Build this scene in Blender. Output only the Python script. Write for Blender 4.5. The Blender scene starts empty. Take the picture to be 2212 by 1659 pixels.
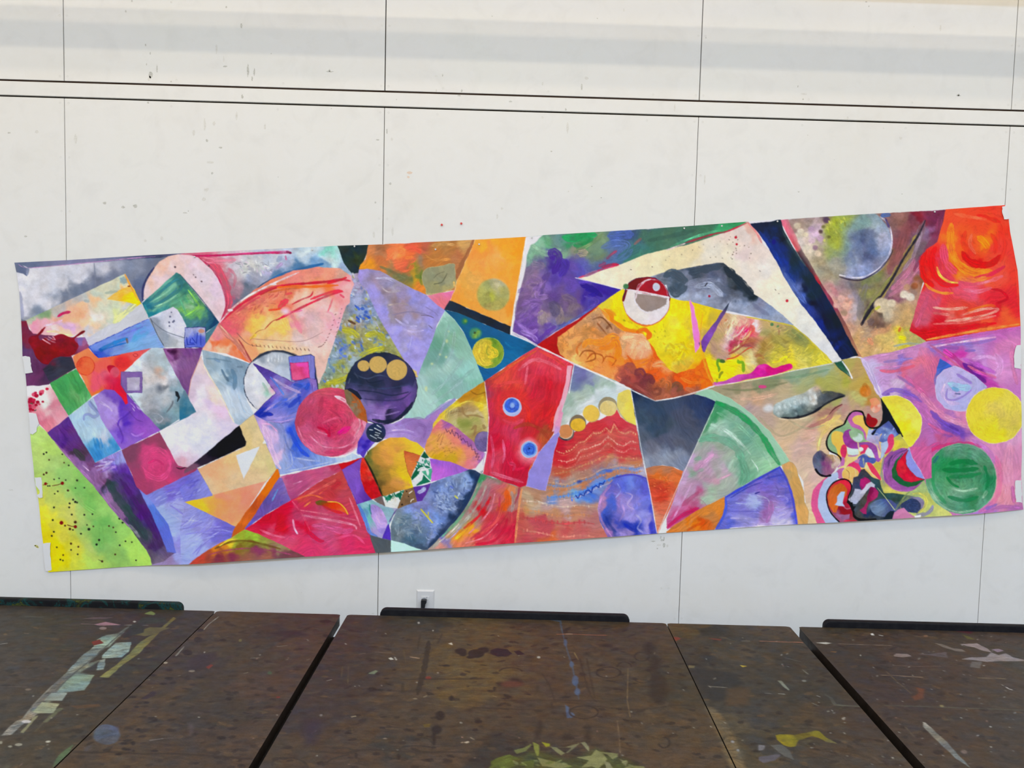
import bpy, bmesh, math, random
import numpy as np
from mathutils import Matrix, Vector

# ------------------------------------------------------------------ camera
YAW, PITCH, ROLL = 0.0218070, -0.0749701, 0.0247691
CAM_D, FPX = 3.491129, 1913.294
CAM_H = 1.70
IW, IH = 2212, 1659
def cam_axes():
    cy, sy = math.cos(YAW), math.sin(YAW)
    F = np.array([sy*math.cos(PITCH), cy*math.cos(PITCH), math.sin(PITCH)])
    r = np.array([cy, -sy, 0.0]); u = np.cross(r, F)
    R = math.cos(ROLL)*r + math.sin(ROLL)*u
    U = -math.sin(ROLL)*r + math.cos(ROLL)*u
    return R, U, F
AR, AU, AF = cam_axes()
scene = bpy.context.scene
cam_data = bpy.data.cameras.new('camera')
cam_data.sensor_width = 36.0
cam_data.lens = FPX/IW*36.0
cam = bpy.data.objects.new('camera', cam_data)
scene.collection.objects.link(cam)
M = Matrix.Identity(4)
for i in range(3):
    M[i][0] = AR[i]; M[i][1] = AU[i]; M[i][2] = -AF[i]
M[0][3], M[1][3], M[2][3] = 0.0, -CAM_D, CAM_H
cam.matrix_world = M
cam_data.clip_start = 0.05
scene.camera = cam

# ------------------------------------------------------------------ view and light
scene.view_settings.view_transform = 'Standard'
scene.view_settings.look = 'None'
scene.view_settings.exposure = 0.0
scene.view_settings.gamma = 1.0
world = bpy.data.worlds.new('world'); scene.world = world
world.use_nodes = True
bg = world.node_tree.nodes['Background']
bg.inputs[0].default_value = (0.70, 0.82, 1.0, 1); bg.inputs[1].default_value = 0.25

def area(name, loc, rot, sx, sy, power, col, spread=180):
    d = bpy.data.lights.new(name, 'AREA'); d.shape = 'RECTANGLE'
    d.size, d.size_y, d.energy, d.color = sx, sy, power, col
    d.spread = math.radians(spread)
    o = bpy.data.objects.new(name, d); scene.collection.objects.link(o)
    o.location = loc; o.rotation_euler = rot
    return o
def aim(o, tgt):
    v = Vector(tgt)-o.location
    o.rotation_euler = v.to_track_quat('-Z', 'Y').to_euler()
TUBES_AND_FILLS = [(-1.05, 4.20, 24.0, 0.05, (1.0, 0.78, 0.54)), (-1.24, 4.20, 33.0, 0.05, (1.0, 0.83, 0.56)), (-2.3, 4.20, 27.0, 1.0, (1.0, 0.72, 0.16)),  # last row here: broad warm fill added for the wall's height gradient
         (-5.2, 4.20, 385.0, 0.6, (0.44, 0.68, 1.0))]  # added cool fill row far back in the room
WARM_FILLS = [(-0.4, 3.1, 7.5, 1.7, 106.0, 0.6, (1.0, 0.66, 0.24))]
ROOM_X0, ROOM_X1, ROOM_Y0, ROOM_ZT = -5.2, 5.4, -7.0, 4.35
# two ceiling tubes casting the pipe's shadow, then added warm and cool fill rows
for (ly, lz, pw, sy, tc) in TUBES_AND_FILLS:
    area('ceiling_tube_and_fill', (0.3, ly, lz), (0, 0, 0), 9.0, sy, pw, tc)
# added warm fill behind the camera, tuned to the wall colour; not a window
for (wx, wz, sx, sz, pw, tz, tc) in WARM_FILLS:
    wl = area('warm_fill_light', (wx, -6.6, wz), (0, 0, 0), sx, sz, pw, tc); aim(wl, (wx*.3, 0, tz))

# ------------------------------------------------------------------ measuring helpers
def ray(px, py):
    return AF + AR*(px-IW/2)/FPX + AU*(IH/2-py)/FPX
def on_wall(px, py):                     # a point of the back wall (x, z)
    d = ray(px, py); t = CAM_D/d[1]
    return d[0]*t, CAM_H + d[2]*t
T_Y, T_Z, T_A = -0.7257, 0.74, -0.0282766
TC, TS = math.cos(T_A), math.sin(T_A)
def on_table(px, py):                    # a point of the table plane in table coordinates
    d = ray(px, py); t = (T_Z-CAM_H)/d[2]
    x, y = d[0]*t, -CAM_D+d[1]*t-T_Y
    return TC*x+TS*y, -TS*x+TC*y

# ------------------------------------------------------------------ scene helpers
def tag(o, label=None, cat=None, group=None, kind=None):
    if label: o['label'] = label
    if cat: o['category'] = cat
    if group: o['group'] = group
    if kind: o['kind'] = kind
    return o
def empty(name, loc=(0, 0, 0), rz=0.0, parent=None):
    o = bpy.data.objects.new(name, None); scene.collection.objects.link(o)
    o.location = loc; o.rotation_euler = (0, 0, rz); o.parent = parent
    o.empty_display_size = 0.1
    return o
def mesh_obj(name, bm, mats, parent=None, loc=(0, 0, 0), smooth=False):
    me = bpy.data.meshes.new(name); bm.to_mesh(me); bm.free()
    for m in (mats if isinstance(mats, (list, tuple)) else [mats]): me.materials.append(m)
    if smooth:
        me.polygons.foreach_set('use_smooth', [True]*len(me.polygons))
    o = bpy.data.objects.new(name, me); scene.collection.objects.link(o)
    o.parent = parent; o.location = loc
    return o
def add_box(bm, x0, x1, y0, y1, z0, z1, bev=0.0, seg=1, mi=0):
    r = bmesh.ops.create_cube(bm, size=1.0)
    vs = r['verts']
    for v in vs:
        v.co = Vector(((x0+x1)/2+v.co.x*(x1-x0), (y0+y1)/2+v.co.y*(y1-y0), (z0+z1)/2+v.co.z*(z1-z0)))
    fs = set(f for v in vs for f in v.link_faces)
    for f in fs: f.material_index = mi
    if bev > 0:
        es = list(set(e for v in vs for e in v.link_edges))
        bmesh.ops.bevel(bm, geom=es, offset=bev, segments=seg, profile=0.5, affect='EDGES')
def add_prism(bm, pts, y0, y1, mi=0, axis='y'):
    """closed outline (a, b) extruded between y0 and y1"""
    def V(a, b, c): return (a, c, b) if axis == 'y' else (a, b, c)
    lo = [bm.verts.new(V(a, b, y0)) for a, b in pts]
    hi = [bm.verts.new(V(a, b, y1)) for a, b in pts]
    n = len(pts); fs = [bm.faces.new(lo), bm.faces.new(hi[::-1])]
    for i in range(n):
        fs.append(bm.faces.new((lo[(i+1) % n], lo[i], hi[i], hi[(i+1) % n])))
    for f in fs: f.material_index = mi
    bmesh.ops.recalc_face_normals(bm, faces=fs)
def lin(c):
    c = np.asarray(c, dtype=float)/255.0
    return np.where(c <= 0.04045, c/12.92, ((c+0.055)/1.055)**2.4)

class NT:
    def __init__(s, name, rough=0.6, spec=0.4):
        s.m = bpy.data.materials.new(name); s.m.use_nodes = True
        s.t = s.m.node_tree; s.b = s.t.nodes['Principled BSDF']
        s.b.inputs['Roughness'].default_value = rough
        s.b.inputs['Specular IOR Level'].default_value = spec
    def n(s, typ, **k):
        o = s.t.nodes.new(typ)
        for a, v in k.items():
            if a in o.inputs: o.inputs[a].default_value = v
            else: setattr(o, a, v)
        return o
    def l(s, a, b): s.t.links.new(a, b)
    def coords(s, scale=(1, 1, 1)):
        tc = s.n('ShaderNodeTexCoord'); mp = s.n('ShaderNodeMapping')
        mp.inputs['Scale'].default_value = scale
        s.l(tc.outputs['Object'], mp.inputs[0]); return mp.outputs[0]
    def noise(s, vec, scale, detail=4, rough=0.6, dist=0.0):
        o = s.n('ShaderNodeTexNoise'); o.inputs['Scale'].default_value = scale
        o.inputs['Detail'].default_value = detail; o.inputs['Roughness'].default_value = rough
        o.inputs['Distortion'].default_value = dist
        s.l(vec, o.inputs['Vector']); return o.outputs['Fac']
    def ramp(s, fac, stops):
        o = s.n('ShaderNodeValToRGB'); e = o.color_ramp.elements
        while len(e) < len(stops): e.new(0.5)
        for i, (p, c) in enumerate(stops):
            e[i].position = p; e[i].color = (*c, 1)
        s.l(fac, o.inputs[0]); return o.outputs[0]
    def mix(s, fac, a, b, mode='MIX'):
        o = s.n('ShaderNodeMix'); o.data_type = 'RGBA'; o.blend_type = mode
        for sock, v in ((o.inputs[0], fac), (o.inputs[6], a), (o.inputs[7], b)):
            if isinstance(v, (int, float)): sock.default_value = v
            elif isinstance(v, tuple): sock.default_value = (*v, 1)
            else: s.l(v, sock)
        return o.outputs[2]
    def bump(s, h, strength, dist):
        o = s.n('ShaderNodeBump'); o.inputs['Strength'].default_value = strength
        o.inputs['Distance'].default_value = dist
        s.l(h, o.inputs['Height']); s.l(o.outputs[0], s.b.inputs['Normal'])
    def base(s, c):
        if isinstance(c, tuple): s.b.inputs['Base Color'].default_value = (*c, 1)
        else: s.l(c, s.b.inputs['Base Color'])
        return s

def g3(v): return (v, v, v)
# white painted gypsum board, slightly mottled by handling and filler
w_ = NT('white_wallboard', 0.62, 0.25); v = w_.coords()
a = w_.noise(v, 1.3, 5, 0.65); b = w_.noise(v, 9.0, 4, 0.6, 0.6); c = w_.noise(v, 70.0, 3, 0.6)
col = w_.ramp(a, [(0.3, (0.775, 0.770, 0.750)), (0.5, (0.80, 0.80, 0.80)), (0.7, (0.79, 0.80, 0.785))])
col = w_.mix(1.0, col, w_.ramp(b, [(0.30, g3(0.955)), (0.5, g3(1.0)), (0.75, g3(0.99))]), 'MULTIPLY')
w_.base(col); w_.bump(c, 0.10, 0.002)
M_WALL = w_.m
w_ = NT('dark_gap', 0.9, 0.1).base((0.02, 0.015, 0.011)); M_GAP = w_.m
w_ = NT('smudge_grey', 0.8, 0.1); v = w_.coords(); f = w_.noise(v, 260.0, 3, 0.7)
f = w_.ramp(f, [(0.38, g3(0)), (0.68, g3(1))])
w_.base(w_.mix(f, (0.70, 0.70, 0.67), (0.36, 0.36, 0.34))); M_SMUDGE = w_.m
w_ = NT('smudge_faint', 0.8, 0.1); v = w_.coords(); f = w_.noise(v, 200.0, 3, 0.7)
f = w_.ramp(f, [(0.4, g3(0)), (0.7, g3(1))])
w_.base(w_.mix(f, (0.76, 0.755, 0.735), (0.62, 0.61, 0.585))); M_SMUDGE2 = w_.m
M_SMUDGE3 = NT('smudge_peach', 0.8, 0.1).base((0.77, 0.62, 0.52)).m
M_YELLOWMARK = NT('smudge_yellow', 0.8, 0.1).base((0.66, 0.62, 0.22)).m
M_SCREW = NT('painted_screw', 0.5, 0.4).base((0.62, 0.62, 0.60)).m
M_PLAIN = NT('plain_wall_paint', 0.8, 0.2).base((0.74, 0.73, 0.70)).m
M_CEIL = NT('ceiling_paint', 0.9, 0.1).base((0.75, 0.74, 0.72)).m
w_ = NT('floor_concrete', 0.6, 0.3); v = w_.coords()
w_.base(w_.ramp(w_.noise(v, 3.0, 6, 0.6), [(0.3, (0.16, 0.15, 0.14)), (0.7, (0.26, 0.25, 0.23))])); M_FLOOR = w_.m

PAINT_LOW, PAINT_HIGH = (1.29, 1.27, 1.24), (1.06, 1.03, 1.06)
TABLE_GAIN = (0.74, 0.80, 0.80)

# ------------------------------------------------------------------ a small paint engine (pigment laid on a grid of the sheet itself)
_rng = np.random.default_rng(7)
def _fbm(n, beta, lo=2):
    f = np.fft.fftfreq(n)*n
    k = np.hypot(f[:, None], f[None, :]); k[0, 0] = 1
    a = (k**-beta)*(k >= lo)
    z = np.fft.ifft2(a*np.exp(2j*np.pi*_rng.random((n, n)))).real
    return (z/z.std()).astype(np.float32)
N1 = _fbm(1024, 1.35, 12)       # rough
N2 = _fbm(1024, 2.0, 8)         # smooth
def samp(N, x, y):
    x = np.asarray(x) % 1024; y = np.asarray(y) % 1024
    xi = x.astype(np.int32); yi = y.astype(np.int32)
    fx = x-xi; fy = y-yi; xi %= 1024; yi %= 1024; x1 = (xi+1) % 1024; y1 = (yi+1) % 1024
    return (N[yi, xi]*(1-fx)+N[yi, x1]*fx)*(1-fy)+(N[y1, xi]*(1-fx)+N[y1, x1]*fx)*fy
def catmull(p, closed, n=6):
    p = np.asarray(p, float); m = len(p); out = []
    rng = range(m) if closed else range(m-1)
    for i in rng:
        if closed: a, b, c, d = p[i-1], p[i], p[(i+1) % m], p[(i+2) % m]
        else: a, b, c, d = p[max(i-1, 0)], p[i], p[i+1], p[min(i+2, m-1)]
        for k in range(n):
            t = k/n
            out.append(0.5*((2*b)+(c-a)*t+(2*a-5*b+4*c-d)*t*t+(3*b-a-3*c+d)*t**3))
    if not closed: out.append(p[-1])
    return np.array(out)

class Canvas:
    def __init__(s, tf, box, res, base):
        """tf: measured point -> sheet metres (a, b); box = a0, a1, b0, b1"""
        s.tf, s.box, s.res = tf, box, res
        s.w = int((box[1]-box[0])*res); s.h = int((box[3]-box[2])*res)
        s.px = np.empty((s.h, s.w, 3), np.float32); s.px[:] = np.array(base)/255.0
        s.o = (0, 0, 1.0); s.k = 1.0
    def at(s, p):
        x = s.o[0]+p[0]/s.o[2]; y = s.o[1]+p[1]/s.o[2]
        a, b = s.tf(x, y)
        return ((a-s.box[0])*s.res, (s.box[3]-b)*s.res)
    def pts(s, P): return np.array([s.at(p) for p in P])
    def win(s, lo, hi, pad):
        x0 = max(0, int(lo[0]-pad)); x1 = min(s.w, int(hi[0]+pad)+2)
        y0 = max(0, int(lo[1]-pad)); y1 = min(s.h, int(hi[1]+pad)+2)
        if x1 <= x0 or y1 <= y0: return None
        X, Y = np.meshgrid(np.arange(x0, x1, dtype=np.float32), np.arange(y0, y1, dtype=np.float32))
        return x0, x1, y0, y1, X, Y
    def put(s, w, cov, col):
        x0, x1, y0, y1 = w[:4]
        t = s.px[y0:y1, x0:x1]; cov = np.clip(cov, 0, 1)[..., None]
        s.px[y0:y1, x0:x1] = t+(np.clip(col, 0, 1)-t)*cov
    def sdf(s, Q, X, Y, closed=True):
        D = np.full(X.shape, 1e9, np.float32); ins = np.zeros(X.shape, bool); T = np.zeros(X.shape, np.float32)
        n = len(Q); L = 0.0
        for i in range(n if closed else n-1):
            ax, ay = Q[i]; bx, by = Q[(i+1) % n]
            ex, ey = bx-ax, by-ay; l2 = ex*ex+ey*ey+1e-9
            t = np.clip(((X-ax)*ex+(Y-ay)*ey)/l2, 0, 1)
            d = (X-ax-t*ex)**2+(Y-ay-t*ey)**2
            m = d < D; D = np.where(m, d, D)
            if not closed:
                l = math.sqrt(l2); T = np.where(m, L+t*l, T); L += l
            else:
                if ay != by:
                    c = (ay > Y) != (by > Y)
                    ins ^= c & (X < (bx-ax)*(Y-ay)/(by-ay)+ax)
        D = np.sqrt(D)
        return (np.where(ins, -D, D), None, None) if closed else (D, T, L)
    def colour(s, col, X, Y, warp=7.0):
        if isinstance(col, tuple) and not isinstance(col[0], tuple):
            return np.broadcast_to(np.array(col, np.float32)/255.0, X.shape+(3,)).copy()
        k = s.k
        wx = X+warp*k*samp(N2, X*1.3/k, Y*1.3/k); wy = Y+warp*k*samp(N2, X*1.3/k+400, Y*1.3/k+300)
        num = np.zeros(X.shape+(3,), np.float32); den = np.zeros(X.shape, np.float32)
        for (cx, cy, c) in col:
            qx, qy = s.at((cx, cy))
            w = 1.0/(((wx-qx)**2+(wy-qy)**2)/(k*k)+30.0)**1.7*1e5
            num += w[..., None]*(np.array(c, np.float32)/255.0); den += w
        return num/den[..., None]
    def texture(s, c, t, X, Y):
        k = s.k
        kind = t[0]; amp = t[1]*(1.0 if t[0] == 'm' else 0.62)
        if kind == 'm':
            n = 0.6*samp(N1, X*1.5/k, Y*1.8/k)
        elif kind == 'b':
            th = math.radians(t[2]); wob = samp(N2, X*0.8/k, Y*0.8/k)*5*k
            u = X*math.cos(th)-Y*math.sin(th); v = X*math.sin(th)+Y*math.cos(th)+wob
            n = 0.62*samp(N1, u*0.7/k, v*7/k)+0.4*samp(N1, u*0.8/k+200, v*2.6/k)
        elif kind == 's':
            qx, qy = s.at((t[2], t[3])); dx, dy = X-qx, Y-qy
            wob = samp(N2, X*1.4/k, Y*1.4/k)*4*k
            r = np.hypot(dx, dy)+wob; th = np.arctan2(dy, dx)
            n = 0.8*samp(N1, (th+math.pi)*163.0*0.35, r*9/k)+0.4*samp(N1, X*2/k, Y*2/k)
        elif kind == 'i':
            wx = X+samp(N2, X*2/k, Y*2/k)*9*k; wy = Y+samp(N2, X*2/k+333, Y*2/k+77)*9*k
            r = samp(N2, wx*2.3/k, wy*2.3/k)
            n = 1.3*np.exp(-(r/0.22)**2)*-1.0+0.6*r+0.35
        c = c*(1+amp*n[..., None])
        h = samp(N2, X*2/k+555, Y*2/k+111)*amp*0.35
        return c+h[..., None]*np.array([0.5, 0.0, -0.6], np.float32)*0.6

CV = None
def S(ox=0, oy=0, sc=5.53): CV.o = (ox, oy, sc)
def P(pts, col, t=('m', 0.04), sm=False, soft=0.7, wob=1.0, al=1.0, line=None, lw=1.2):
    Q = CV.pts(pts)
    if sm: Q = catmull(Q, True)
    k = CV.k
    w = CV.win(Q.min(0), Q.max(0), 4*k+soft*k)
    if w is None: return
    X, Y = w[4], w[5]
    d, _, _ = CV.sdf(Q, X, Y)
    d = d-0.6*k
    if wob: d = d+wob*k*0.4*samp(N2, X*2.6/k+31, Y*2.6/k+91)
    c = CV.colour(col, X, Y)
    if t: c = CV.texture(c, t, X, Y)
    CV.put(w, al*(0.5-d/(2*soft*k)), c)
    if line:
        lc = np.array(line, np.float32)/255.0
        a = np.clip((lw*k-np.abs(d))/k+0.5, 0, 1)
        a = a*(0.75+0.3*samp(N1, X*3/k, Y*3/k))
        CV.put(w, a, np.broadcast_to(lc, X.shape+(3,)))
def arc(cx, cy, rx, ry, a0=0, a1=360, rot=0, n=40):
    c, sn = math.cos(math.radians(rot)), math.sin(math.radians(rot))
    o = []
    for i in range(n+(0 if abs(a1-a0) >= 360 else 1)):
        a = math.radians(a0+(a1-a0)*i/n); x, y = rx*math.cos(a), ry*math.sin(a)
        o.append((cx+x*c-y*sn, cy+x*sn+y*c))
    return o
def E_(cx, cy, rx, ry=None, col=(0, 0, 0), **k):
    P(arc(cx, cy, rx, ry or rx, n=32), col, **k)
def B(pts, wd, col, al=1.0, sm=True, st=0.5, tp=0.15, soft=0.8):
    """one stroke of a brush: width in the current tile's units, streaks along it, tapered ends"""
    Q = CV.pts(pts)
    if sm and len(Q) > 2: Q = catmull(Q, False)
    k = CV.k
    hw = wd/CV.o[2]*k*0.5*CV.lsc
    w = CV.win(Q.min(0), Q.max(0), hw+3*k)
    if w is None: return
    X, Y = w[4], w[5]
    D, T, L = CV.sdf(Q, X, Y, False)
    e = np.clip(np.minimum(T, L-T)/(tp*L+1e-6), 0, 1)**0.5
    sd = X*0.37+Y*0.21
    edge = hw*1.12*(0.35+0.65*e)*(1+0.12*samp(N2, T*4/k, sd*0+pts[0][0]*7.0))
    cov = (edge-D)/(2*soft*k)+0.5
    # signed side coordinate is approximated with D, good enough for bristle marks
    br = samp(N1, T*1.1/k+pts[0][0], D*11/k+pts[0][1]*3)
    cov = np.clip(cov, 0, 1)*np.clip(al*(1+st*0.45*br), 0, 1)
    c = np.array(col, np.float32)/255.0*(1+0.10*st*br[..., None]*2)
    CV.put(w, cov, c)
def L_(pts, wd, col, al=1.0, sm=False): B(pts, wd, col, al, sm, 0.2, 0.02, 0.6)
def D_(poly, n, ln, wd, ang, var, pal, al=0.85, seed=1):
    """scattered dabs inside a region"""
    r = random.Random(seed); xs = [p[0] for p in poly]; ys = [p[1] for p in poly]; m = 0; g = 0
    while m < n and g < n*12:
        g += 1
        x, y = r.uniform(min(xs), max(xs)), r.uniform(min(ys), max(ys)); c = False; j = len(poly)-1
        for i in range(len(poly)):
            xi, yi = poly[i]; xj, yj = poly[j]
            if (yi > y) != (yj > y) and x < (xj-xi)*(y-yi)/(yj-yi)+xi: c = not c
            j = i
        if not c: continue
        m += 1; a = math.radians(ang+r.uniform(-var, var)); l = ln*r.uniform(0.5, 1.3)/2
        col = r.choice(pal); v = r.uniform(0.92, 1.08)
        B([(x-l*math.cos(a), y-l*math.sin(a)), (x+r.uniform(-.2, .2)*l, y+r.uniform(-.2, .2)*l), (x+l*math.cos(a), y+l*math.sin(a))],
          wd*r.uniform(0.6, 1.3), tuple(min(255, q*v) for q in col), al, False, 0.4, 0.3)

# ------------------------------------------------------------------ the mural's pigment
MB = (-2.02, 2.30, 0.55, 2.30)
CV = Canvas(lambda x, y: on_wall(x, y), MB, 640.0, (226, 227, 234))
CV.k = 640.0/548.0; CV.lsc = 1.0
b = lambda a, amp=0.07: ('b', amp, a)
# ---- left: sky tones, leaning landscape strip
S(20, 530)
P([(-40,180),(700,150),(1500,100),(2100,80),(2100,300),(1640,400),(1620,640),(1570,700),(1390,345),(205,905),(120,900)],
  [(250,400,(222,224,232)),(200,600,(225,225,235)),(600,300,(206,209,221)),(500,500,(212,214,224)),(800,280,(210,213,226)),(1100,250,(197,200,214)),
   (1100,440,(112,121,146)),(1250,390,(113,122,147)),(800,570,(110,122,145)),(950,520,(108,118,142)),(650,660,(113,124,147)),(500,740,(122,134,156)),(350,820,(130,142,162)),(180,850,(150,158,175)),(180,780,(205,208,225)),(1500,230,(132,142,166)),
   (1300,240,(160,166,186)),(900,400,(215,217,229)),(650,520,(205,208,220)),(1580,620,(100,105,140)),(1590,500,(90,105,140)),(1700,200,(108,118,143)),(1470,400,(125,135,158)),(350,300,(212,214,226)),(400,640,(214,216,228)),(1180,170,(180,184,202))], wob=.5)
B([(130,560),(150,760),(160,880)], 45, (140,146,178), .6)
P([(60,203),(700,175),(1500,122),(2100,90),(1950,135),(1700,150),(1500,165),(700,228),(240,270),(150,232),(240,290),(215,362),(170,335),(92,318)],
  [(100,230,(112,122,150)),(150,280,(95,108,140)),(700,200,(125,128,165)),(1300,150,(115,122,158)),(1700,135,(55,62,95)),(1950,115,(80,85,120))])
B([(120,232),(240,268),(700,232),(1500,152),(1750,135)], 7, (196,140,192), .8)
B([(230,270),(215,355)], 30, (120,130,158), .7)
B([(1018,210),(1028,330),(1036,480)], 15, (120,128,150), .7, st=.2)
P([(150,880),(210,900),(205,910),(150,915)], (110,118,140))
strip = [(1390,342),(1575,690),(1668,862),(955,1212),(900,1110),(870,1030),(720,1100),(450,1100),(290,1060),(250,980),(205,900)]
P(strip, [(1100,560,(195,210,198)),(1350,430,(188,213,205)),(1250,500,(195,212,200)),(600,730,(186,184,186)),(450,800,(128,163,118)),(360,850,(132,165,120)),(280,900,(150,180,138)),(250,960,(195,205,185)),(900,620,(190,196,196)),
   (800,640,(178,178,180)),(1400,510,(253,205,140)),(1300,530,(250,190,110)),(1400,600,(255,172,58)),(1530,655,(255,215,20)),(1050,640,(240,190,145)),(850,750,(240,190,150)),(700,850,(236,176,142)),(800,850,(240,180,140)),
   (980,860,(236,232,226)),(1060,960,(245,206,166)),(900,970,(245,206,168)),(1150,740,(206,217,192)),(1100,700,(215,220,200)),(1300,730,(214,224,194)),(1300,850,(222,232,160)),(650,950,(224,190,224)),(750,980,(218,175,222)),(450,1000,(240,172,192)),
   (300,1010,(255,152,182)),(550,1060,(245,215,215)),(700,1060,(250,206,172)),(1000,1060,(206,206,220)),(1400,850,(200,205,211)),(1100,1080,(202,202,220)),(1550,790,(196,201,211)),(600,880,(228,170,150)),(1180,900,(200,212,196)),(1150,1000,(198,200,214))], wob=.5)
P([(1580,700),(1668,862),(955,1212),(925,1120),(1250,930)], [(1600,800,(194,198,208)),(1300,980,(204,208,218)),(1000,1150,(200,200,220)),(1550,740,(205,208,218))], b(35,.03))
B([(1515,700),(1400,800),(1250,925)], 55, (226,236,150), .85)
P([(1180,640),(1320,540),(1450,480),(1490,520),(1563,676),(1533,697),(1400,672),(1250,652)], [(1450,520,(255,190,90)),(1350,600,(253,180,60)),(1540,670,(255,222,20)),(1450,650,(255,205,30)),(1230,640,(240,190,90))], b(10,.05))
B([(1385,345),(1450,480),(1550,660)], 16, (236,150,52))
B([(1340,400),(1400,440)], 70, (125,150,160), .7); B([(1300,550),(1150,570)], 30, (140,160,150), .5)
B([(1420,490),(1450,488)], 14, (120,60,30))
B([(585,852),(650,812),(735,795)], 30, (196,25,90)); B([(900,660),(960,670)], 30, (165,178,178), .7)
B([(450,1030),(560,1030),(640,1060),(760,1075)], 22, (250,210,160), .8); B([(420,960),(560,930),(640,890)], 22, (240,175,200), .7)
# crimson splash, plum surroundings
P([(140,905),(210,905),(240,1000),(290,1060),(900,1110),(975,1225),(750,1320),(800,1460),(480,1659),(210,1680),(150,1250)],
  [(180,950,(125,35,60)),(180,1150,(80,55,100)),(190,1250,(88,60,110)),(260,1300,(98,58,105)),(350,1450,(90,40,80)),(300,1600,(105,50,100)),(240,1500,(105,60,105)),(900,1200,(150,75,118)),(800,1290,(140,60,100)),(850,1140,(150,90,150)),(700,1320,(120,40,70)),(230,1120,(120,40,70)),(450,1600,(70,45,80))], b(70,.06))
P([(820,1115),(905,1108),(940,1160),(900,1200),(830,1190)], [(850,1140,(120,100,170)),(900,1190,(165,95,140))])
splash = [(235,1140),(270,1085),(330,1075),(400,1000),(435,978),(400,1040),(350,1085),(380,1140),(450,1100),(480,1150),(560,1075),(650,1065),(750,1105),(820,1065),(890,1022),(900,1035),(800,1100),(790,1140),(828,1185),(820,1230),(760,1310),(640,1330),(560,1340),(510,1395),(470,1420),(400,1400),(340,1340),(290,1240)]
P(splash, [(300,1130,(135,8,35)),(400,1250,(125,5,15)),(600,1200,(135,10,28)),(750,1200,(130,10,30)),(430,1370,(128,8,28)),(650,1110,(135,15,38)),(850,1055,(120,8,30))], ('m',.10), sm=True)
for q in ([(400,1120),(450,1150),(500,1180)],[(430,1100),(500,1140),(560,1160)],[(470,1090),(540,1130)],[(520,1080),(555,1130)]): B(q, 12, (215,165,175), .7)
P([(540,1350),(620,1330),(745,1338),(803,1462),(485,1622),(405,1480),(470,1430)], [(600,1400,(62,55,78)),(700,1400,(48,50,66)),(500,1500,(45,47,62)),(650,1500,(55,58,74)),(530,1380,(90,35,62))], b(20,.10))
# blue wedge
P([(955,1212),(1655,885),(1700,890),(1858,1216),(1065,1352),(1030,1310)],
  [(1500,1150,(122,178,228)),(1580,1000,(85,165,220)),(1100,1190,(110,142,224)),(1300,1070,(112,136,220)),(1050,1325,(52,84,202)),(1250,1250,(122,152,222)),(1750,1100,(135,165,232)),(1450,980,(120,145,225)),(1620,940,(125,150,230)),(1700,1180,(130,175,230)),(1400,1230,(120,165,222))], b(20,.06), line=(52,70,190), lw=.9)
B([(1080,1250),(1200,1190),(1420,1105)], 34, (42,124,200), .9); B([(1100,1255),(1300,1190),(1400,1165)], 16, (28,105,190), .9); B([(1080,1240),(1120,1260)], 30, (25,90,185), .9)
B([(1300,1090),(1500,1010),(1600,970)], 20, (100,110,205), .6); B([(1406,1108),(1418,1170)], 22, (110,95,100)); B([(1060,1340),(1030,1300)], 24, (35,55,180), .9)
S(20, 750)
P([(765,110),(950,10),(1065,140),(1300,95),(1700,12),(1580,90),(1450,230),(1370,300),(1335,420),(1405,560),(1425,670),(1390,690),(1340,600),(1260,520),(1150,503),(985,592),(900,400),(800,240)],
  [(850,100,(255,135,85)),(900,380,(255,130,80)),(1080,240,(242,95,85)),(1050,390,(228,85,112)),(1000,460,(235,110,70)),(1050,520,(228,122,40)),(1250,130,(242,100,60)),(1350,180,(228,60,55)),(1500,90,(236,90,88)),(1620,50,(230,80,85)),(1380,620,(222,25,50)),(1250,470,(208,28,70)),(1320,500,(215,25,62)),(1200,380,(215,45,75)),(1000,200,(255,130,75)),(1450,170,(230,70,60))], b(-70,.05))
E_(915,225,106,104,[(860,200,(222,80,50)),(950,240,(246,112,66)),(900,300,(240,100,60))],line=(200,62,45),lw=.9,t=('s',.06,915,225))
E_(1350,180,95,78,(222,50,52),soft=4); E_(1150,330,60,58,(215,88,115),soft=4); P([(1170,240),(1215,215),(1265,240),(1215,310)],(186,16,50),sm=True)
E_(1262,300,52,60,(206,78,102)); E_(1205,385,60,50,(205,45,80),soft=5); L_([(1480,90),(1510,75),(1540,95),(1510,115),(1480,90)],7,(185,50,60),sm=True)
# pale slab with rock-like greys
P([(1700,12),(1860,8),(2010,300),(2212,740),(1810,1000),(1600,790),(1440,580),(1405,540),(1590,540),(1590,295),(1370,300),(1500,190),(1620,80)],
  [(1650,80,(190,216,232)),(1800,130,(172,188,198)),(1780,250,(176,174,180)),(1790,280,(200,178,170)),(1750,400,(214,212,216)),(1820,380,(222,218,220)),(1900,550,(190,196,204)),(1650,330,(205,200,202)),(1680,600,(176,180,188)),(1700,750,(162,166,178)),(2100,640,(110,142,160)),(2160,780,(58,118,150)),
   (1900,900,(118,148,162)),(2000,800,(125,160,172)),(1800,970,(72,112,132)),(1950,300,(205,220,236)),(2050,500,(138,165,180)),(1480,230,(216,228,242)),(1480,640,(205,222,235)),(1850,480,(120,128,140)),(1620,120,(205,222,236)),(1880,200,(170,190,200)),(1550,700,(190,210,220)),(1760,850,(135,142,152))], ('m',.06), wob=.5)
E_(1750,150,150,130,(168,184,194),soft=9,al=.45); E_(1790,270,40,30,(205,150,120),soft=6,al=.6); E_(1800,490,42,48,(92,102,118),soft=5,al=.7)
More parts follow.
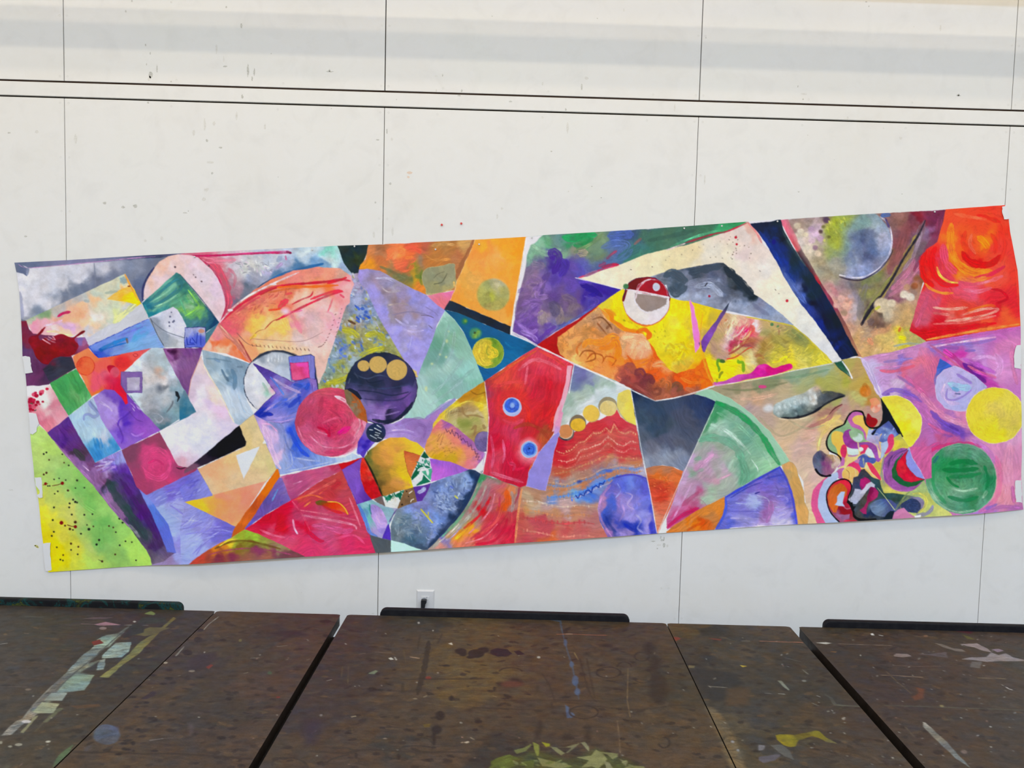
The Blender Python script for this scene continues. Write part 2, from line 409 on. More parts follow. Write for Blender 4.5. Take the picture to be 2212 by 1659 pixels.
P([(1992,530),(2015,535),(2045,600),(2012,645),(2020,600),(1995,575)],(26,32,40)); B([(1960,640),(1940,700),(1880,780)],18,(90,95,105),.7); B([(1680,800),(1760,790),(1840,850),(1790,900),(1740,850)],22,(150,155,168),.6)
B([(1450,580),(1600,790),(1760,960),(1830,990),(2212,790)],16,(45,90,120),.7)
P([(1345,300),(1588,295),(1585,540),(1405,540),(1340,450)],(126,96,166),line=(92,70,140),lw=.8); P([(1410,362),(1562,360),(1562,518),(1412,518)],[(1450,400,(168,158,190)),(1530,480,(160,150,185)),(1490,420,(190,186,205))],line=(108,88,150),lw=.7)
# green, blossom, light blue, violet squares
P([(490,432),(800,260),(990,592),(718,815),(620,680)],[(600,500,(66,155,84)),(750,350,(66,160,88)),(800,550,(110,175,110)),(700,700,(75,160,92)),(900,550,(85,165,95)),(820,480,(60,145,75)),(950,600,(105,180,115))],b(-62,.10))
P([(232,590),(492,450),(710,830),(462,1022),(340,880),(330,790),(240,780)],[(450,580,(230,234,226)),(380,520,(232,234,232)),(560,640,(214,132,152)),(500,750,(228,185,190)),(400,760,(224,142,160)),(420,870,(212,112,136)),(600,880,(226,160,178)),(300,600,(235,234,234)),(640,800,(224,150,168)),(480,960,(222,128,146)),(280,760,(190,70,100))],b(-60,.05))
for (x,y,r) in [(305,565,26),(335,578,22),(320,545,16),(395,540,30),(410,525,16),(385,560,18),(265,620,24),(285,655,24),(255,650,20),(300,630,16),(350,655,18),(330,690,16),(460,500,18),(410,650,14),(260,740,24),(290,750,18),(255,700,18),(310,720,16),(370,680,12)]:
    E_(x,y,r,r*.8,random.Random(x*y).choice([(170,16,52),(190,30,70),(212,80,110)]))
B([(262,668),(290,672)],10,(60,90,60)); B([(310,760),(330,745)],12,(40,70,50))
P([(465,1020),(712,832),(900,1150),(1030,1385),(1190,1700),(900,1500),(650,1250)],(90,45,135))
P([(715,822),(960,640),(1003,600),(1050,700),(1100,850),(1200,1000),(1338,1222),(1022,1382),(880,1150)],[(850,800,(176,206,226)),(1000,1000,(190,216,230)),(940,880,(160,192,222)),(900,1060,(185,212,230)),(950,1140,(95,165,212)),(1050,1180,(52,136,202)),(1150,1120,(198,202,222)),(1120,1060,(200,208,225)),(1250,1200,(60,142,206)),(1100,1300,(50,130,200)),(990,1280,(60,140,205)),(1020,740,(170,190,220)),(1200,1240,(90,160,215))],b(-75,.07))
B([(955,645),(990,720),(1050,770),(1060,810),(1010,830),(950,800),(900,815),(895,870)],34,(124,134,190),.65); B([(970,640),(1010,700),(1070,770)],20,(100,110,160),.6)
for x in (1010,1050,1090): B([(x,1085),(x+30,1200)],18,(40,125,200),.6)
P([(1003,600),(1150,503),(1262,520),(1340,600),(1390,692),(1425,670),(1408,560),(1600,780),(1810,992),(1345,1224),(1200,1000),(1100,850),(1050,700)],
  [(1150,560,(112,75,180)),(1080,610,(165,140,215)),(1100,680,(170,145,215)),(1200,750,(175,150,220)),(1350,780,(90,52,186)),(1400,880,(80,42,182)),(1550,850,(132,76,190)),(1620,980,(152,85,200)),(1280,1080,(142,110,215)),(1360,1080,(110,70,195)),(1500,700,(120,70,180)),(1200,900,(172,142,216)),(1250,620,(112,75,186)),(1300,900,(150,110,205)),(1480,620,(110,60,170)),(1400,1180,(145,100,205)),(1700,940,(150,90,195))],('i',.05))
B([(1060,640),(1150,690),(1210,730),(1230,770)],22,(195,178,226),.6); B([(1290,900),(1320,960),(1360,1080),(1340,1150)],16,(90,52,160),.7); B([(1460,760),(1380,830),(1320,870),(1300,940)],20,(78,40,165),.6); B([(1430,760),(1520,860),(1600,890)],12,(95,50,150),.6); B([(1460,1030),(1520,1060),(1620,1020)],20,(175,130,220),.5)
D_([(1430,580),(1560,700),(1620,790),(1480,740)],10,90,8,50,8,[(190,170,220),(100,50,160)],.7,3)
# lower-left: yellow-green field
S(20, 950)
P([(240,-70),(370,-166),(465,-86),(540,0),(700,200),(860,380),(1010,540),(1170,750),(1320,930),(1450,1050),(1540,1180),(1620,1270),(1705,1400),(1720,1540),(440,1620),(330,700),(260,0)],
  [(350,0,(186,220,122)),(500,100,(180,216,110)),(500,300,(166,200,116)),(700,400,(150,200,110)),(850,560,(128,190,96)),(950,700,(118,186,94)),(1200,900,(152,206,110)),(1100,1000,(116,186,95)),(900,1000,(172,200,112)),(700,880,(200,202,104)),(650,1100,(214,206,74)),(450,850,(228,218,60)),(450,1150,(224,206,30)),(420,1000,(228,215,35)),
   (600,1400,(226,210,10)),(560,1300,(225,208,12)),(800,1450,(208,212,70)),(780,1300,(205,202,70)),(1100,1150,(120,182,95)),(1300,1350,(138,188,100)),(1150,1300,(130,180,98)),(1600,1400,(175,222,100)),(980,1250,(176,196,108)),(1000,1400,(180,205,100)),(1000,1510,(186,222,100)),(550,700,(192,206,102)),(1500,1250,(166,216,100)),(700,620,(165,205,115)),(330,200,(185,215,120)),(400,450,(172,205,110)),(1400,1130,(150,205,105)),(850,800,(165,200,115)),(450,740,(212,210,85))],('m',.035),wob=.3)
B([(800,640),(900,780),(1040,870)],60,(112,180,88),.4); B([(1100,1040),(1110,1300)],60,(112,178,92),.35)
R0 = random.Random(5)
for (x,y,r) in [(797,980,13),(957,1066,12),(732,1062,10),(1048,1248,9),(1118,1447,9),(743,1238,8),(452,392,8),(420,412,7),(793,740,9),(768,712,7),(727,758,7),(708,603,8),(818,482,7),(754,890,7),(904,893,6),(528,955,7),(541,1096,6),(1077,1195,8),(862,1120,6),(1273,1365,6),(1276,1103,5),(831,1276,6),(825,1364,5),(745,1312,5),(652,1373,5),(620,1427,6),(650,1437,5),(574,1281,5),(515,1145,6),(540,806,6),(722,805,6),(420,168,6),(453,149,6),(483,237,5),(660,272,4),(640,172,4),(716,304,4),(545,470,4),(605,458,4),(683,478,4),(587,613,5),(550,642,4),(903,571,5),(797,575,4),(1325,1257,5),(1393,1210,5),(1470,1220,5),(1195,1028,5),(1245,1046,4),(1010,1032,5),(935,1014,4),(1523,1434,4),(675,1022,6),(767,1073,5),(470,548,4),(493,548,4),(1320,940,7),(1357,988,7),(1000,885,5),(815,748,5)]:
    E_(x,y,r+1.5,r+1.5,R0.choice([(35,38,30),(25,30,28),(70,40,25)]),t=None,wob=.2)
L_([(643,515),(590,535),(520,547)],7,(95,40,25)); L_([(800,1035),(750,1030),(700,1012)],7,(90,40,25)); L_([(1070,1425),(1118,1447)],4,(40,45,35)); L_([(415,538),(470,518)],6,(120,25,20))
for (x,y,r) in [(443,522,14),(643,515,17),(632,988,19),(797,1035,16)]: E_(x,y,r,r,(128,12,16),t=None,wob=.2)
# the long dark violet band
P([(465,-86),(715,-266),(890,44),(1030,275),(1340,120),(1530,560),(1640,680),(1760,830),(1900,1010),(2004,1340),(1990,1370),(1860,1445),(1720,1500),(1700,1400),(1620,1270),(1540,1180),(1450,1050),(1320,930),(1170,750),(1010,540),(860,380),(700,200),(540,0)],
  [(650,-50,(82,36,130)),(600,-120,(92,50,138)),(780,80,(92,46,126)),(840,150,(70,52,72)),(800,270,(150,102,162)),(950,370,(148,104,162)),(700,120,(135,80,160)),(960,220,(92,62,112)),(1000,320,(108,62,110)),(1100,480,(122,80,130)),(1150,280,(170,160,222)),(1130,370,(178,150,212)),(1250,200,(165,150,220)),(1300,260,(100,60,175)),(1250,430,(72,50,98)),(1250,600,(44,62,68)),(1380,800,(50,76,76)),
   (1200,700,(152,112,166)),(1320,880,(148,105,160)),(1060,520,(145,100,160)),(1420,940,(78,60,100)),(1500,720,(62,40,95)),(1450,530,(82,42,135)),(1380,400,(95,50,165)),(1600,860,(80,30,125)),(1520,930,(58,66,84)),(1700,1050,(68,32,118)),(1600,1150,(66,68,82)),(1750,1250,(66,40,92)),(1860,1400,(98,80,120)),(1700,1350,(92,82,104)),(1780,1450,(120,105,130)),(1400,190,(150,158,230)),(1180,430,(110,70,125)),(1150,560,(60,50,72))],b(-62,.11))
B([(780,110),(850,190),(900,240)],60,(58,58,62),.8); B([(560,30),(760,260),(1000,500),(1170,730),(1350,940),(1430,1030)],26,(160,112,172),.75); B([(880,300),(960,370)],10,(190,160,200),.8); B([(1430,1015),(1500,1080),(1560,1160)],40,(150,148,158),.6)
D_([(1040,290),(1230,210),(1250,330),(1140,430)],16,110,16,-15,15,[(196,180,230),(130,90,180),(165,135,205)],.7,9)
B([(1180,480),(1260,640),(1400,830),(1520,1000),(1650,1180)],90,(42,62,66),.65); B([(1330,470),(1500,720),(1650,960),(1780,1180)],50,(66,28,98),.6)
# lavender planes
P([(1600,670),(1645,655),(2212,365),(2260,350),(2430,660),(2110,745),(2720,1040),(2680,1160),(2160,1470),(2160,1540),(1700,1550),(1705,1490),(1860,1445),(2004,1340),(1900,1010),(1760,830)],
  [(1900,600,(118,104,205)),(2100,500,(115,104,205)),(2320,560,(116,116,212)),(1800,750,(126,132,216)),(2000,750,(158,162,224)),(2200,900,(164,170,230)),(1900,880,(158,178,230)),(2000,1100,(160,176,230)),(2080,1250,(138,134,214)),(2350,1100,(138,138,214)),(2550,1080,(115,110,205)),(2100,1400,(154,160,224)),(1900,1480,(142,122,170)),(2300,1350,(150,160,224)),(1750,1510,(150,132,182)),(2250,740,(118,112,205)),(2400,1250,(140,145,218)),(2600,1180,(112,104,198))],b(25,.07))
P([(1345,125),(1400,200),(1540,460),(1650,670),(1760,820),(1900,1010),(2004,1340),(1900,1330),(1800,1100),(1700,870),(1600,680),(1480,430)],[(1400,220,(160,172,235)),(1550,500,(120,110,200)),(1640,690,(120,140,225)),(1750,850,(88,124,220)),(1850,1100,(88,105,212)),(1950,1300,(95,108,205))],b(-64,.06))
D_([(1990,760),(2200,880),(2500,1080),(2250,1250),(2050,1150)],26,260,12,25,14,[(188,190,238),(150,140,215),(126,120,205),(178,186,240)],.7,4)
D_([(1700,690),(2200,470),(2420,640),(1950,740)],20,160,16,-30,20,[(140,140,222),(96,86,190),(170,175,232)],.6,5)
# crimson square
P([(1345,125),(1820,-100),(1960,60),(2060,200),(2110,290),(2212,325),(2262,350),(1640,657),(1530,560)],
  [(1780,280,(220,68,128)),(1650,200,(206,70,125)),(1850,380,(205,62,115)),(1900,250,(210,68,125)),(1650,400,(205,64,118)),(1400,150,(125,66,96)),(1850,-20,(146,66,96)),(1600,560,(168,64,104)),(2000,120,(160,66,105)),(2060,350,(166,66,110)),(1470,260,(146,68,102)),(1780,510,(185,68,112)),(1600,50,(140,64,98)),(2180,370,(150,60,100)),(1550,430,(160,64,104))],('s',.04,1780,300))
B([(1620,170),(1780,110),(1900,200),(1920,340),(1820,460),(1680,430),(1600,330)],50,(226,78,138),.5); B([(1660,280),(1760,240),(1850,300)],24,(190,40,100),.5)
B([(2000,330),(2060,345),(2140,310)],16,(75,32,52)); B([(2100,375),(2160,320),(2230,290)],20,(85,55,75),.8)
# ---- second tile column
S(400, 520)
P([(-140,180),(0,150),(1825,60),(2030,420),(1980,420),(1700,320),(1400,370),(1000,480),(750,650),(440,940),(300,800)],
  [(250,200,(214,100,130)),(380,300,(210,120,140)),(480,430,(205,112,132)),(560,600,(165,130,150)),(500,750,(200,70,96)),(700,240,(196,200,212)),(750,340,(214,218,214)),(850,300,(200,206,208)),(820,470,(150,158,184)),(720,560,(96,110,130)),(640,680,(104,112,132)),(1000,240,(196,206,220)),(1200,190,(200,210,226)),(1480,140,(204,222,232)),(1500,230,(184,208,230)),
   (1740,110,(135,214,198)),(1800,220,(195,224,228)),(1870,320,(150,172,202)),(1380,340,(70,116,162)),(1100,430,(92,130,170)),(1560,290,(112,156,200)),(1000,350,(172,170,206)),(600,200,(215,190,205)),(1150,300,(170,180,210)),(560,480,(175,150,165)),(1700,280,(120,160,200)),(1750,200,(205,225,232)),(600,340,(205,200,208))],('m',.06))
D_([(620,220),(1050,190),(1100,330),(900,430),(640,430)],50,50,10,30,60,[(225,228,226),(150,155,170),(195,175,200),(120,125,140),(215,215,225)],.7,2)
B([(1000,480),(1200,390),(1400,340),(1650,275)],34,(36,96,156),.9); B([(860,570),(1000,480),(1350,360)],16,(35,60,100),.9); B([(1150,200),(1100,245)],60,(130,150,190),.6); B([(1090,330),(1160,270)],40,(165,140,190),.6)
B([(200,215),(330,280),(440,430),(500,600),(520,740),(470,880)],85,(204,72,98),.75); B([(150,190),(300,240),(600,230)],60,(222,120,145),.6); B([(520,330),(600,420),(580,560)],30,(205,90,115),.5)
B([(-10,183),(300,180),(550,168),(900,150),(1270,145)],20,(186,18,86)); B([(560,160),(900,140),(1240,125)],10,(205,60,130),.9); B([(1200,180),(1210,230)],18,(190,90,140),.7); B([(1210,130),(1270,150)],24,(120,10,60))
P([(1822,60),(2190,48),(2180,130),(2090,340),(2067,432),(2022,432),(1960,350),(1900,260)],[(1900,120,(22,44,50)),(2020,220,(44,62,32)),(2060,300,(36,54,34)),(2100,100,(22,42,48)),(2020,380,(18,38,52))],('m',.12))
# teal square seen through the pale disc
S(20,530)
disc=[(1612,640),(1606,560),(1640,440),(1690,330),(1800,200),(1900,130),(2000,100),(2120,92)]
S(0,0,1)
P([(311,646),(310,631),(317,610),(328,588),(345,566),(365,554),(385,550),(415,552),(440,562),(462,583),(478,608),(487,634),(489,655),(483,680),(474,696),(462,680),(430,650),(380,620),(340,640)],
  [(330,590,(236,196,178)),(360,570,(235,190,172)),(318,630,(228,205,208)),(350,600,(226,202,210)),(380,580,(232,205,205)),(420,570,(228,204,218)),(430,600,(224,208,220)),(470,620,(220,200,222)),(470,670,(226,200,212)),(440,640,(222,206,214)),(385,600,(232,205,190)),(405,600,(215,195,200))],sm=False,wob=.4)
B([(309,650),(310,622),(320,598),(334,578)],4,(45,50,95),.9); B([(430,556),(462,585),(482,622),(489,660),(478,692)],3.4,(180,40,80),.85)
for q in [(413,607),(415,600),(423,599),(436,608),(379,577),(452,574),(418,594)]: E_(q[0],q[1],1.4,1.4,(90,70,80),t=None)
S(400,520)
P([(0,240),(100,400),(420,900),(410,980),(380,960),(200,700),(-20,500)],(225,204,212),al=.4)
P([(-511,745),(-101,388),(-60,405),(410,978),(232,1108),(0,1045),(-431,918),(-470,830)],
  [(-101,440,(50,122,126)),(-300,580,(86,160,150)),(-180,560,(120,186,160)),(40,640,(70,150,120)),(90,690,(112,186,112)),(150,770,(140,212,96)),(60,760,(150,196,160)),(10,860,(120,190,100)),(60,890,(110,184,90)),(110,960,(52,104,126)),(220,930,(38,88,116)),(350,970,(12,56,92)),(280,850,(26,84,112)),(100,1020,(56,110,134)),(10,600,(40,96,100)),(-430,790,(112,178,152)),(-330,740,(120,184,158)),(-200,840,(60,140,142)),(-420,900,(24,122,142)),(150,720,(50,100,96)),(-60,500,(56,124,132)),(-100,760,(96,164,130)),(-480,740,(30,110,140)),(-20,980,(70,130,130)),(0,1040,(90,140,160))],b(35,.10))
for q,wd,c in ([[(-460,760),(-300,620),(-130,480),(-60,470),(-40,560),(-150,650),(-320,760),(-400,830)],30,(48,118,130)],[[(-420,740),(-250,640),(-100,520)],14,(140,200,170)],[[(-400,780),(-240,690),(-120,600),(-100,560)],16,(56,120,140)],[[(-360,790),(-200,720),(-90,640)],16,(150,205,170)],[[(-480,760),(-440,860),(-425,915)],16,(40,130,140)],[[(-100,640),(-60,700),(20,880)],20,(90,170,130)]): B(q,wd,c,.75)
B([(0,900),(160,790),(120,700),(40,590)],18,(140,214,90),.9); B([(30,640),(100,740)],26,(180,215,180),.5); B([(410,985),(300,830),(150,640),(10,480),(-60,400)],9,(30,60,90),.8)
S(20,530)
P([(1675,865),(1960,735),(2010,770),(2120,960),(2110,1110),(2110,1215),(1855,1215),(1760,1050)],
  [(1750,880,(214,218,236)),(1950,800,(216,216,236)),(2050,950,(214,216,236)),(1900,980,(216,220,238)),(2080,1080,(214,218,232)),(1900,1110,(165,172,182)),(1830,1060,(146,156,172)),(2060,1180,(205,210,220)),(1760,980,(140,150,168)),(1950,1180,(170,178,186)),(2000,1110,(175,182,192))],('m',.04))
L_([(1690,885),(1790,975),(1900,1040),(2110,1110)],7,(105,115,130),sm=True); L_([(1690,870),(1760,1040),(1850,1200)],6,(60,70,85),sm=True)
for q in [(1925,850),(1970,905),(1915,920),(1918,965),(1940,800),(1960,915)]: E_(q[0],q[1],8,8,(95,100,130),t=None)
S(400,520)
P([(3,1038),(245,1038),(250,1150),(248,1270),(0,1275)],[(60,1080,(158,165,212)),(200,1070,(170,175,205)),(60,1200,(95,108,212)),(180,1180,(80,102,215)),(220,1240,(80,95,205))],b(90,.08),line=(40,45,120),lw=.7)
for q in ([(20,1150),(30,1240),(120,1240)],[(70,1170),(60,1220),(110,1225)],[(150,1100),(140,1230)],[(190,1110),(190,1250)],[(85,1160),(130,1220)]): L_(q,8,(35,52,165))
E_(200,1080,34,20,(190,140,125)); P([(250,1105),(405,985),(330,1110),(255,1240)],(70,120,140),b(40,.1))
# fan of pinks
P([(410,985),(820,1470),(500,1350),(205,1300),(290,1180)],[(400,1120,(232,138,152)),(330,1170,(240,165,150)),(450,1230,(242,108,58)),(350,1240,(238,108,58)),(640,1330,(242,112,60)),(720,1400,(240,110,60)),(450,1310,(250,198,168)),(600,1390,(240,142,112)),(300,1290,(250,202,182)),(400,1040,(228,150,150)),(560,1250,(235,120,75)),(560,1330,(248,190,160))])
S(0,0,1)
spk=[(758,592),(775,590),(790,615),(820,680),(850,740),(878,775),(890,860),(740,860),(678,845),(690,790),(715,745),(735,690),(752,640)]
P(spk,[(770,610,(165,155,190)),(780,650,(150,160,195)),(790,680,(120,145,195)),(770,700,(155,150,150)),(750,710,(160,150,120)),(760,735,(165,165,70)),(800,740,(160,160,90)),(740,750,(105,130,185)),(760,770,(150,170,190)),(720,780,(140,165,190)),(710,830,(160,165,70)),(740,800,(150,160,100)),(810,770,(150,155,80)),(830,730,(150,155,100)),(700,800,(130,155,150)),(860,780,(160,155,60))],('m',.12))
D_(spk,330,9,4,30,60,[(80,112,192),(130,152,196),(172,192,216),(152,152,72),(168,168,62),(112,132,64),(205,210,215),(134,126,112),(92,132,178),(184,200,222)],.62,12)
D_([(760,660),(800,665),(812,700),(790,700),(762,690)],10,8,5,30,30,[(40,75,175),(60,95,190)],.9,13); D_([(730,745),(780,735),(785,760),(735,775)],12,8,5,30,60,[(60,95,190),(90,120,200)],.8,14)
for q in ([(740,712),(762,716),(775,728)],[(790,725),(815,720),(830,735)],[(778,768),(810,755),(830,752)],[(705,828),(750,815),(790,768)]): B(q,10,(178,176,45),.8)
B([(752,692),(768,700)],4,(90,60,40))
S(400,520)
P([(410,985),(560,800),(760,650),(1000,480),(1300,360),(1600,318),(1850,335),(1980,420),(2012,520),(1970,650),(1965,735),(1920,780),(1880,900),(1830,1050),(1790,1170),(1740,1330),(1700,1420),(1670,1540),(1600,1700),(1540,1700),(1540,1400),(1510,1360),(1370,1385),(1180,1320),(1050,1320),(900,1390),(825,1465)],
  [(500,1000,(226,90,112)),(600,880,(218,105,100)),(760,760,(214,112,98)),(900,700,(212,110,98)),(1000,600,(224,122,92)),(1300,450,(232,135,125)),(1500,400,(230,140,125)),(1700,370,(235,152,128)),(1900,400,(216,165,145)),(1500,530,(240,152,102)),(1750,540,(244,122,62)),(1250,560,(224,122,84)),(850,850,(228,132,92)),(1080,700,(226,130,105)),(1150,770,(236,112,92)),
   (750,1000,(240,176,92)),(850,980,(246,204,92)),(800,1040,(245,195,85)),(1000,950,(236,206,142)),(1000,880,(240,190,120)),(1150,1000,(240,202,110)),(1180,1050,(242,200,95)),(1350,880,(226,190,198)),(1500,950,(216,176,182)),(1600,750,(236,190,180)),(1700,800,(232,190,188)),(1600,1030,(216,184,186)),(1300,1000,(226,152,165)),(1800,800,(240,168,182)),(1800,1000,(242,176,196)),(1850,620,(240,142,152)),
   (1900,520,(240,152,162)),(1950,600,(238,180,182)),(1350,1180,(216,192,192)),(1500,1200,(226,206,206)),(900,1150,(240,192,142)),(700,1130,(226,162,132)),(900,1300,(246,192,132)),(1150,1270,(242,206,160)),(1450,1320,(238,206,175)),(1650,1280,(236,202,192)),(1600,1500,(226,184,172)),(1580,1620,(222,202,200)),(750,1300,(246,162,112)),(1300,640,(238,190,165)),(1450,640,(240,205,185)),(1050,830,(232,140,90)),(1200,1180,(235,190,150)),(1700,1150,(240,190,195)),(620,960,(222,100,105)),(950,790,(228,140,110))],('m',.05))
D_([(500,950),(1000,580),(1300,560),(1000,800),(700,1000)],60,60,12,-35,40,[(196,80,80),(235,150,120),(216,98,88),(180,70,70)],.5,21)
for q,wd,c,a in [([(440,960),(620,800),(800,680),(1000,580),(1200,535),(1450,510),(1700,490),(1850,465),(1970,480)],30,(204,32,66),.85),([(900,650),(1100,560),(1350,520),(1600,500),(1780,470)],14,(190,22,40),.8),([(1100,560),(1300,545),(1500,550),(1830,532)],26,(238,104,32),.95),([(1000,620),(1200,580),(1400,560)],22,(200,96,40),.7),([(1280,760),(1400,700),(1500,660),(1530,605)],16,(196,28,52),.9),([(1090,950),(1250,870),(1450,770),(1650,680),(1800,625),(1890,610)],24,(204,38,68),.9),([(1500,700),(1750,610),(1880,600)],26,(226,44,70),.85),([(950,1060),(1050,960),(1130,940)],8,(150,30,30),.9),([(780,1190),(860,1090),(940,1060)],6,(140,80,60),.8),([(1705,850),(1730,790),(1765,690)],20,(226,108,122),.8),([(1690,850),(1760,880),(1800,1000)],22,(235,150,172),.6),([(1120,810),(1180,740),(1230,710)],60,(222,52,76),.8),([(1250,860),(1320,960),(1390,1100)],46,(228,122,146),.6),([(1200,640),(1280,625)],24,(215,70,80),.7),([(415,980),(560,815),(760,660),(1060,508),(1360,378)],18,(222,212,222),.85),([(1700,510),(1850,470),(1930,440)],26,(200,30,50),.8),([(1850,640),(1900,680)],24,(215,60,90),.8),([(620,850),(800,720),(900,670)],20,(206,60,92),.7),([(1000,830),(1100,820),(1150,810)],22,(222,66,40),.8),([(780,1170),(850,1120)],30,(246,205,60),.7),([(1180,930),(1240,1060)],60,(240,200,95),.5),([(1150,820),(1300,850),(1400,830)],16,(230,90,140),.6)]: B(q,wd,c,a)
E_(1200,840,40,30,(236,196,216),soft=5); E_(540,830,30,14,(226,220,226)); E_(1050,520,40,10,(226,220,226))
L_([(620,1100),(750,1230),(900,1265)],6,(120,85,80),.8,True); L_([(800,1170),(1050,1190),(1400,1200),(1650,1090)],5,(140,100,105),.7,True)
for i,x in enumerate(range(800,1520,48)): L_([(x,1235+i*4),(x+14,1262+i*4)],8,(110,75,60),.8)
for i in range(12): L_([(1590+i*18,1275-i*i*3.2),(1606+i*18,1262-i*i*3.2)],7,(110,70,75),.8)
for i in range(7): L_([(1790-i*0+i*12,1150-i*55),(1806+i*12,1140-i*55)],7,(110,80,95),.7)
B([(408,1000),(500,1120),(620,1230),(720,1360),(805,1465)],48,(196,122,112),.85); B([(640,1180),(700,1270),(770,1400),(810,1465)],16,(150,60,60),.85); B([(420,1010),(560,1160)],12,(225,175,150),.8)
# ---- white discs, cone shapes, arrow
S(400,740)
P([(-260,72),(210,66),(180,160),(150,260),(75,440),(40,640),(0,560),(-10,560),(-200,200)],[(-200,100,(150,95,160)),(-150,90,(90,40,90)),(100,120,(115,66,140)),(150,100,(98,38,112)),(50,250,(130,88,142)),(40,420,(120,78,135)),(20,560,(110,70,135)),(-100,200,(165,120,165)),(-150,300,(175,135,180)),(-60,300,(140,90,150))],b(-65,.09))
E_(-140,110,40,22,(58,18,60),soft=3); B([(-210,95),(-170,105)],24,(70,25,70),.8)
P([(-10,560),(40,640),(140,830),(0,905),(-60,930),(-60,700)],[(0,700,(85,130,150)),(80,830,(38,104,138)),(0,640,(100,130,150)),(0,880,(40,110,145))])
P([(190,170),(240,270),(420,580),(600,960),(655,992),(400,1250),(150,1440),(40,1485),(-80,1470),(-305,1058),(0,905),(140,830),(40,640),(75,440),(150,260)],
  [(190,260,(225,205,205)),(120,420,(215,195,215)),(200,400,(222,204,218)),(200,650,(226,222,232)),(300,850,(226,216,226)),(450,800,(226,196,226)),(400,650,(236,216,206)),(350,720,(215,195,225)),(200,1100,(222,224,238)),(0,1250,(226,226,238)),(-150,1100,(230,230,241)),(480,1030,(214,204,230)),(70,1420,(214,194,216)),(0,1100,(226,228,240)),(100,900,(214,214,228)),(200,950,(228,228,240)),(-40,1440,(215,170,190)),(250,1250,(210,212,230)),(50,600,(210,190,212))],('m',.03))
L_([(40,640),(75,440),(150,260),(200,160)],8,(205,150,130),.8); B([(230,260),(350,470),(480,700),(590,950)],34,(238,218,190),.8); L_([(240,270),(420,580),(575,900)],4,(150,120,140),.7)
P([(205,88),(450,150),(650,210),(792,265),(730,370),(706,500),(740,700),(822,850),(655,985),(600,960),(420,580),(235,260)],
  [(300,180,(150,176,196)),(600,250,(124,150,172)),(450,350,(178,202,218)),(560,380,(105,142,172)),(600,520,(128,160,190)),(640,470,(140,165,190)),(500,650,(198,212,226)),(650,700,(190,206,226)),(700,830,(192,206,222)),(680,920,(160,182,204)),(480,420,(92,122,148)),(230,130,(150,170,185)),(740,290,(140,165,190)),(380,400,(195,212,222)),(550,850,(200,212,224))],b(-60,.06))
for q,wd,c in ([[(440,320),(480,400),(520,460)],26,(72,100,125)],[[(560,320),(600,420),(590,560)],44,(84,120,150)],[[(350,190),(420,230)],30,(105,135,170)],[[(620,290),(690,290)],18,(90,115,140)],[[(640,620),(690,780),(730,840)],14,(150,175,200)],[[(250,190),(400,200),(560,230)],14,(100,130,150)]): B(q,wd,c,.65)
E_(1100,485,394,388,[(1100,170,(164,176,192)),(950,190,(140,152,170)),(1150,130,(178,188,200)),(780,420,(216,220,230)),(900,650,(222,220,230)),(1150,350,(190,200,216)),(850,400,(222,224,234)),(1200,400,(180,192,212)),(1000,300,(206,212,224)),(980,560,(205,214,215)),(780,640,(205,208,220)),(900,760,(215,212,218)),(1050,190,(196,202,212)),(1230,250,(160,175,195))],line=(30,40,66),lw=1.0,t=('m',.04))
P([(815,225),(900,140),(1050,90),(1200,100),(1330,150),(1330,170),(1180,120),(1040,112),(920,160)],(34,42,62),al=.8,soft=1.5)
for x in range(1000,1200,40): B([(x,140),(x-6,230)],16,(206,212,222),.6)
B([(930,480),(1000,600)],26,(90,150,120),.35); E_(985,610,22,22,(110,190,160),soft=6,al=.7); E_(1050,570,30,30,(226,150,180),soft=6,al=.7)
P([(1340,160),(1500,142),(1545,170),(1550,250),(1580,440),(1590,560),(1540,560),(1540,200)],(30,38,70),al=.7)
P([(1245,172),(1500,152),(1540,170),(1552,445),(1270,455)],[(1300,200,(105,118,208)),(1500,250,(125,125,205)),(1520,400,(120,120,200)),(1260,400,(112,115,190))],b(90,.07),line=(60,70,160),lw=.6)
P([(1260,245),(1468,235),(1482,412),(1440,440),(1282,442)],[(1300,300,(216,78,132)),(1400,290,(236,72,178)),(1440,270,(235,80,180)),(1320,400,(220,90,140)),(1380,340,(205,60,110))],('i',.05),line=(185,40,100),lw=.8)
P([(825,255),(900,285),(1100,378),(1270,468),(1300,470),(1470,430),(1565,440),(1580,560),(1562,680),(1500,780),(1400,870),(1300,935),(1150,965),(960,935),(880,895),(830,855),(980,700),(1090,605),(1040,530),(960,420),(870,310)],
  [(900,300,(72,50,150)),(1000,370,(84,62,160)),(1050,500,(150,105,188)),(1100,450,(122,112,196)),(1180,500,(130,130,200)),(1200,570,(142,140,205)),(1350,525,(66,98,204)),(1450,530,(48,82,200)),(1530,600,(132,112,196)),(1000,700,(118,82,182)),(1100,780,(112,118,212)),(1200,690,(90,110,210)),(1300,690,(50,74,195)),(950,860,(24,44,168)),(1200,880,(132,132,212)),(1450,750,(132,126,212)),(1250,640,(120,132,206)),(1080,590,(156,104,190)),(1250,480,(125,90,175)),(1400,600,(90,90,195)),(1100,930,(150,140,215)),(1300,800,(105,125,215)),(1500,470,(140,110,190))],b(30,.08),line=(62,40,120),lw=.7)
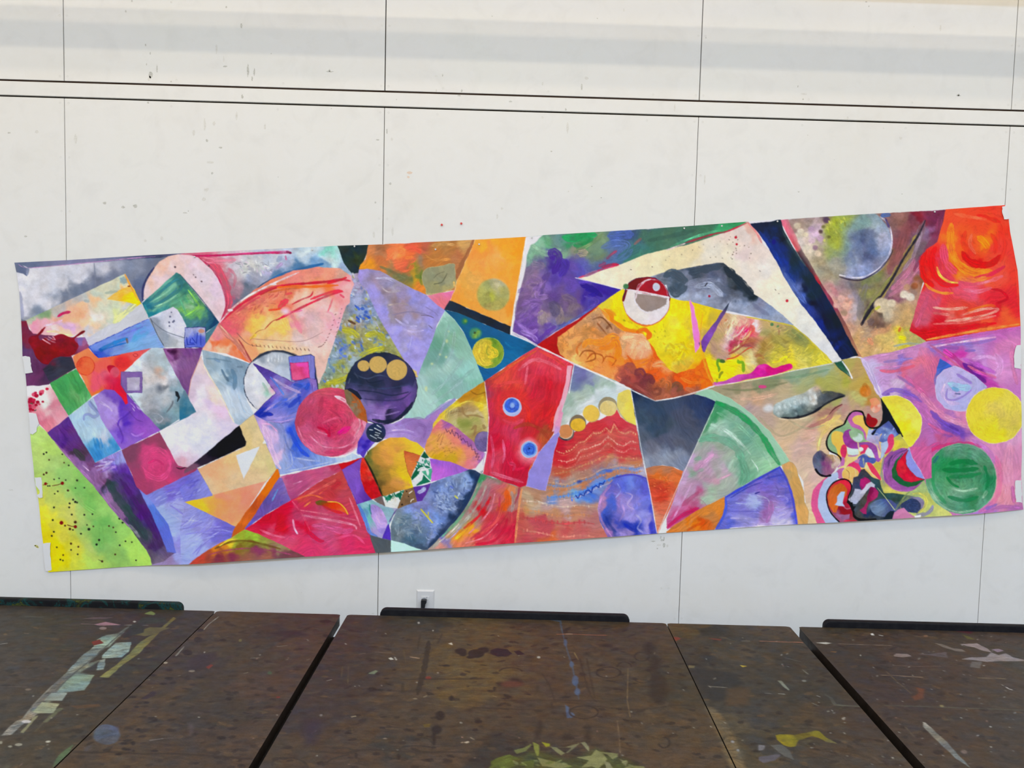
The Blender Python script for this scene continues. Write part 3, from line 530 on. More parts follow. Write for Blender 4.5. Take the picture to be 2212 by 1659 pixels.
for q,wd,c,a in [([(1020,410),(1080,480),(1180,620)],26,(80,120,215),.8),([(1060,430),(1200,520),(1380,600)],30,(168,150,200),.8),([(900,870),(1050,750),(1200,690),(1300,640),(1380,560)],20,(200,170,215),.5),([(1240,770),(1330,690),(1380,640)],40,(38,62,188),.8),([(1060,780),(1150,710),(1230,670)],30,(60,92,205),.7),([(880,860),(960,850),(1050,860)],40,(22,40,165),.85),([(1300,500),(1400,520)],40,(44,74,190),.8),([(1440,560),(1480,490)],40,(42,80,200),.8),([(870,900),(1100,900),(1350,840),(1500,700),(1540,500)],18,(160,145,215),.6),([(990,940),(1150,945),(1320,900)],14,(178,150,215),.7),([(1510,480),(1530,600),(1480,730)],14,(105,80,170),.7),([(1400,830),(1500,740),(1545,640)],12,(190,170,222),.7)]: B(q,wd,c,a)
P([(825,858),(960,935),(1150,968),(1310,940),(1340,1080),(1420,1200),(1550,1320),(1750,1380),(1900,1370),(2060,1290),(2122,1372),(1840,1425),(1500,1500),(1130,1575),(1050,1400),(960,1180)],
  [(900,950,(165,150,216)),(1000,1100,(214,182,226)),(1100,1350,(216,186,226)),(950,1000,(205,160,215)),(1150,1100,(142,152,206)),(1250,1200,(132,146,202)),(1290,1040,(50,84,212)),(1340,1180,(44,86,214)),(1250,1400,(152,166,216)),(1500,1420,(120,146,216)),(1800,1400,(152,176,226)),(1200,1520,(150,170,222)),(2000,1350,(188,204,236)),(1430,1300,(80,112,214)),(1400,1420,(130,150,215)),(1100,1020,(130,140,200)),(1100,1200,(150,155,208)),(1650,1400,(135,160,220))],b(-70,.08))
B([(930,970),(1000,1160),(1080,1400),(1140,1500)],55,(224,186,228),.75); B([(920,965),(1020,980),(1100,1060)],20,(228,160,205),.7); B([(1255,1020),(1300,1150),(1390,1290),(1480,1360)],40,(36,72,206),.75); B([(1180,1100),(1230,1250),(1300,1300)],14,(90,110,180),.6)
for q in ([(1300,1370),(1450,1400),(1650,1420)],[(1260,1300),(1280,1450),(1180,1520)],[(1200,1540),(1500,1480),(1800,1410)]): B(q,16,(185,195,232),.6)
P([(1940,1330),(2040,1260),(2090,1300),(2110,1365),(2000,1320)],(222,228,240))
P([(652,990),(668,1000),(700,1070),(742,1175),(722,1232),(450,1355),(200,1470),(30,1540),(-10,1560),(10,1510),(200,1370),(420,1180)],[(600,1100,(4,6,20)),(400,1300,(6,6,20)),(200,1410,(40,30,45)),(80,1490,(120,80,105))],('m',.05))
S(400,930)
P([(820,-190),(850,-130),(950,120),(1092,462),(960,610),(330,775),(280,660),(155,462),(450,325),(728,185),(742,130),(690,20),(655,-60)],
  [(300,500,(232,172,130)),(400,420,(236,176,130)),(280,650,(216,185,145)),(600,650,(214,186,150)),(900,350,(216,198,146)),(850,-50,(212,192,142)),(550,330,(232,192,135)),(900,550,(222,192,150)),(780,150,(214,190,130)),(450,600,(228,185,140)),(1000,450,(214,200,140)),(870,100,(222,198,150))],('m',.035),line=(170,150,120),lw=.3)
P([(615,295),(892,188),(702,578)],(217,222,238),('m',.01)); P([(935,150),(950,110),(972,150)],(226,228,236),None)
P([(0,850),(330,770),(960,608),(880,740),(610,1150)],[(60,850,(232,192,40)),(200,860,(236,200,50)),(300,960,(234,165,75)),(250,800,(232,175,80)),(420,800,(236,146,116)),(700,830,(232,140,116)),(560,1000,(236,152,110)),(850,660,(236,152,126)),(560,1090,(236,170,110)),(450,1000,(234,152,95))],('m',.03),wob=.5)
P([(150,462),(330,772),(0,850),(-60,700)],[(100,600,(118,116,210)),(250,720,(134,136,216)),(50,780,(120,120,212))],b(30,.08)); D_([(40,560),(180,560),(270,740),(40,800)],12,110,14,-35,25,[(92,88,195),(155,160,228)],.6,31)
P([(0,865),(330,1020),(610,1150),(560,1270),(60,1585),(-20,1600),(-60,1200)],[(100,1000,(140,142,216)),(300,1120,(142,140,216)),(500,1180,(108,100,200)),(300,1350,(140,138,214)),(100,1350,(158,172,230)),(150,1500,(150,160,226)),(450,1280,(112,105,200)),(20,950,(150,152,222))],b(25,.09))
D_([(30,980),(480,1180),(380,1330),(120,1420)],26,220,12,-20,30,[(178,184,236),(118,112,206),(152,156,224)],.6,32)
P([(1098,462),(1112,458),(1134,550),(905,910),(722,1172),(690,1190),(560,1272),(600,1160),(750,950)],[(1090,530,(222,112,14)),(900,800,(205,92,32)),(850,850,(190,80,35)),(700,1080,(214,104,34)),(620,1200,(190,90,30)),(980,720,(222,112,20))],b(60,.06))
P([(1130,560),(1165,565),(1262,832),(960,1000),(720,1172),(905,905)],[(1120,640,(108,92,172)),(1000,800,(98,82,165)),(1100,850,(105,80,160)),(900,960,(110,80,165)),(780,1120,(92,92,205)),(1200,800,(122,100,175)),(1180,680,(135,105,175))],b(60,.09)); B([(1110,700),(1040,840)],14,(90,140,200),.8); B([(1170,840),(1140,870)],10,(70,70,160),.8); B([(1080,720),(1050,760)],10,(70,90,170),.8)
P([(1138,550),(1500,470),(1842,398),(1880,470),(1600,620),(1340,800),(1268,835),(1165,570)],[(1300,600,(180,75,125)),(1600,480,(196,80,125)),(1800,430,(180,55,90)),(1300,750,(172,70,120)),(1200,580,(190,105,150)),(1500,600,(190,85,130)),(1700,520,(195,90,130))],b(25,.08)); B([(1350,780),(1560,640),(1810,520)],16,(222,160,185),.8); B([(1290,640),(1400,600)],12,(215,150,185),.6)
P([(1268,832),(1340,795),(1600,620),(1880,470),(1930,600),(2060,900),(2212,1220),(2300,1430),(2200,1500),(1480,1540),(1430,1490),(1100,1325),(722,1183),(960,1010)],
  [(950,1070,(200,10,45)),(1150,930,(206,12,50)),(1250,880,(205,15,62)),(1600,780,(196,62,68)),(1480,780,(200,66,72)),(1750,700,(182,52,62)),(1900,900,(196,62,86)),(1650,1050,(192,72,108)),(1350,1200,(200,54,95)),(1700,1200,(192,76,124)),(1500,1430,(206,50,100)),(2000,1330,(206,44,96)),(1900,1100,(194,54,92)),(1600,1250,(190,60,110)),(1430,1150,(200,15,58)),(1100,1120,(195,10,40)),(1000,1200,(205,60,95)),(1400,900,(196,45,85)),(1400,1000,(190,60,100)),(1800,620,(190,70,70)),(2100,1200,(190,60,90)),(1200,1300,(205,70,110)),(1950,700,(190,70,85)),(2150,1400,(205,40,90))],b(15,.08))
for q,wd,c,a in [([(1400,1010),(1700,1060),(2000,1120),(2050,1170)],26,(224,150,175),.6),([(1380,950),(1700,1000),(2050,1070)],16,(220,120,140),.6),([(1530,1130),(1700,1150),(1900,1200),(2000,1180)],60,(198,86,140),.6),([(1290,1060),(1310,1160),(1350,1230)],20,(226,165,195),.7),([(1440,1080),(1480,1200),(1600,1300),(1660,1310)],46,(198,8,52),.7),([(1280,840),(1400,1000),(1500,1200)],14,(222,90,120),.6),([(900,1180),(1050,1240),(1200,1270)],24,(222,120,155),.5),([(1400,800),(1600,700),(1800,590)],24,(214,100,90),.6),([(1750,700),(1850,620)],50,(180,40,55),.6),([(1960,800),(2040,1000),(2100,1150)],18,(222,130,155),.6),([(1300,830),(1500,770),(1650,810)],14,(235,110,60),.7),([(1500,850),(1420,910)],14,(230,130,60),.6),([(1700,1320),(2000,1240),(2150,1340)],26,(216,80,130),.5),([(1600,760),(1700,680)],14,(230,90,70),.7)]: B(q,wd,c,a)
P([(1560,850),(1620,835),(1700,850),(1850,870),(1920,940),(1948,1002),(1870,960),(1750,930),(1640,890),(1580,885)],[(1600,860,(95,84,32)),(1680,850,(120,70,30)),(1750,890,(215,50,15)),(1880,940,(225,90,50)),(1850,890,(220,60,25))],sm=True); B([(1640,890),(1750,950),(1880,985)],26,(206,36,40),.8); L_([(1700,850),(1820,858),(1900,920),(1945,1000)],11,(240,190,60),1,True)
P([(50,1600),(150,1510),(350,1380),(560,1275),(690,1195),(722,1183),(860,1225),(1100,1330),(1440,1490),(1440,1560)],
  [(700,1215,(142,188,56)),(850,1270,(152,192,56)),(620,1290,(150,175,50)),(650,1340,(120,92,30)),(450,1370,(200,124,40)),(850,1340,(104,94,34)),(1000,1340,(140,150,60)),(600,1460,(122,44,74)),(900,1440,(130,50,90)),(400,1500,(118,42,62)),(1150,1440,(122,56,80)),(250,1520,(155,64,50)),(100,1585,(196,62,52)),(1180,1390,(150,140,90)),(700,1550,(152,92,74)),(500,1290,(228,196,44)),(330,1420,(205,120,35)),(1300,1470,(110,60,70)),(1000,1540,(150,92,80)),(250,1600,(180,70,50))],b(12,.08))
B([(370,1400),(560,1320),(760,1310),(950,1350),(1150,1400)],22,(96,66,24),.7); B([(420,1370),(540,1300),(640,1290)],10,(236,208,70),.8); B([(300,1470),(500,1420),(800,1395),(1100,1430),(1350,1480)],14,(150,60,100),.7)
# pink disc
S(400,740)
E_(1745,950,427,412,[(1745,780,(206,60,96)),(1560,700,(186,74,112)),(1900,1000,(202,60,96)),(1700,1200,(205,86,126)),(1480,1120,(196,82,122)),(2080,1150,(222,130,160)),(1400,950,(176,64,96)),(1850,1300,(196,74,112)),(1650,620,(205,80,100)),(1750,1000,(190,40,85)),(2000,800,(205,80,105)),(1560,1280,(210,100,140)),(1700,900,(196,60,100))],t=('s',.09,1745,950))
for q,wd,c,a in [([(1790,640),(1900,690),(2010,800)],34,(232,180,195),.75),([(2070,880),(2090,1000),(2020,1120)],12,(235,190,205),.8),([(1480,1100),(1600,1210),(1690,1250),(1880,1250),(2020,1180)],14,(228,150,180),.6),([(1600,850),(1640,650)],40,(160,50,80),.5),([(1730,800),(1820,860),(1880,950)],20,(160,44,76),.6),([(1640,960),(1800,900),(1880,920)],22,(210,84,120),.7),([(1580,1010),(1680,1050),(1720,1110),(1720,1030)],26,(190,14,60),.8),([(1580,1060),(1700,1100)],12,(232,160,190),.7),([(1820,1095),(1880,1060),(1970,1010)],58,(216,36,120),.9),([(1830,1080),(1900,1035)],26,(240,20,140),.9),([(1670,1310),(1850,1310),(1980,1240)],46,(192,56,100),.7),([(1345,1000),(1420,1180),(1560,1310)],20,(222,130,165),.6),([(2130,920),(2150,1080),(2060,1230),(1900,1340)],34,(226,150,178),.7)]: B(q,wd,c,a)
# ---- third tile column: orange sky, lavender wedge, navy ball
S(720, 500)
P([(425,160),(600,158),(650,148),(900,150),(1000,125),(1700,95),(1480,600),(1450,700),(1110,755),(970,695),(740,575),(560,475),(400,452),(312,462),(330,400),(390,330)],
  [(450,230,(216,136,82)),(370,420,(228,148,36)),(600,190,(160,106,72)),(560,300,(185,125,85)),(720,250,(250,122,72)),(800,240,(255,150,80)),(900,190,(222,92,62)),(950,240,(236,96,66)),(900,330,(240,112,62)),(830,430,(228,100,70)),(750,400,(235,110,70)),(550,400,(200,112,62)),(1150,250,(176,112,62)),
   (1300,200,(184,132,72)),(1400,190,(170,115,60)),(1550,140,(205,160,96)),(1300,350,(190,122,62)),(1050,350,(150,120,90)),(700,470,(130,125,80)),(800,520,(108,116,76)),(600,500,(212,132,62)),(1000,600,(196,152,36)),(900,590,(112,118,62)),(1040,520,(88,122,52)),(1050,660,(228,132,52)),(1100,150,(192,96,72)),(1450,450,(186,122,76)),(1500,350,(182,112,72)),(980,520,(195,150,40)),(1250,300,(190,120,55))],b(20,.08))
for q,wd,c in ([[(640,340),(760,240),(860,260)],50,(252,128,74)],[[(700,200),(760,240),(720,330)],36,(255,140,86)],[[(860,200),(950,190),(1040,250)],40,(236,92,66)],[[(760,420),(860,380),(980,330)],50,(232,106,70)],[[(860,320),(950,300)],30,(248,130,60)],[[(830,480),(900,460),(960,400)],40,(224,102,64)],[[(560,420),(700,480),(860,560)],30,(108,112,76)],[[(1180,170),(1300,150),(1450,160)],30,(196,150,92)],[[(1100,280),(1200,340),(1400,330)],26,(206,140,70)]): B(q,wd,c,.7)
P([(1070,500),(1130,440),(1260,420),(1430,388),(1452,450),(1455,650),(1350,700),(1240,745),(1125,752),(1110,690),(1070,600)],[(1200,520,(142,142,112)),(1300,600,(128,130,102)),(1380,480,(152,152,120)),(1200,680,(152,150,106)),(1120,520,(140,145,115)),(1400,650,(170,160,105))],('i',.06),sm=True,line=(178,168,120),lw=.8)
L_([(1360,500),(1330,560),(1290,610),(1200,630)],9,(84,86,66),.8,True); L_([(1330,480),(1250,510),(1200,560)],8,(108,108,84),.8,True); B([(1110,740),(1240,745),(1420,690)],12,(206,190,130),.8); B([(1060,460),(1040,560),(1060,640)],24,(96,120,50),.6)
B([(1690,95),(1640,220),(1560,360),(1500,480),(1480,590)],56,(156,98,60),.9); B([(1660,230),(1600,330)],14,(120,66,42),.7); B([(1440,600),(1450,660)],22,(206,170,96),.8)
P([(1115,765),(1240,752),(1452,705),(1390,830),(1322,945),(1240,880)],[(1250,800,(224,122,150)),(1400,740,(228,118,170)),(1300,880,(226,118,130)),(1160,780,(222,130,155))],b(-30,.04))
P([(1700,98),(1800,90),(2000,82),(2318,60),(2240,500),(2180,850),(2128,1142),(1850,1020),(1400,832),(1455,700),(1485,585),(1560,420)],
  [(1850,150,(246,170,48)),(2000,150,(244,160,44)),(1780,250,(240,150,66)),(1800,350,(240,162,82)),(1600,520,(226,168,82)),(1600,700,(226,168,76)),(1950,330,(244,176,90)),(2050,1000,(236,168,76)),(2150,500,(246,160,48)),(1500,800,(238,152,62)),(2200,150,(244,156,38)),(2080,920,(242,150,52)),(1620,800,(240,160,60)),(1650,620,(220,165,84)),(2100,700,(244,162,60)),(1700,420,(242,160,70)),(2150,300,(246,165,50)),(1900,450,(242,162,70))],('i',.05),line=(250,205,140),lw=.5)
E_(1910,755,192,190,[(1850,780,(178,182,72)),(1950,650,(172,172,128)),(1800,650,(168,168,98)),(1850,900,(162,152,90)),(2000,850,(172,164,88)),(2000,640,(182,180,150)),(1780,800,(160,160,88)),(2050,760,(170,165,95))],soft=2.4,t=('m',.08))
P([(1390,832),(1420,838),(1820,1010),(2118,1140),(2108,1232),(1950,1170),(1800,1105),(1480,968),(1330,935),(1360,880)],[(1500,900,(26,38,56)),(1900,1100,(18,30,48)),(1400,870,(30,44,60))],('m',.08))
P([(1330,940),(1480,972),(1800,1108),(2108,1235),(2250,1290),(2440,1370),(2250,1480),(2000,1650),(1795,1792),(1650,1400),(1560,1200),(1450,1050)],[(1500,1050,(2,92,136)),(1800,1250,(0,88,140)),(2200,1350,(4,96,150)),(1900,1700,(0,90,150)),(1400,970,(10,80,120)),(2100,1500,(6,104,160)),(2300,1380,(0,84,130))],b(-15,.06),wob=.5)
B([(2050,1320),(2120,1380),(2200,1390)],14,(50,130,180),.5)
E_(1570,1075,28,30,(44,122,84),soft=3); E_(1580,1070,10,10,(120,160,60),soft=2); E_(1698,1215,68,64,[(1698,1215,(130,165,60)),(1650,1180,(60,130,110)),(1740,1260,(80,145,100)),(1700,1160,(70,140,80))],soft=3,t=('s',.08,1698,1215)); E_(1690,1210,8,8,(60,80,40),t=None)
E_(1850,1330,130,60,(20,110,100),soft=5,al=.8)
E_(1847,1450,185,180,[(1850,1300,(92,140,44)),(1990,1450,(120,160,50)),(1850,1600,(130,158,46)),(1720,1400,(206,184,66)),(1700,1500,(216,186,60)),(1880,1450,(226,196,56)),(1830,1500,(210,185,55)),(1950,1560,(115,150,45))],t=('s',.10,1850,1450),line=(190,205,90),lw=.5)
for q,wd,c in ([[(1760,1360),(1740,1480),(1800,1580),(1900,1570)],40,(224,194,66)],[[(1830,1340),(1800,1450),(1850,1520),(1950,1470)],26,(210,188,56)],[[(1880,1380),(1940,1420),(1950,1480),(1850,1500)],34,(234,202,52)],[[(1850,1360),(1830,1440),(1860,1480)],14,(150,160,50)]): B(q,wd,c,.8)
P([(1335,948),(1450,1060),(1560,1216),(1650,1416),(1720,1596),(1797,1790),(1640,1890),(1500,1996),(1380,2000),(1080,2245),(820,2260),(900,2140),(1000,1980),(1010,1860),(1000,1760),(1030,1660),(1110,1470),(1200,1216)],
  [(1300,1130,(132,182,166)),(1230,1350,(104,160,140)),(1430,1500,(146,186,182)),(1600,1700,(150,202,192)),(1200,1700,(150,190,182)),(1100,2000,(168,206,198)),(1500,1850,(140,182,178)),(950,2180,(162,206,200)),(1350,1030,(165,208,196)),(1160,1500,(112,160,150)),(1450,1320,(130,178,150)),(1550,1450,(140,188,172)),(1650,1800,(130,190,172)),(1300,1950,(130,180,165)),(1350,1600,(160,198,192)),(1060,1820,(160,196,196))],b(-58,.05))
for q in ([(1380,1120),(1300,1400),(1180,1660)],[(1450,1200),(1420,1420),(1330,1600)],[(1560,1500),(1380,1750),(1180,1950)],[(1640,1660),(1400,1900),(1150,2080)],[(1680,1640),(1560,1740),(1400,1840)]): B(q,36,random.Random(q[0][0]).choice([(176,212,206),(120,168,158),(150,176,180)]),.35)
for q in [(1355,1310,10,16),(1110,1880,14,26),(1350,1500,7,8),(1275,1470,6,6),(1380,1195,6,6),(1180,1580,12,8)]: E_(*q,(208,218,160),soft=2,al=.8)
P([(312,462),(400,450),(560,472),(740,578),(860,640),(970,700),(1110,760),(1240,880),(1332,945),(1240,1110),(1180,1300),(1110,1470),(1030,1660),(1000,1760),(960,1690),(850,1540),(760,1390),(650,1200),(560,1050),(480,880),(400,700),(330,620),(296,540)],
  [(330,520,(166,152,228)),(500,560,(152,134,160)),(600,700,(150,130,142)),(750,850,(146,126,132)),(720,700,(160,152,172)),(950,760,(150,146,218)),(1200,900,(152,146,222)),(850,950,(156,136,150)),(1000,1050,(160,156,216)),(1080,1100,(158,148,186)),(950,1150,(155,150,196)),(430,740,(158,152,232)),(560,950,(158,152,232)),(700,1180,(162,156,236)),(950,1400,(156,150,228)),(950,1600,(166,156,232)),(960,1300,(176,164,204)),(650,930,(155,145,160)),(800,760,(150,138,180)),(420,600,(155,148,200)),(1150,1180,(150,145,215)),(690,570,(155,150,190)),(1080,1450,(160,152,225))],('m',.06),wob=.6)
for q,wd,c in ([[(500,560),(640,560),(740,600)],22,(176,176,206)],[[(560,640),(650,720),(800,710)],18,(180,170,180)],[[(700,1000),(900,960),(1060,980),(1200,1030)],12,(120,112,150)],[[(740,1040),(860,1120),(1000,1130)],16,(196,190,236)],[[(820,1030),(900,1100)],18,(188,182,232)],[[(660,880),(820,860),(900,880)],16,(176,160,156)],[[(1050,1000),(1150,1010),(1200,1032)],6,(70,55,60)],[[(1100,900),(1200,960),(1250,1005)],8,(110,105,160)],[[(1140,1120),(1185,1160)],8,(80,66,96)],[[(820,1160),(950,1200),(1080,1180)],16,(186,178,230)],[[(940,1250),(910,1400),(900,1480)],12,(186,180,236)],[[(470,1010),(560,1180)],8,(165,160,220)]): B(q,wd,c,.65)
S(720,720)
P([(400,1070),(700,1085),(850,1015),(1080,1025),(1450,775),(1460,800),(1250,1000),(1185,1150),(1085,1370),(950,1290),(750,1240),(600,1260),(500,1300),(400,1400),(362,1492),(290,1400),(300,1300),(380,1150)],
  [(700,1120,(172,146,212)),(950,1070,(150,116,186)),(850,1220,(168,142,212)),(1050,1150,(142,108,176)),(1200,1000,(166,126,196)),(1350,870,(142,142,190)),(320,1370,(62,42,176)),(400,1290,(108,82,192)),(300,1430,(92,62,182)),(650,1220,(175,150,215)),(1000,1280,(160,130,195)),(850,1130,(160,135,205)),(450,1080,(120,100,160))],('i',.06))
for q,wd,c in ([[(740,1100),(880,1050),(1000,1010),(1080,1020)],22,(140,108,178)],[[(640,1190),(850,1180),(1000,1230)],12,(142,110,190)],[[(1000,1080),(1100,1120),(1080,1250)],26,(132,98,166)],[[(1100,1020),(1250,900),(1430,790)],30,(140,132,190)],[[(700,1160),(850,1150),(960,1180)],16,(190,168,225)]): B(q,wd,c,.7)
for q in [(330,1380,34,28),(370,1350,30,24),(310,1420,24,24),(420,1290,28,20),(350,1300,26,26)]: E_(*q,random.Random(q[0]).choice([(52,34,170),(84,64,196),(96,78,200)]),soft=1.5,al=.8)
P([(940,430),(990,455),(1010,520),(985,520)],(214,184,110))
E_(574,655,428,424,[(575,300,(26,36,58)),(500,560,(32,42,66)),(250,520,(28,40,64)),(800,600,(36,42,72)),(600,740,(52,50,92)),(450,780,(84,74,124)),(600,850,(92,66,142)),(600,960,(128,92,172)),(870,800,(112,76,156)),(930,600,(46,46,86)),(280,760,(72,66,112)),(430,920,(132,108,176)),(800,930,(90,62,136)),(640,1040,(34,32,66)),(900,700,(100,80,150)),(560,1000,(150,120,190)),(880,900,(30,36,60)),(380,850,(125,115,170)),(350,960,(120,100,165)),(430,1040,(110,90,155))],t=('m',.05),line=(22,28,44),lw=.9)
for q,wd,c,a in [([(240,480),(400,540),(560,500),(760,560)],12,(64,78,108),.7),([(230,600),(400,620),(560,660),(760,640),(940,600)],12,(50,62,98),.7),([(300,680),(500,700),(700,740),(900,700)],14,(30,36,66),.8),([(330,780),(560,800),(800,790),(930,700)],14,(50,44,92),.8),([(450,960),(600,980),(800,930)],16,(156,130,196),.6),([(420,880),(600,900),(760,880)],14,(120,92,164),.7),([(470,1030),(600,1055),(750,1030),(880,920),(950,820)],38,(24,30,52),.9),([(250,460),(300,540)],10,(90,100,125),.5),([(180,600),(200,540)],14,(80,90,115),.5),([(960,640),(985,560)],12,(90,90,130),.6),([(240,660),(330,740),(410,860)],20,(90,86,140),.5),([(390,550),(440,590),(600,560)],10,(20,28,50),.8)]: B(q,wd,c,a)
P([(145,670),(200,655),(290,700),(340,780),(320,790),(240,720),(160,690)],(24,30,50))
P([(132,680),(165,672),(220,710),(320,800),(385,920),(412,1070),(385,1050),(280,1000),(220,920),(160,820)],[(170,760,(112,104,80)),(220,880,(128,120,102)),(250,740,(172,84,24)),(320,860,(176,84,22)),(370,980,(172,84,28)),(300,960,(130,110,90)),(260,800,(180,78,20))],b(-55,.1)); B([(220,820),(290,830),(300,900)],14,(206,90,30),.7)
for (x,y,r,r2) in [(363,387,68,64),(535,373,103,98),(760,437,121,120)]: E_(x,y,r,r2,(200,166,94),t=('s',.035,x,y),wob=.6)
L_([(420,400),(440,390)],6,(150,130,90)); L_([(760,400),(790,430),(770,460)],4,(170,140,80),.7,True)
E_(512,1187,113,112,[(500,1150,(30,44,66)),(540,1250,(26,36,60)),(480,1200,(40,52,74)),(590,1130,(30,45,100))],t=('m',.1))
for q in ([(520,1095),(575,1130)],[(430,1150),(475,1155)],[(490,1130),(575,1175)],[(500,1180),(560,1200)],[(495,1210),(545,1220)],[(440,1215),(520,1260)],[(530,1240),(580,1258)]): L_(q,9,(205,216,226))
P([(1190,1140),(1200,1080),(1280,960),(1400,865),(1550,740),(1700,640),(1808,575),(1832,700),(1852,850),(1855,1160),(1700,1300),(1688,1310),(1480,1130),(1290,1020)],
  [(1290,950,(226,200,50)),(1480,820,(222,200,44)),(1750,880,(216,196,52)),(1700,650,(186,126,28)),(1820,780,(182,116,30)),(1600,700,(190,130,30)),(1500,960,(196,178,130)),(1400,960,(180,165,115)),(1700,1000,(194,178,136)),(1580,1060,(150,154,80)),(1500,1070,(190,185,130)),(1680,1180,(155,125,76)),(1790,1080,(204,188,130)),(1820,960,(215,200,110)),(1550,920,(150,120,80)),(1640,940,(170,140,95)),(1230,1040,(225,190,60)),(1770,760,(195,150,35)),(1650,1100,(175,165,95)),(1800,840,(220,195,50))],b(28,.07))
for i,x in enumerate(range(1340,1600,22)): L_([(x,1010-int((x-1340)*.35)),(x+10+(i%3)*8,930-int((x-1340)*.2))],7,(142,124,82),.7)
for q,wd in ([[(1540,880),(1560,960),(1620,1000)],26],[[(1400,960),(1480,930),(1540,940)],14],[[(1650,1150),(1700,1110),(1680,1220)],30],[[(1790,1090),(1810,1140)],30],[[(1600,980),(1700,980),(1800,1010)],16]): B(q,wd,(142,112,70),.7)
B([(1640,690),(1720,730),(1820,700)],14,(130,84,20),.7); B([(1300,1000),(1450,880),(1620,810),(1800,850)],12,(236,216,90),.6); E_(1570,1080,60,34,(126,142,62),soft=6,al=.6)
P([(1095,1370),(1130,1270),(1185,1150),(1240,1080),(1290,1022),(1400,1080),(1480,1130),(1600,1230),(1690,1312),(1750,1400),(1815,1430),(1785,1570),(1700,1625),(1600,1615),(1350,1540),(1150,1475),(1110,1430)],
  [(1250,1100,(226,130,132)),(1200,1130,(225,110,120)),(1400,1110,(160,92,172)),(1550,1230,(158,92,170)),(1640,1310,(148,88,162)),(1300,1250,(228,162,92)),(1450,1250,(236,132,112)),(1380,1200,(232,140,110)),(1480,1440,(222,158,66)),(1200,1370,(222,168,62)),(1250,1460,(200,160,28)),(1400,1500,(205,165,40)),(1650,1450,(236,134,112)),(1660,1580,(232,122,132)),(1780,1480,(162,102,182)),(1550,1350,(236,132,112)),(1310,1060,(170,95,165)),(1720,1400,(165,110,175)),(1560,1500,(228,160,90)),(1740,1560,(230,130,150))],b(25,.07))
zz=[(1340,1130),(1360,1180),(1380,1160),(1400,1200),(1420,1150),(1430,1190),(1450,1230),(1460,1180),(1490,1200),(1495,1250),(1520,1220),(1530,1280),(1550,1250),(1580,1300),(1600,1290),(1615,1350),(1650,1330),(1655,1390),(1690,1380),(1700,1440),(1730,1430),(1700,1480),(1745,1470),(1720,1510),(1750,1510)]
L_(zz,6,(74,40,80),.8)
for q in ([(1300,1200),(1240,1290)],[(1330,1180),(1280,1330)],[(1270,1200),(1250,1240)]): L_(q,5,(120,70,60),.6)
D_([(1180,1280),(1450,1300),(1500,1480),(1150,1440)],26,16,5,10,60,[(150,95,50),(120,80,40)],.7,41)
E_(1800,1290,108,118,[(1780,1250,(124,108,160)),(1850,1340,(100,86,140)),(1750,1340,(110,95,150))],t=('s',.08,1800,1290),line=(96,80,120),lw=.5)
# ---- lower middle: small jewel-like shapes and the shell
S(720,910)
P([(1808,370),(1770,600),(1760,640),(1620,590),(1700,560),(1790,440)],(224,226,232))
P([(72,512),(345,438),(300,500),(180,540),(108,582)],(196,20,30),b(15,.05))
P([(108,580),(200,530),(345,442),(318,600),(340,740),(400,850),(462,932),(380,970),(290,995),(200,790)],[(200,620,(130,86,192)),(280,600,(112,70,175)),(250,800,(126,82,192)),(350,930,(112,66,180)),(400,960,(80,40,150))],b(-60,.06),line=(82,50,150),lw=.5)
P([(348,440),(372,436),(440,560),(520,740),(585,885),(560,902),(462,934),(380,830),(335,700),(318,600)],[(350,560,(206,28,26)),(400,800,(190,12,28)),(420,560,(222,96,66)),(480,720,(214,84,56)),(400,650,(205,35,30)),(520,860,(190,20,30)),(440,680,(215,80,55))],('m',.1))
P([(372,430),(432,350),(560,248),(680,194),(850,198),(1000,258),(1090,335),(1045,412),(950,380),(848,352),(870,500),(905,620),(945,700),(952,790),(850,822),(592,900),(540,780),(480,640)],
  [(440,430,(96,104,48)),(480,600,(96,92,44)),(560,820,(96,78,38)),(650,830,(172,118,52)),(560,480,(190,134,58)),(520,560,(140,115,50)),(620,640,(165,125,52)),(650,300,(222,156,66)),(750,600,(206,158,52)),(760,750,(206,142,72)),(850,240,(230,188,52)),(1000,320,(238,200,50)),(850,600,(226,188,44)),(930,770,(246,216,22)),(700,400,(216,150,72)),(500,300,(200,150,60)),(870,760,(205,140,85)),(900,660,(235,195,30)),(820,450,(226,180,60)),(700,250,(225,165,60))],b(5,.06))
B([(372,436),(440,560),(520,730),(590,895)],20,(28,30,20),.9); B([(410,350),(416,400)],6,(40,30,20),.8)
P([(850,356),(950,382),(1048,410),(985,540),(932,672),(890,590),(868,480)],[(930,450,(206,104,56)),(880,520,(214,122,62)),(960,560,(222,120,50)),(900,400,(190,80,45))],b(10,.06),line=(150,66,38),lw=.5)
P([(1088,358),(1135,430),(1168,500),(1184,620),(1162,735),(980,782),(955,770),(930,680),(985,545),(1045,412)],(220,224,228))
P([(1088,358),(1140,430),(1100,440),(1050,420)],(16,84,62))
D_([(1010,480),(1120,450),(1170,520),(1175,560),(1060,560),(980,640)],26,44,16,50,40,[(22,122,96),(40,140,112),(12,98,74)],.9,51)
P([(1000,560),(1060,540),(1000,640),(940,700),(935,670)],(10,92,64)); P([(1060,600),(1180,560),(1184,640),(1160,700),(1100,640)],(76,170,140),b(30,.1)); P([(1000,760),(1060,700),(1080,640),(1120,680),(1160,720),(1100,740)],(20,108,80)); B([(1010,590),(1060,560),(1120,580),(1130,640)],26,(220,224,232),.9); B([(950,720),(1000,690),(1040,680)],30,(222,224,232),.9)
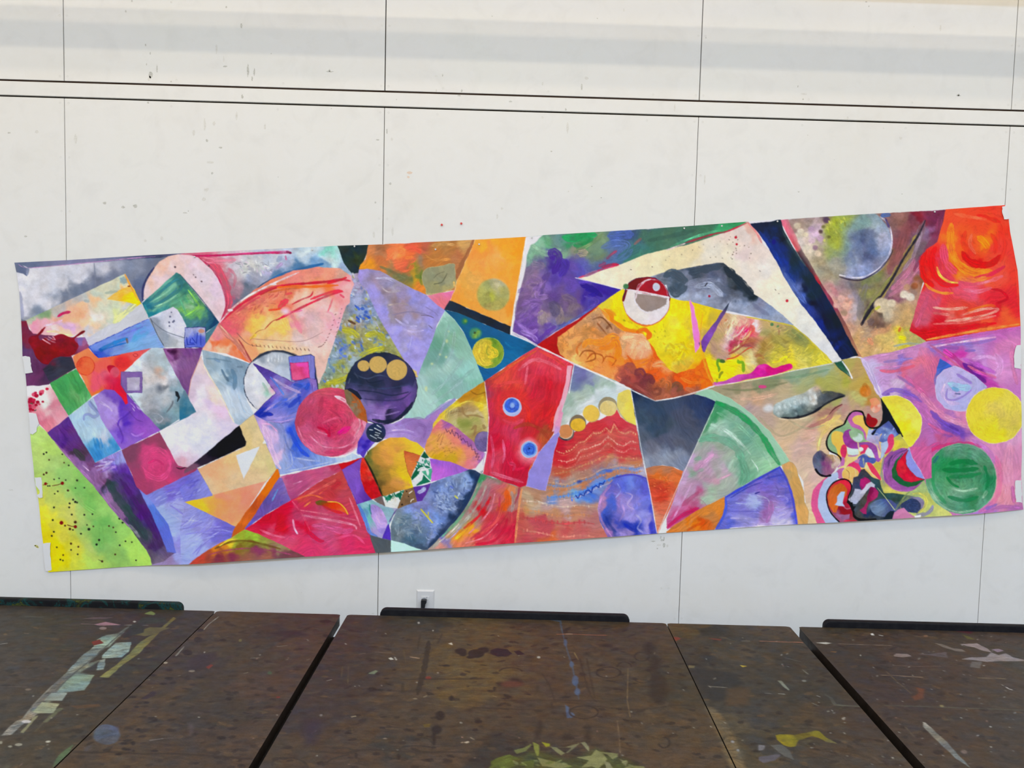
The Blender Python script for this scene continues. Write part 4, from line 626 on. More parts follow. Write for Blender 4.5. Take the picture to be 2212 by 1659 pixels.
P([(590,902),(720,860),(855,818),(830,900),(790,985),(765,1040),(620,1018)],(222,224,222)); D_([(600,905),(840,835),(800,900),(720,900),(640,960)],30,46,16,60,50,[(20,110,84),(34,130,104),(12,90,64)],.9,52)
P([(760,870),(800,850),(820,880),(800,940)],(14,96,72)); B([(690,960),(720,900),(750,960)],16,(226,220,200),.8)
P([(852,820),(965,788),(985,870),(1002,960),(900,1000),(768,1042),(800,950)],(126,96,66),('m',.06))
for q in [(878,836),(900,895),(822,992)]: E_(q[0],q[1],7,7,(40,28,22),t=None)
L_([(905,860),(945,830)],9,(230,222,214)); L_([(925,965),(935,940),(965,925)],9,(230,222,214),1,True)
P([(962,790),(1060,770),(1165,738),(1150,800),(1110,880),(1062,950),(1002,960),(985,870)],(92,50,152),b(-50,.1)); B([(1010,850),(1060,830),(1100,790)],40,(172,182,222),.85)
P([(1158,448),(1300,470),(1450,505),(1625,580),(1500,620),(1350,662),(1172,720),(1186,600)],[(1250,500,(152,92,208)),(1500,560,(156,96,200)),(1250,620,(196,104,216)),(1400,600,(176,98,212)),(1200,680,(200,110,220)),(1200,560,(185,100,212))],b(-88,.06))
P([(478,932),(582,895),(615,1012),(550,985)],(112,96,94),('m',.06))
P([(290,998),(380,968),(462,934),(550,985),(620,1022),(770,1042),(720,1120),(680,1210),(620,1300),(600,1385),(520,1372),(450,1335),(380,1200)],[(420,980,(140,190,196)),(650,1080,(128,172,188)),(400,1100,(112,186,180)),(560,1300,(168,150,206)),(730,1060,(170,160,200)),(350,1080,(100,150,190)),(640,1180,(140,180,195))],b(-50,.07))
P([(452,1000),(520,1010),(575,1060),(635,1170),(640,1230),(600,1330),(540,1300),(510,1220),(450,1120)],[(520,1060,(160,136,205)),(560,1200,(190,160,225)),(600,1280,(150,130,200))],b(-60,.12),sm=True)
B([(435,990),(440,1060),(455,1110)],18,(40,110,120),.7); B([(305,1000),(390,1190),(440,1320),(530,1375)],42,(82,122,208),.85); B([(670,1200),(720,1110),(760,1050)],12,(80,60,120),.8)
P([(662,1225),(680,1290),(692,1410),(588,1388),(620,1310)],(74,44,168),('m',.08))
P([(442,1352),(560,1382),(692,1412),(697,1560),(520,1560)],(74,82,90),b(-80,.06)); P([(697,1412),(860,1445),(1045,1510),(1040,1560),(700,1560)],(184,230,220),('m',.02))
P([(1170,740),(1350,668),(1500,625),(1620,578),(1700,585),(1762,622),(1740,720),(1700,790),(1640,920),(1560,1055),(1460,1190),(1350,1305),(1150,1512),(1090,1520),(1020,1500),(860,1445),(700,1405),(690,1250),(720,1150),(765,1050),(1000,960),(1065,950),(1110,880)],
  [(1240,770,(96,116,172)),(1300,820,(130,150,202)),(1500,690,(140,162,202)),(1400,720,(110,132,182)),(1300,880,(150,166,210)),(1640,610,(34,56,90)),(1720,650,(28,44,78)),(1690,770,(30,50,86)),(1560,1020,(34,54,90)),(1450,1150,(32,52,88)),(1300,1320,(34,54,90)),(1450,950,(122,142,188)),(1550,800,(110,135,190)),(1600,700,(130,150,195)),(1600,900,(36,56,92)),(1150,900,(122,138,188)),(1100,1080,(122,142,206)),
   (900,1150,(112,132,152)),(850,1280,(92,112,132)),(950,1400,(66,92,112)),(1200,1200,(122,146,206)),(1150,1330,(132,152,206)),(1100,1470,(46,66,92)),(1300,1100,(142,162,206)),(780,1180,(122,142,152)),(1350,1180,(100,120,175)),(1200,1400,(40,60,95)),(740,1350,(95,115,130)),(950,1050,(130,150,205)),(1050,1000,(125,130,190)),(900,1330,(110,130,150)),(1100,1380,(80,105,135))],('m',.10))
D_([(1250,760),(1600,660),(1650,780),(1450,1050),(1250,1080),(1180,950)],90,60,13,50,80,[(172,190,220),(92,112,170),(150,170,212),(66,84,136)],.6,53)
D_([(780,1120),(1050,1080),(1080,1300),(900,1400),(740,1300)],60,60,14,20,80,[(132,150,166),(96,116,132),(150,166,178),(70,96,116)],.5,54)
D_([(1100,1250),(1300,1200),(1250,1380),(1120,1400)],30,40,12,20,80,[(160,178,222),(96,120,180)],.6,55)
B([(1750,640),(1660,860),(1560,1040),(1400,1240),(1150,1490)],60,(28,46,80),.6); B([(1470,960),(1500,1020)],50,(40,56,96),.6)
L_([(1045,1045),(1110,1120),(1190,1210)],15,(206,196,58),1,True); L_([(1135,1080),(1135,1150)],14,(206,196,58)); B([(1450,885),(1490,920)],16,(190,190,80),.9); B([(1400,770),(1430,800)],16,(80,100,200),.8)
P([(1762,625),(1790,640),(2000,700),(2250,790),(2200,1100),(2162,1460),(2100,1500),(1140,1560),(1130,1525),(1350,1310),(1460,1195),(1565,1058),(1645,925),(1705,790)],
  [(1800,680,(50,142,92)),(1720,820,(150,160,140)),(1850,780,(168,124,130)),(1960,800,(196,92,102)),(1940,950,(186,82,96)),(2070,880,(222,96,30)),(2060,1000,(222,82,24)),(2090,820,(206,132,92)),(1750,1080,(196,30,40)),(1830,950,(165,105,120)),(1620,1120,(160,130,124)),(1900,1130,(196,52,72)),(2000,1200,(190,32,62)),(1600,1290,(226,150,36)),(1500,1360,(222,142,36)),(1380,1370,(112,112,196)),(1250,1450,(152,152,142)),(1720,1380,(196,42,66)),(2100,1300,(188,20,56)),(1550,1460,(216,112,92)),(2160,900,(150,128,126)),(2130,1000,(165,110,110)),(1480,1230,(156,150,140)),(1700,950,(160,150,145)),(1560,1180,(150,145,130)),(1850,1300,(200,50,75)),(2100,1450,(190,25,55)),(1900,1450,(205,70,90)),(2160,1100,(190,60,70)),(1300,1500,(200,130,120))],b(50,.10))
for q,wd,c in ([[(1780,700),(1700,860),(1600,1030),(1480,1190),(1300,1370)],26,(90,160,120)],[[(1830,760),(1760,930),(1640,1110),(1500,1260),(1350,1400)],26,(170,170,160)],[[(1870,780),(1820,950),(1740,1080)],20,(150,110,120)],[[(1880,900),(1780,1080),(1660,1200),(1560,1270)],34,(202,20,34)],[[(1930,860),(1880,1040),(1760,1200),(1620,1330)],22,(206,120,140)],[[(1990,900),(1960,1100),(1820,1260),(1640,1390)],26,(186,52,76)],[[(2070,820),(2080,940),(2060,1060)],50,(224,84,26)],[[(2020,1020),(1940,1200),(1760,1330)],24,(214,80,80)],[[(2130,840),(2150,960),(2130,1080)],34,(152,134,134)],[[(1640,1220),(1560,1310),(1450,1400)],26,(232,166,36)],[[(1530,1250),(1440,1350),(1340,1420)],16,(150,140,190)],[[(1500,1220),(1380,1340),(1200,1480)],14,(196,196,184)],[[(2080,1160),(2030,1300),(1900,1420),(1700,1450)],30,(186,18,52)],[[(1960,1220),(1800,1370),(1580,1440)],12,(230,140,150)],[[(2160,1180),(2120,1350),(2060,1440)],24,(196,34,64)],[[(2210,1190),(2180,1440)],14,(226,134,96)]): B(q,wd,c,.7)
B([(1765,605),(1900,640),(2050,700),(2240,770)],50,(132,136,142),.95); B([(1780,590),(1900,615),(2000,650)],20,(80,76,84),.8); B([(1990,640),(2100,680),(2200,730)],20,(196,120,150),.8)
# ---- crimson panel with the two blue eyes
S(0,0,1)
P([(1047,824),(1085,798),(1120,774),(1160,749),(1200,766),(1240,786),(1228,853),(1207,889),(1196,934),(1181,958),(1152,998),(1138,1047),(1124,1052),(1080,1036),(1044,1021),(1051,977),(1056,930),(1054,874)],
  [(1160,772,(216,66,84)),(1100,805,(212,62,62)),(1070,820,(170,55,60)),(1180,830,(200,35,56)),(1160,800,(205,50,75)),(1140,860,(206,40,60)),(1110,850,(216,52,56)),(1070,880,(196,45,76)),(1072,960,(200,25,56)),(1100,1000,(200,30,62)),(1150,900,(206,40,46)),(1180,900,(206,36,42)),(1105,920,(202,56,90)),(1175,935,(160,76,40)),(1130,1010,(196,25,56)),(1060,1005,(206,60,86)),(1052,850,(150,62,92)),(1215,800,(216,60,80)),(1090,820,(225,75,60)),(1165,970,(170,90,50)),(1150,930,(195,40,50)),(1085,860,(215,45,60)),(1115,1040,(190,30,60)),(1080,920,(200,40,70)),(1210,840,(205,40,55))],b(70,.09))
for q,wd,c,a in [([(1060,820),(1110,786),(1158,758)],5,(206,86,50),.8),([(1070,836),(1100,826),(1140,826)],6,(226,70,72),.7),([(1164,757),(1200,776),(1222,792)],5,(222,70,60),.7),([(1120,800),(1150,778),(1180,782),(1212,798)],7,(232,120,140),.6),([(1140,790),(1134,830)],4,(228,110,130),.5),([(1128,870),(1142,890),(1138,920)],10,(226,44,34),.7),([(1086,906),(1110,914),(1130,906)],8,(216,84,126),.6),([(1110,925),(1140,916),(1170,930),(1190,955)],7,(160,60,40),.7),([(1086,950),(1090,980),(1086,1000)],5,(226,110,150),.6),([(1060,940),(1066,980),(1062,1010)],5,(220,110,150),.5),([(1098,950),(1098,985),(1112,1012),(1132,1010)],10,(200,30,66),.6),([(1100,1000),(1112,1004),(1108,1016)],6,(200,60,96),.7),([(1160,830),(1150,860)],8,(196,30,56),.6),([(1190,820),(1182,870),(1175,900)],10,(196,26,44),.6),([(1078,830),(1075,880),(1060,930)],8,(205,36,60),.5),([(1195,900),(1188,925)],6,(220,60,40),.7),([(1170,945),(1154,985),(1142,1030)],5,(196,90,40),.8),([(1060,1020),(1090,1030),(1130,1042)],6,(226,130,160),.5)]: B(q,wd,c,a)
E_(1106,878,38,38,(212,52,50),soft=8,al=.6,t=('s',.08,1106,878))
P([(1226,790),(1236,790),(1228,850),(1215,880),(1204,905),(1199,930),(1193,932),(1198,900),(1214,860),(1221,830)],(234,168,188),b(-75,.05))
P([(1207,890),(1214,876),(1212,900),(1200,935),(1206,905)],(232,150,178)); B([(1238,788),(1228,850)],3,(190,36,60),.9)
S(1080,690)
E_(145,1045,108,110,[(80,1000,(170,184,230)),(145,960,(150,170,228)),(210,1080,(175,190,232)),(145,1140,(160,180,230))],line=(196,200,232),lw=.5)
E_(140,1030,84,82,[(110,1040,(58,98,212)),(170,1000,(80,120,220)),(140,970,(50,90,205)),(150,1080,(52,92,205))],t=('s',.1,140,1030)); B([(110,1040),(130,1070),(170,1060),(180,1020),(150,1000)],8,(26,44,160),.8); E_(145,1025,24,26,(140,170,232),soft=2)
E_(352,1550,168,190,[(350,1400,(206,30,52)),(250,1520,(226,60,86)),(352,1550,(238,160,175)),(450,1500,(200,60,60)),(300,1680,(230,120,140))],soft=6,al=.6,t=('s',.08,352,1550)); E_(346,1535,112,120,(240,160,172),soft=4,al=.6)
E_(350,1555,94,96,(142,176,234),line=(206,214,236),lw=.5); E_(352,1550,72,72,[(350,1520,(58,104,212)),(350,1600,(84,130,222)),(300,1560,(66,112,216))],t=('s',.1,352,1550)); L_([(310,1540),(330,1590),(390,1590),(400,1530),(350,1510),(330,1540),(350,1565)],6,(30,56,168),.8,True); E_(350,1542,9,9,(16,26,90),t=None)
# ---- striated panel, coin discs
P([(885,528),(950,550),(1120,622),(1350,716),(1560,820),(1480,870),(1412,905),(1396,1000),(1290,930),(1180,1050),(1000,1100),(860,1170),(760,1270),(700,1300),(745,1100),(820,850)],
  [(950,600,(110,110,168)),(920,680,(104,106,160)),(1100,680,(136,142,178)),(1050,740,(120,130,165)),(870,750,(110,126,166)),(1150,760,(152,178,166)),(1050,850,(150,176,160)),(1000,920,(176,194,180)),(850,1000,(152,176,162)),(1250,830,(190,208,206)),(1400,800,(212,222,226)),(1060,1020,(214,222,228)),(1200,900,(206,216,220)),(800,1200,(206,212,210)),(880,1100,(180,196,190)),(780,1080,(160,180,170)),(1300,760,(160,185,175)),(1480,840,(215,222,230)),(1350,880,(205,220,226))],b(28,.06))
P([(1560,828),(1580,950),(1600,1080),(1622,1262),(1560,1240),(1500,1205),(1430,1110),(1398,1040),(1402,940),(1420,885),(1480,850)],[(1480,900,(226,206,96)),(1560,1000,(236,210,84)),(1550,1200,(232,212,90)),(1420,950,(222,208,110))],('m',.03))
B([(1396,1040),(1430,1120),(1500,1210),(1570,1250),(1622,1268)],20,(178,168,120),.8); B([(1385,1060),(1430,1150),(1520,1230),(1620,1290)],8,(226,206,210),.7)
S(1080,890)
P([(700,265),(760,300),(860,310),(890,240),(1000,180),(1080,110),(1190,100),(1290,40),(1395,-30),(1440,60),(1500,110),(1625,165),(1650,300),(1680,480),(1712,620),(1745,770),(1600,740),(1450,765),(1300,860),(1200,1000),(1160,1150),(1200,1335),(1310,1520),(160,1620),(200,1300),(262,900),(330,880),(545,935),(600,700),(640,480),(685,360)],
  [(800,380,(190,28,48)),(740,420,(188,26,46)),(900,330,(196,60,60)),(1200,190,(202,52,62)),(1480,200,(200,55,68)),(1400,60,(205,60,75)),(1300,300,(200,92,82)),(1000,330,(202,54,62)),(1000,460,(200,90,80)),(720,560,(196,40,52)),(850,540,(200,60,60)),(1500,440,(200,70,72)),(1500,330,(206,90,90)),(1300,420,(196,60,62)),(1300,540,(190,128,92)),(1150,480,(200,80,75)),(1000,620,(190,82,72)),(1600,600,(192,122,82)),(1620,460,(200,60,66)),
   (760,690,(192,92,66)),(680,760,(190,85,60)),(900,790,(178,132,112)),(1250,640,(186,122,92)),(1050,750,(176,130,112)),(1420,670,(162,142,150)),(680,880,(132,140,172)),(1600,700,(146,150,196)),(1680,740,(180,180,205)),(800,950,(192,132,92)),(640,930,(192,130,86)),(680,1020,(112,142,202)),(1000,1000,(80,124,216)),(930,1000,(110,170,220)),(1200,840,(112,142,212)),(1100,930,(66,110,212)),(1350,740,(192,132,102)),
   (1260,700,(92,120,190)),(400,970,(172,128,102)),(330,1050,(186,160,130)),(450,1080,(186,164,146)),(800,1120,(192,158,156)),(600,1130,(188,150,145)),(1060,1120,(182,136,120)),(350,1190,(190,142,92)),(600,1220,(186,136,102)),(900,1230,(186,132,102)),(300,1290,(182,80,72)),(800,1320,(186,76,76)),(500,1380,(180,70,82)),(1000,1380,(190,92,92)),(600,1510,(198,92,46)),(300,1500,(180,60,72)),(1150,1450,(182,102,92)),(1150,1250,(176,112,112)),(1000,860,(190,120,80)),(850,860,(170,150,140))],b(5,.07))
def wave(pts,off,wd,c,a=.8,seed=1,dab=True):
    q=[(x,y+off) for x,y in pts]; B(q,wd*.5,c,a*.8)
    if dab:
        r=random.Random(seed)
        for i in range(len(q)-1):
            for t in (0,.33,.66):
                x=q[i][0]+(q[i+1][0]-q[i][0])*t; y=q[i][1]+(q[i+1][1]-q[i][1])*t
                B([(x+r.uniform(-8,8),y-wd*.9*r.random()),(x+r.uniform(-8,8),y+wd*.9*r.random())],wd*.55,c,a,False)
W1=[(680,470),(760,490),(860,450),(940,370),(1010,350),(1070,290),(1120,250),(1200,250),(1260,190),(1320,240),(1360,150),(1420,230),(1500,260),(1560,230),(1650,280)]
wave(W1,0,20,(224,166,122),.7,1); wave(W1,28,14,(214,110,80),.6,2,False); wave(W1,-34,14,(178,36,50),.7,3,False)
W2=[(700,575),(800,590),(900,550),(960,460),(1040,440),(1140,400),(1200,380),(1290,300),(1400,380),(1480,400),(1560,350),(1650,370)]
wave(W2,0,22,(236,180,160),.6,4); wave(W2,44,18,(196,46,56),.7,5,False); wave(W2,80,18,(224,170,150),.4,6)
W3=[(640,700),(760,680),(880,650),(980,600),(1100,560),(1240,490),(1400,500),(1560,520),(1670,500)]
wave(W3,-12,24,(200,60,60),.6,7,False); wave(W3,40,26,(196,140,100),.6,8); wave(W3,110,24,(176,140,122),.5,9)
W4=[(560,870),(680,880),(800,890),(930,840),(1080,790),(1200,720),(1320,690),(1450,660),(1600,680),(1700,660)]
wave(W4,0,24,(92,132,196),.7,10); wave(W4,-30,16,(206,170,140),.6,11); wave(W4,40,26,(200,126,80),.7,12)
W5=[(570,1020),(720,1010),(860,980),(1000,940),(1150,860),(1300,800),(1450,740)]
wave(W5,0,34,(86,136,214),.75,13); wave([(860,1020)]+W5[3:],14,34,(66,116,220),.85,14); wave(W5,50,20,(222,190,200),.5,15)
L_([(900,990),(930,1030),(960,980),(1000,1000),(1030,940),(1060,930),(1090,960),(1110,900),(1150,880),(1180,900),(1190,850),(1230,860),(1250,820)],12,(24,50,150),.85)
E_(1300,700,44,18,(70,100,200),soft=2,al=.8); E_(950,830,30,18,(50,70,150),soft=2,al=.8)
W6=[(280,1060),(420,1070),(560,1100),(750,1130),(950,1110),(1120,1130)]
wave(W6,0,26,(198,178,160),.6,16); wave([(x,y+110) for x,y in W6],0,30,(190,128,86),.6,17); wave([(x,y+200) for x,y in W6],0,40,(184,66,72),.7,18); wave([(x,y+350) for x,y in W6],0,30,(210,140,120),.5,19)
B([(420,1045),(500,1080),(560,1090)],10,(230,220,205),.8)
B([(262,910),(230,1100),(205,1300),(180,1540)],22,(222,140,90),.85); B([(230,900),(215,1000),(170,1100)],20,(160,40,70),.7)
S(1080,690)
E_(790,1362,95,86,(96,84,84)); B([(700,1360),(740,1420),(800,1440)],14,(24,26,40),.9); E_(785,1345,88,84,(226,206,180),al=.6); E_(780,1338,80,79,(204,134,84),t=('m',.03))
E_(930,1238,97,95,(122,106,86)); E_(934,1256,86,76,(226,178,52),t=('m',.05))
E_(1096,1126,96,98,(200,175,110),al=.6); E_(1088,1118,92,94,(226,188,80),t=('m',.03))
E_(1285,1035,110,108,(150,138,108)); E_(1292,1062,97,86,[(1292,1062,(214,190,116)),(1292,1000,(222,204,140)),(1350,1100,(220,200,130))],t=('s',.03,1290,1060),line=(226,214,160),lw=.5)
S(1080,890)
P([(700,235),(715,270),(690,300),(680,360),(642,480),(605,700),(575,800),(545,938),(480,925),(320,880),(350,720),(430,560),(480,470),(545,390),(640,285)],(146,136,216),('m',.03),line=(206,190,226),lw=.4)
P([(655,150),(700,60),(740,0),(755,10),(730,110),(705,235),(650,255)],[(700,120,(232,150,180)),(680,230,(190,150,212))])
P([(1310,1520),(1240,1400),(1190,1280),(1168,1150),(1195,1010),(1290,870),(1400,785),(1500,750),(1600,742),(1752,790),(1780,920),(1815,1080),(1850,1300),(1875,1460),(1600,1520)],
  [(1220,1000,(182,130,182)),(1180,1150,(172,124,172)),(1300,950,(98,98,200)),(1300,1100,(70,96,200)),(1250,1200,(62,88,190)),(1450,850,(86,98,206)),(1500,830,(110,130,220)),(1650,850,(98,106,206)),(1450,1080,(150,120,190)),(1550,1100,(156,140,212)),(1700,1080,(112,118,212)),(1300,1300,(40,60,150)),(1400,1380,(120,105,180)),(1500,1350,(40,60,180)),(1600,1250,(150,140,220)),(1700,1250,(152,150,226)),(1750,1380,(160,150,222)),(1560,1400,(30,50,165)),(1820,1400,(52,60,190)),(1800,1200,(70,80,200)),(1450,1450,(150,130,195)),(1750,900,(90,90,195)),(1350,1430,(60,70,140)),(1280,1430,(160,110,180))],('i',.09))
for q,wd,c,a in [([(1330,1480),(1215,1300),(1180,1140),(1230,990),(1320,870)],26,(178,132,186),.7),([(1350,790),(1500,750),(1620,750),(1750,790)],18,(70,66,180),.8),([(1620,1220),(1680,1290),(1640,1380),(1700,1430)],22,(196,190,236),.6),([(1500,960),(1580,1000),(1520,1100),(1600,1160)],16,(196,176,220),.5),([(1260,1240),(1300,1330),(1380,1420)],26,(30,48,140),.7),([(1480,1330),(1560,1390),(1620,1420)],34,(26,44,170),.8),([(1400,850),(1440,940),(1380,1020)],14,(140,150,226),.6),([(1560,820),(1580,900),(1640,930)],16,(130,140,226),.6),([(1760,800),(1790,950),(1830,1150),(1865,1440)],12,(50,50,170),.8),([(1420,1300),(1480,1200),(1460,1100)],22,(166,136,196),.5)]: B(q,wd,c,a)
# ---- slate blade, orange cap
S(0,0,1)
P([(1362,840),(1390,850),(1415,866),(1450,862),(1494,850),(1520,855),(1549,867),(1542,885),(1513,940),(1478,1019),(1455,1008),(1430,1004),(1393,1014),(1383,970),(1373,900)],
  [(1372,856,(24,44,80)),(1395,900,(54,74,96)),(1380,930,(80,92,112)),(1450,880,(58,72,98)),(1500,875,(44,60,96)),(1540,870,(30,44,90)),(1435,930,(58,74,92)),(1405,960,(102,106,126)),(1470,960,(84,90,110)),(1420,988,(130,138,158)),(1465,1000,(124,134,158)),(1500,930,(74,82,104)),(1400,1004,(150,156,172)),(1440,985,(140,150,170)),(1420,900,(50,66,90)),(1480,900,(70,76,98)),(1390,880,(48,66,92)),(1440,955,(80,85,108))],b(-60,.08))
P([(1393,1012),(1412,1007),(1430,1005),(1455,1009),(1478,1020),(1465,1060),(1440,1110),(1420,1152),(1411,1110),(1404,1060)],[(1430,1010,(188,120,82)),(1410,1012,(180,115,85)),(1430,1030,(216,108,44)),(1430,1050,(206,84,50)),(1422,1066,(200,62,44)),(1425,1090,(210,98,74)),(1415,1115,(216,142,112)),(1462,1030,(216,112,56)),(1450,1050,(214,90,55)),(1450,1075,(212,110,80))],b(5,.09))
D_([(1415,1030),(1455,1030),(1440,1070),(1412,1060)],30,5,1.6,20,60,[(240,150,90),(190,50,30),(236,130,70)],.7,61)
# ---- beige field on the right
P([(1496,848),(1545,833),(1700,804),(1797,783),(1815,778),(1850,772),(1862,775),(1880,820),(1903,862),(1912,880),(1905,915),(1880,930),(1850,890),(1830,905),(1815,930),(1790,960),(1790,1000),(1800,1100),(1818,1140),(1715,1145),(1740,1100),(1735,1040),(1715,1010),(1704,996),(1693,977),(1662,933),(1620,892),(1577,861),(1535,843)],
  [(1560,838,(160,150,120)),(1600,835,(142,136,104)),(1650,822,(128,138,104)),(1720,808,(138,160,134)),(1780,797,(150,172,150)),(1815,795,(178,165,90)),(1830,815,(170,170,72)),(1780,830,(166,166,86)),(1850,800,(186,156,98)),(1860,830,(190,162,80)),(1600,855,(192,166,142)),(1640,852,(204,166,136)),(1700,838,(186,168,136)),(1740,830,(170,172,120)),(1750,825,(160,170,125)),(1620,878,(176,152,150)),(1660,900,(184,160,146)),(1700,918,(200,176,142)),(1740,905,(196,182,148)),
   (1780,893,(168,124,110)),(1820,875,(176,155,142)),(1860,858,(190,190,120)),(1700,950,(212,182,150)),(1730,965,(206,172,162)),(1700,990,(214,190,160)),(1760,990,(206,182,166)),(1740,1030,(216,192,166)),(1765,940,(216,176,160)),(1760,925,(200,150,135)),(1790,915,(230,200,120)),(1780,950,(216,190,150)),(1750,1110,(228,198,156)),(1870,880,(186,146,136)),(1895,900,(186,152,142)),(1755,1030,(214,178,170)),(1830,890,(182,140,130)),(1840,905,(190,160,145)),(1770,1060,(216,180,160)),(1870,860,(186,130,60)),(1810,860,(165,165,95)),(1720,880,(185,170,140))],b(12,.06))
for q,wd,c,a in [([(1560,840),(1620,842),(1700,826)],4,(110,116,84),.6),([(1660,816),(1720,814),(1790,798)],5,(110,140,110),.6),([(1600,862),(1640,860),(1680,850)],6,(212,170,146),.6),([(1640,900),(1680,940),(1720,930),(1760,900)],5,(160,150,120),.5),([(1818,874),(1800,886),(1790,902),(1765,915),(1740,926)],8,(166,108,104),.75),([(1818,873),(1802,882),(1790,895)],2,(80,30,36),.9),([(1700,905),(1740,925),(1780,918)],4,(170,160,130),.6),([(1780,930),(1770,950),(1766,975)],8,(228,200,124),.7),([(1815,897),(1795,910),(1780,935)],6,(234,202,118),.8),([(1735,960),(1760,945)],8,(216,170,170),.5),([(1640,834),(1650,836)],5,(210,60,130),.8)]: B(q,wd,c,a)
E_(1647,835,8,3.4,(208,70,130),soft=1)
S(1440,680)
P([(1270,1160),(1290,1080),(1400,1015),(1520,970),(1640,935),(1760,860),(1830,900),(1860,940),(1950,915),(2030,930),(2125,965),(2040,1000),(1950,1030),(1850,1100),(1750,1165),(1550,1225),(1370,1228),(1300,1200)],
  [(1380,1080,(192,206,206)),(1600,1020,(192,204,204)),(1770,920,(198,186,172)),(1750,980,(200,205,205)),(1340,1150,(122,144,144)),(1550,1150,(102,124,124)),(1700,1080,(122,132,126)),(1850,1010,(86,92,96)),(2000,960,(50,52,60)),(1500,1215,(38,44,50)),(1700,1150,(66,74,76)),(1450,1030,(180,196,196)),(1930,930,(70,74,78)),(1480,1100,(170,190,192)),(1650,1130,(90,104,104)),(1400,1200,(90,110,112)),(1800,1060,(60,66,70))],('m',.08),sm=True,soft=1.5)
B([(1370,1228),(1550,1228),(1740,1168),(1900,1060),(2020,1000),(2115,968)],22,(20,22,32),.9); B([(1340,1240),(1500,1255),(1700,1220)],12,(222,206,180),.5)
for x in range(1340,1800,60): B([(x,1090-int((x-1340)*.35)),(x+20,1130-int((x-1340)*.3))],24,(206,216,218),.4)
E_(1215,1118,60,40,(206,208,212),soft=4); E_(1790,880,34,30,(206,180,160),soft=4,al=.8); B([(1850,930),(1900,920),(1980,950)],26,(70,76,70),.8)
P([(1993,560),(2092,550),(2140,640),(2205,745),(2160,720),(2080,660),(2030,610)],[(2050,600,(30,82,62)),(2150,700,(110,140,126)),(2100,620,(40,92,70))],b(-50,.1),line=(20,40,40),lw=.4)
# mint band and green fan
S(0,0,1)
P([(1494,849),(1520,841),(1536,842),(1577,861),(1620,892),(1662,933),(1693,977),(1705,996),(1690,1003),(1683,1006),(1672,975),(1645,935),(1607,898),(1575,876),(1547,867),(1525,857)],(154,200,172),b(-40,.03),line=(190,215,195),lw=.3)
S(1440,880)
P([(560,0),(590,-78),(850,14),(980,120),(1090,235),(1200,380),(1300,540),(1375,690),(1340,705),(1000,880),(692,1062),(350,1240),(0,1460),(0,1330),(100,1060),(200,760),(340,480),(450,230)],
  [(600,80,(60,146,98)),(650,230,(152,192,170)),(900,330,(108,162,138)),(550,280,(166,206,182)),(450,380,(116,168,138)),(480,250,(90,150,112)),(700,350,(160,196,178)),(1100,480,(122,178,142)),(1150,650,(156,200,168)),(1050,600,(130,176,150)),(950,720,(110,164,136)),(900,850,(104,164,134)),(1200,720,(154,206,162)),(1000,800,(120,180,145)),(400,430,(162,166,160)),(500,640,(192,150,184)),(430,560,(160,160,160)),(350,770,(140,160,146)),(700,560,(158,176,158)),(600,500,(150,165,150)),(700,750,(190,164,182)),(800,700,(160,190,170)),
   (600,950,(162,176,162)),(300,600,(192,162,200)),(200,830,(196,162,202)),(300,1000,(182,146,178)),(100,1130,(192,150,192)),(330,1100,(176,86,126)),(60,1380,(196,80,136)),(500,1050,(160,186,164)),(420,700,(190,140,176)),(750,850,(165,175,165)),(200,1200,(196,100,150)),(500,860,(190,150,170)),(600,780,(165,165,165)),(420,1200,(180,110,145)),(300,1250,(180,50,100))],b(35,.07))
for q,wd,c,a in [([(590,-60),(720,-5),(850,70),(1000,190),(1110,310),(1190,420),(1260,550),(1345,680)],60,(28,138,74),.7),([(600,60),(800,170),(980,330),(1100,480),(1200,620)],40,(128,182,152),.5),([(380,390),(560,360),(740,420),(850,520),(910,660),(960,800),(920,920)],80,(100,160,132),.65),([(520,200),(680,260),(800,350),(900,450)],50,(180,212,196),.6),([(680,280),(860,400),(1000,560)],16,(206,226,216),.6),([(860,580),(900,760),(880,920)],26,(92,152,122),.7),([(1010,620),(1080,720),(1090,770)],14,(200,226,212),.7),([(1150,520),(1220,640),(1250,720)],14,(190,222,200),.6),([(470,240),(520,180),(560,40)],22,(70,150,100),.7),([(360,740),(440,660),(560,560)],40,(206,150,192),.6),([(600,870),(760,800)],30,(206,150,180),.5),([(260,830),(380,760),(440,740)],40,(130,166,146),.5),([(330,620),(410,600)],44,(120,160,140),.6),([(180,1170),(280,1090),(380,1010)],44,(170,70,112),.6),([(0,1430),(180,1290),(380,1200)],44,(186,26,86),.7),([(60,1350),(200,1100),(300,900)],20,(206,160,206),.5)]: B(q,wd,c,a)
L_([(340,1085),(420,1110),(480,1180)],5,(170,110,140),.8,True)
P([(690,1068),(704,1110),(700,1200),(665,1320),(560,1460),(0,1540),(-10,1480),(100,1400),(350,1240),(500,1160)],[(600,1150,(214,132,54)),(500,1300,(196,128,70)),(300,1400,(222,116,24)),(100,1480,(206,120,50)),(640,1250,(212,128,52)),(400,1380,(212,80,20)),(450,1220,(215,130,50)),(250,1350,(200,140,90))],b(38,.1)); B([(240,1470),(360,1400),(440,1380)],26,(212,76,22),.7)
P([(1374,690),(1462,648),(1500,660),(1545,730),(1592,880),(1630,1000),(1640,1120),(1684,1240),(1668,1400),(1545,1410),(1530,1150),(1440,870)],[(1450,700,(212,160,102)),(1480,800,(180,150,100)),(1550,950,(206,158,90)),(1600,1250,(216,164,96)),(1560,1100,(190,150,90)),(1530,780,(216,170,100))],b(-75,.06),line=(170,140,100),lw=.3)
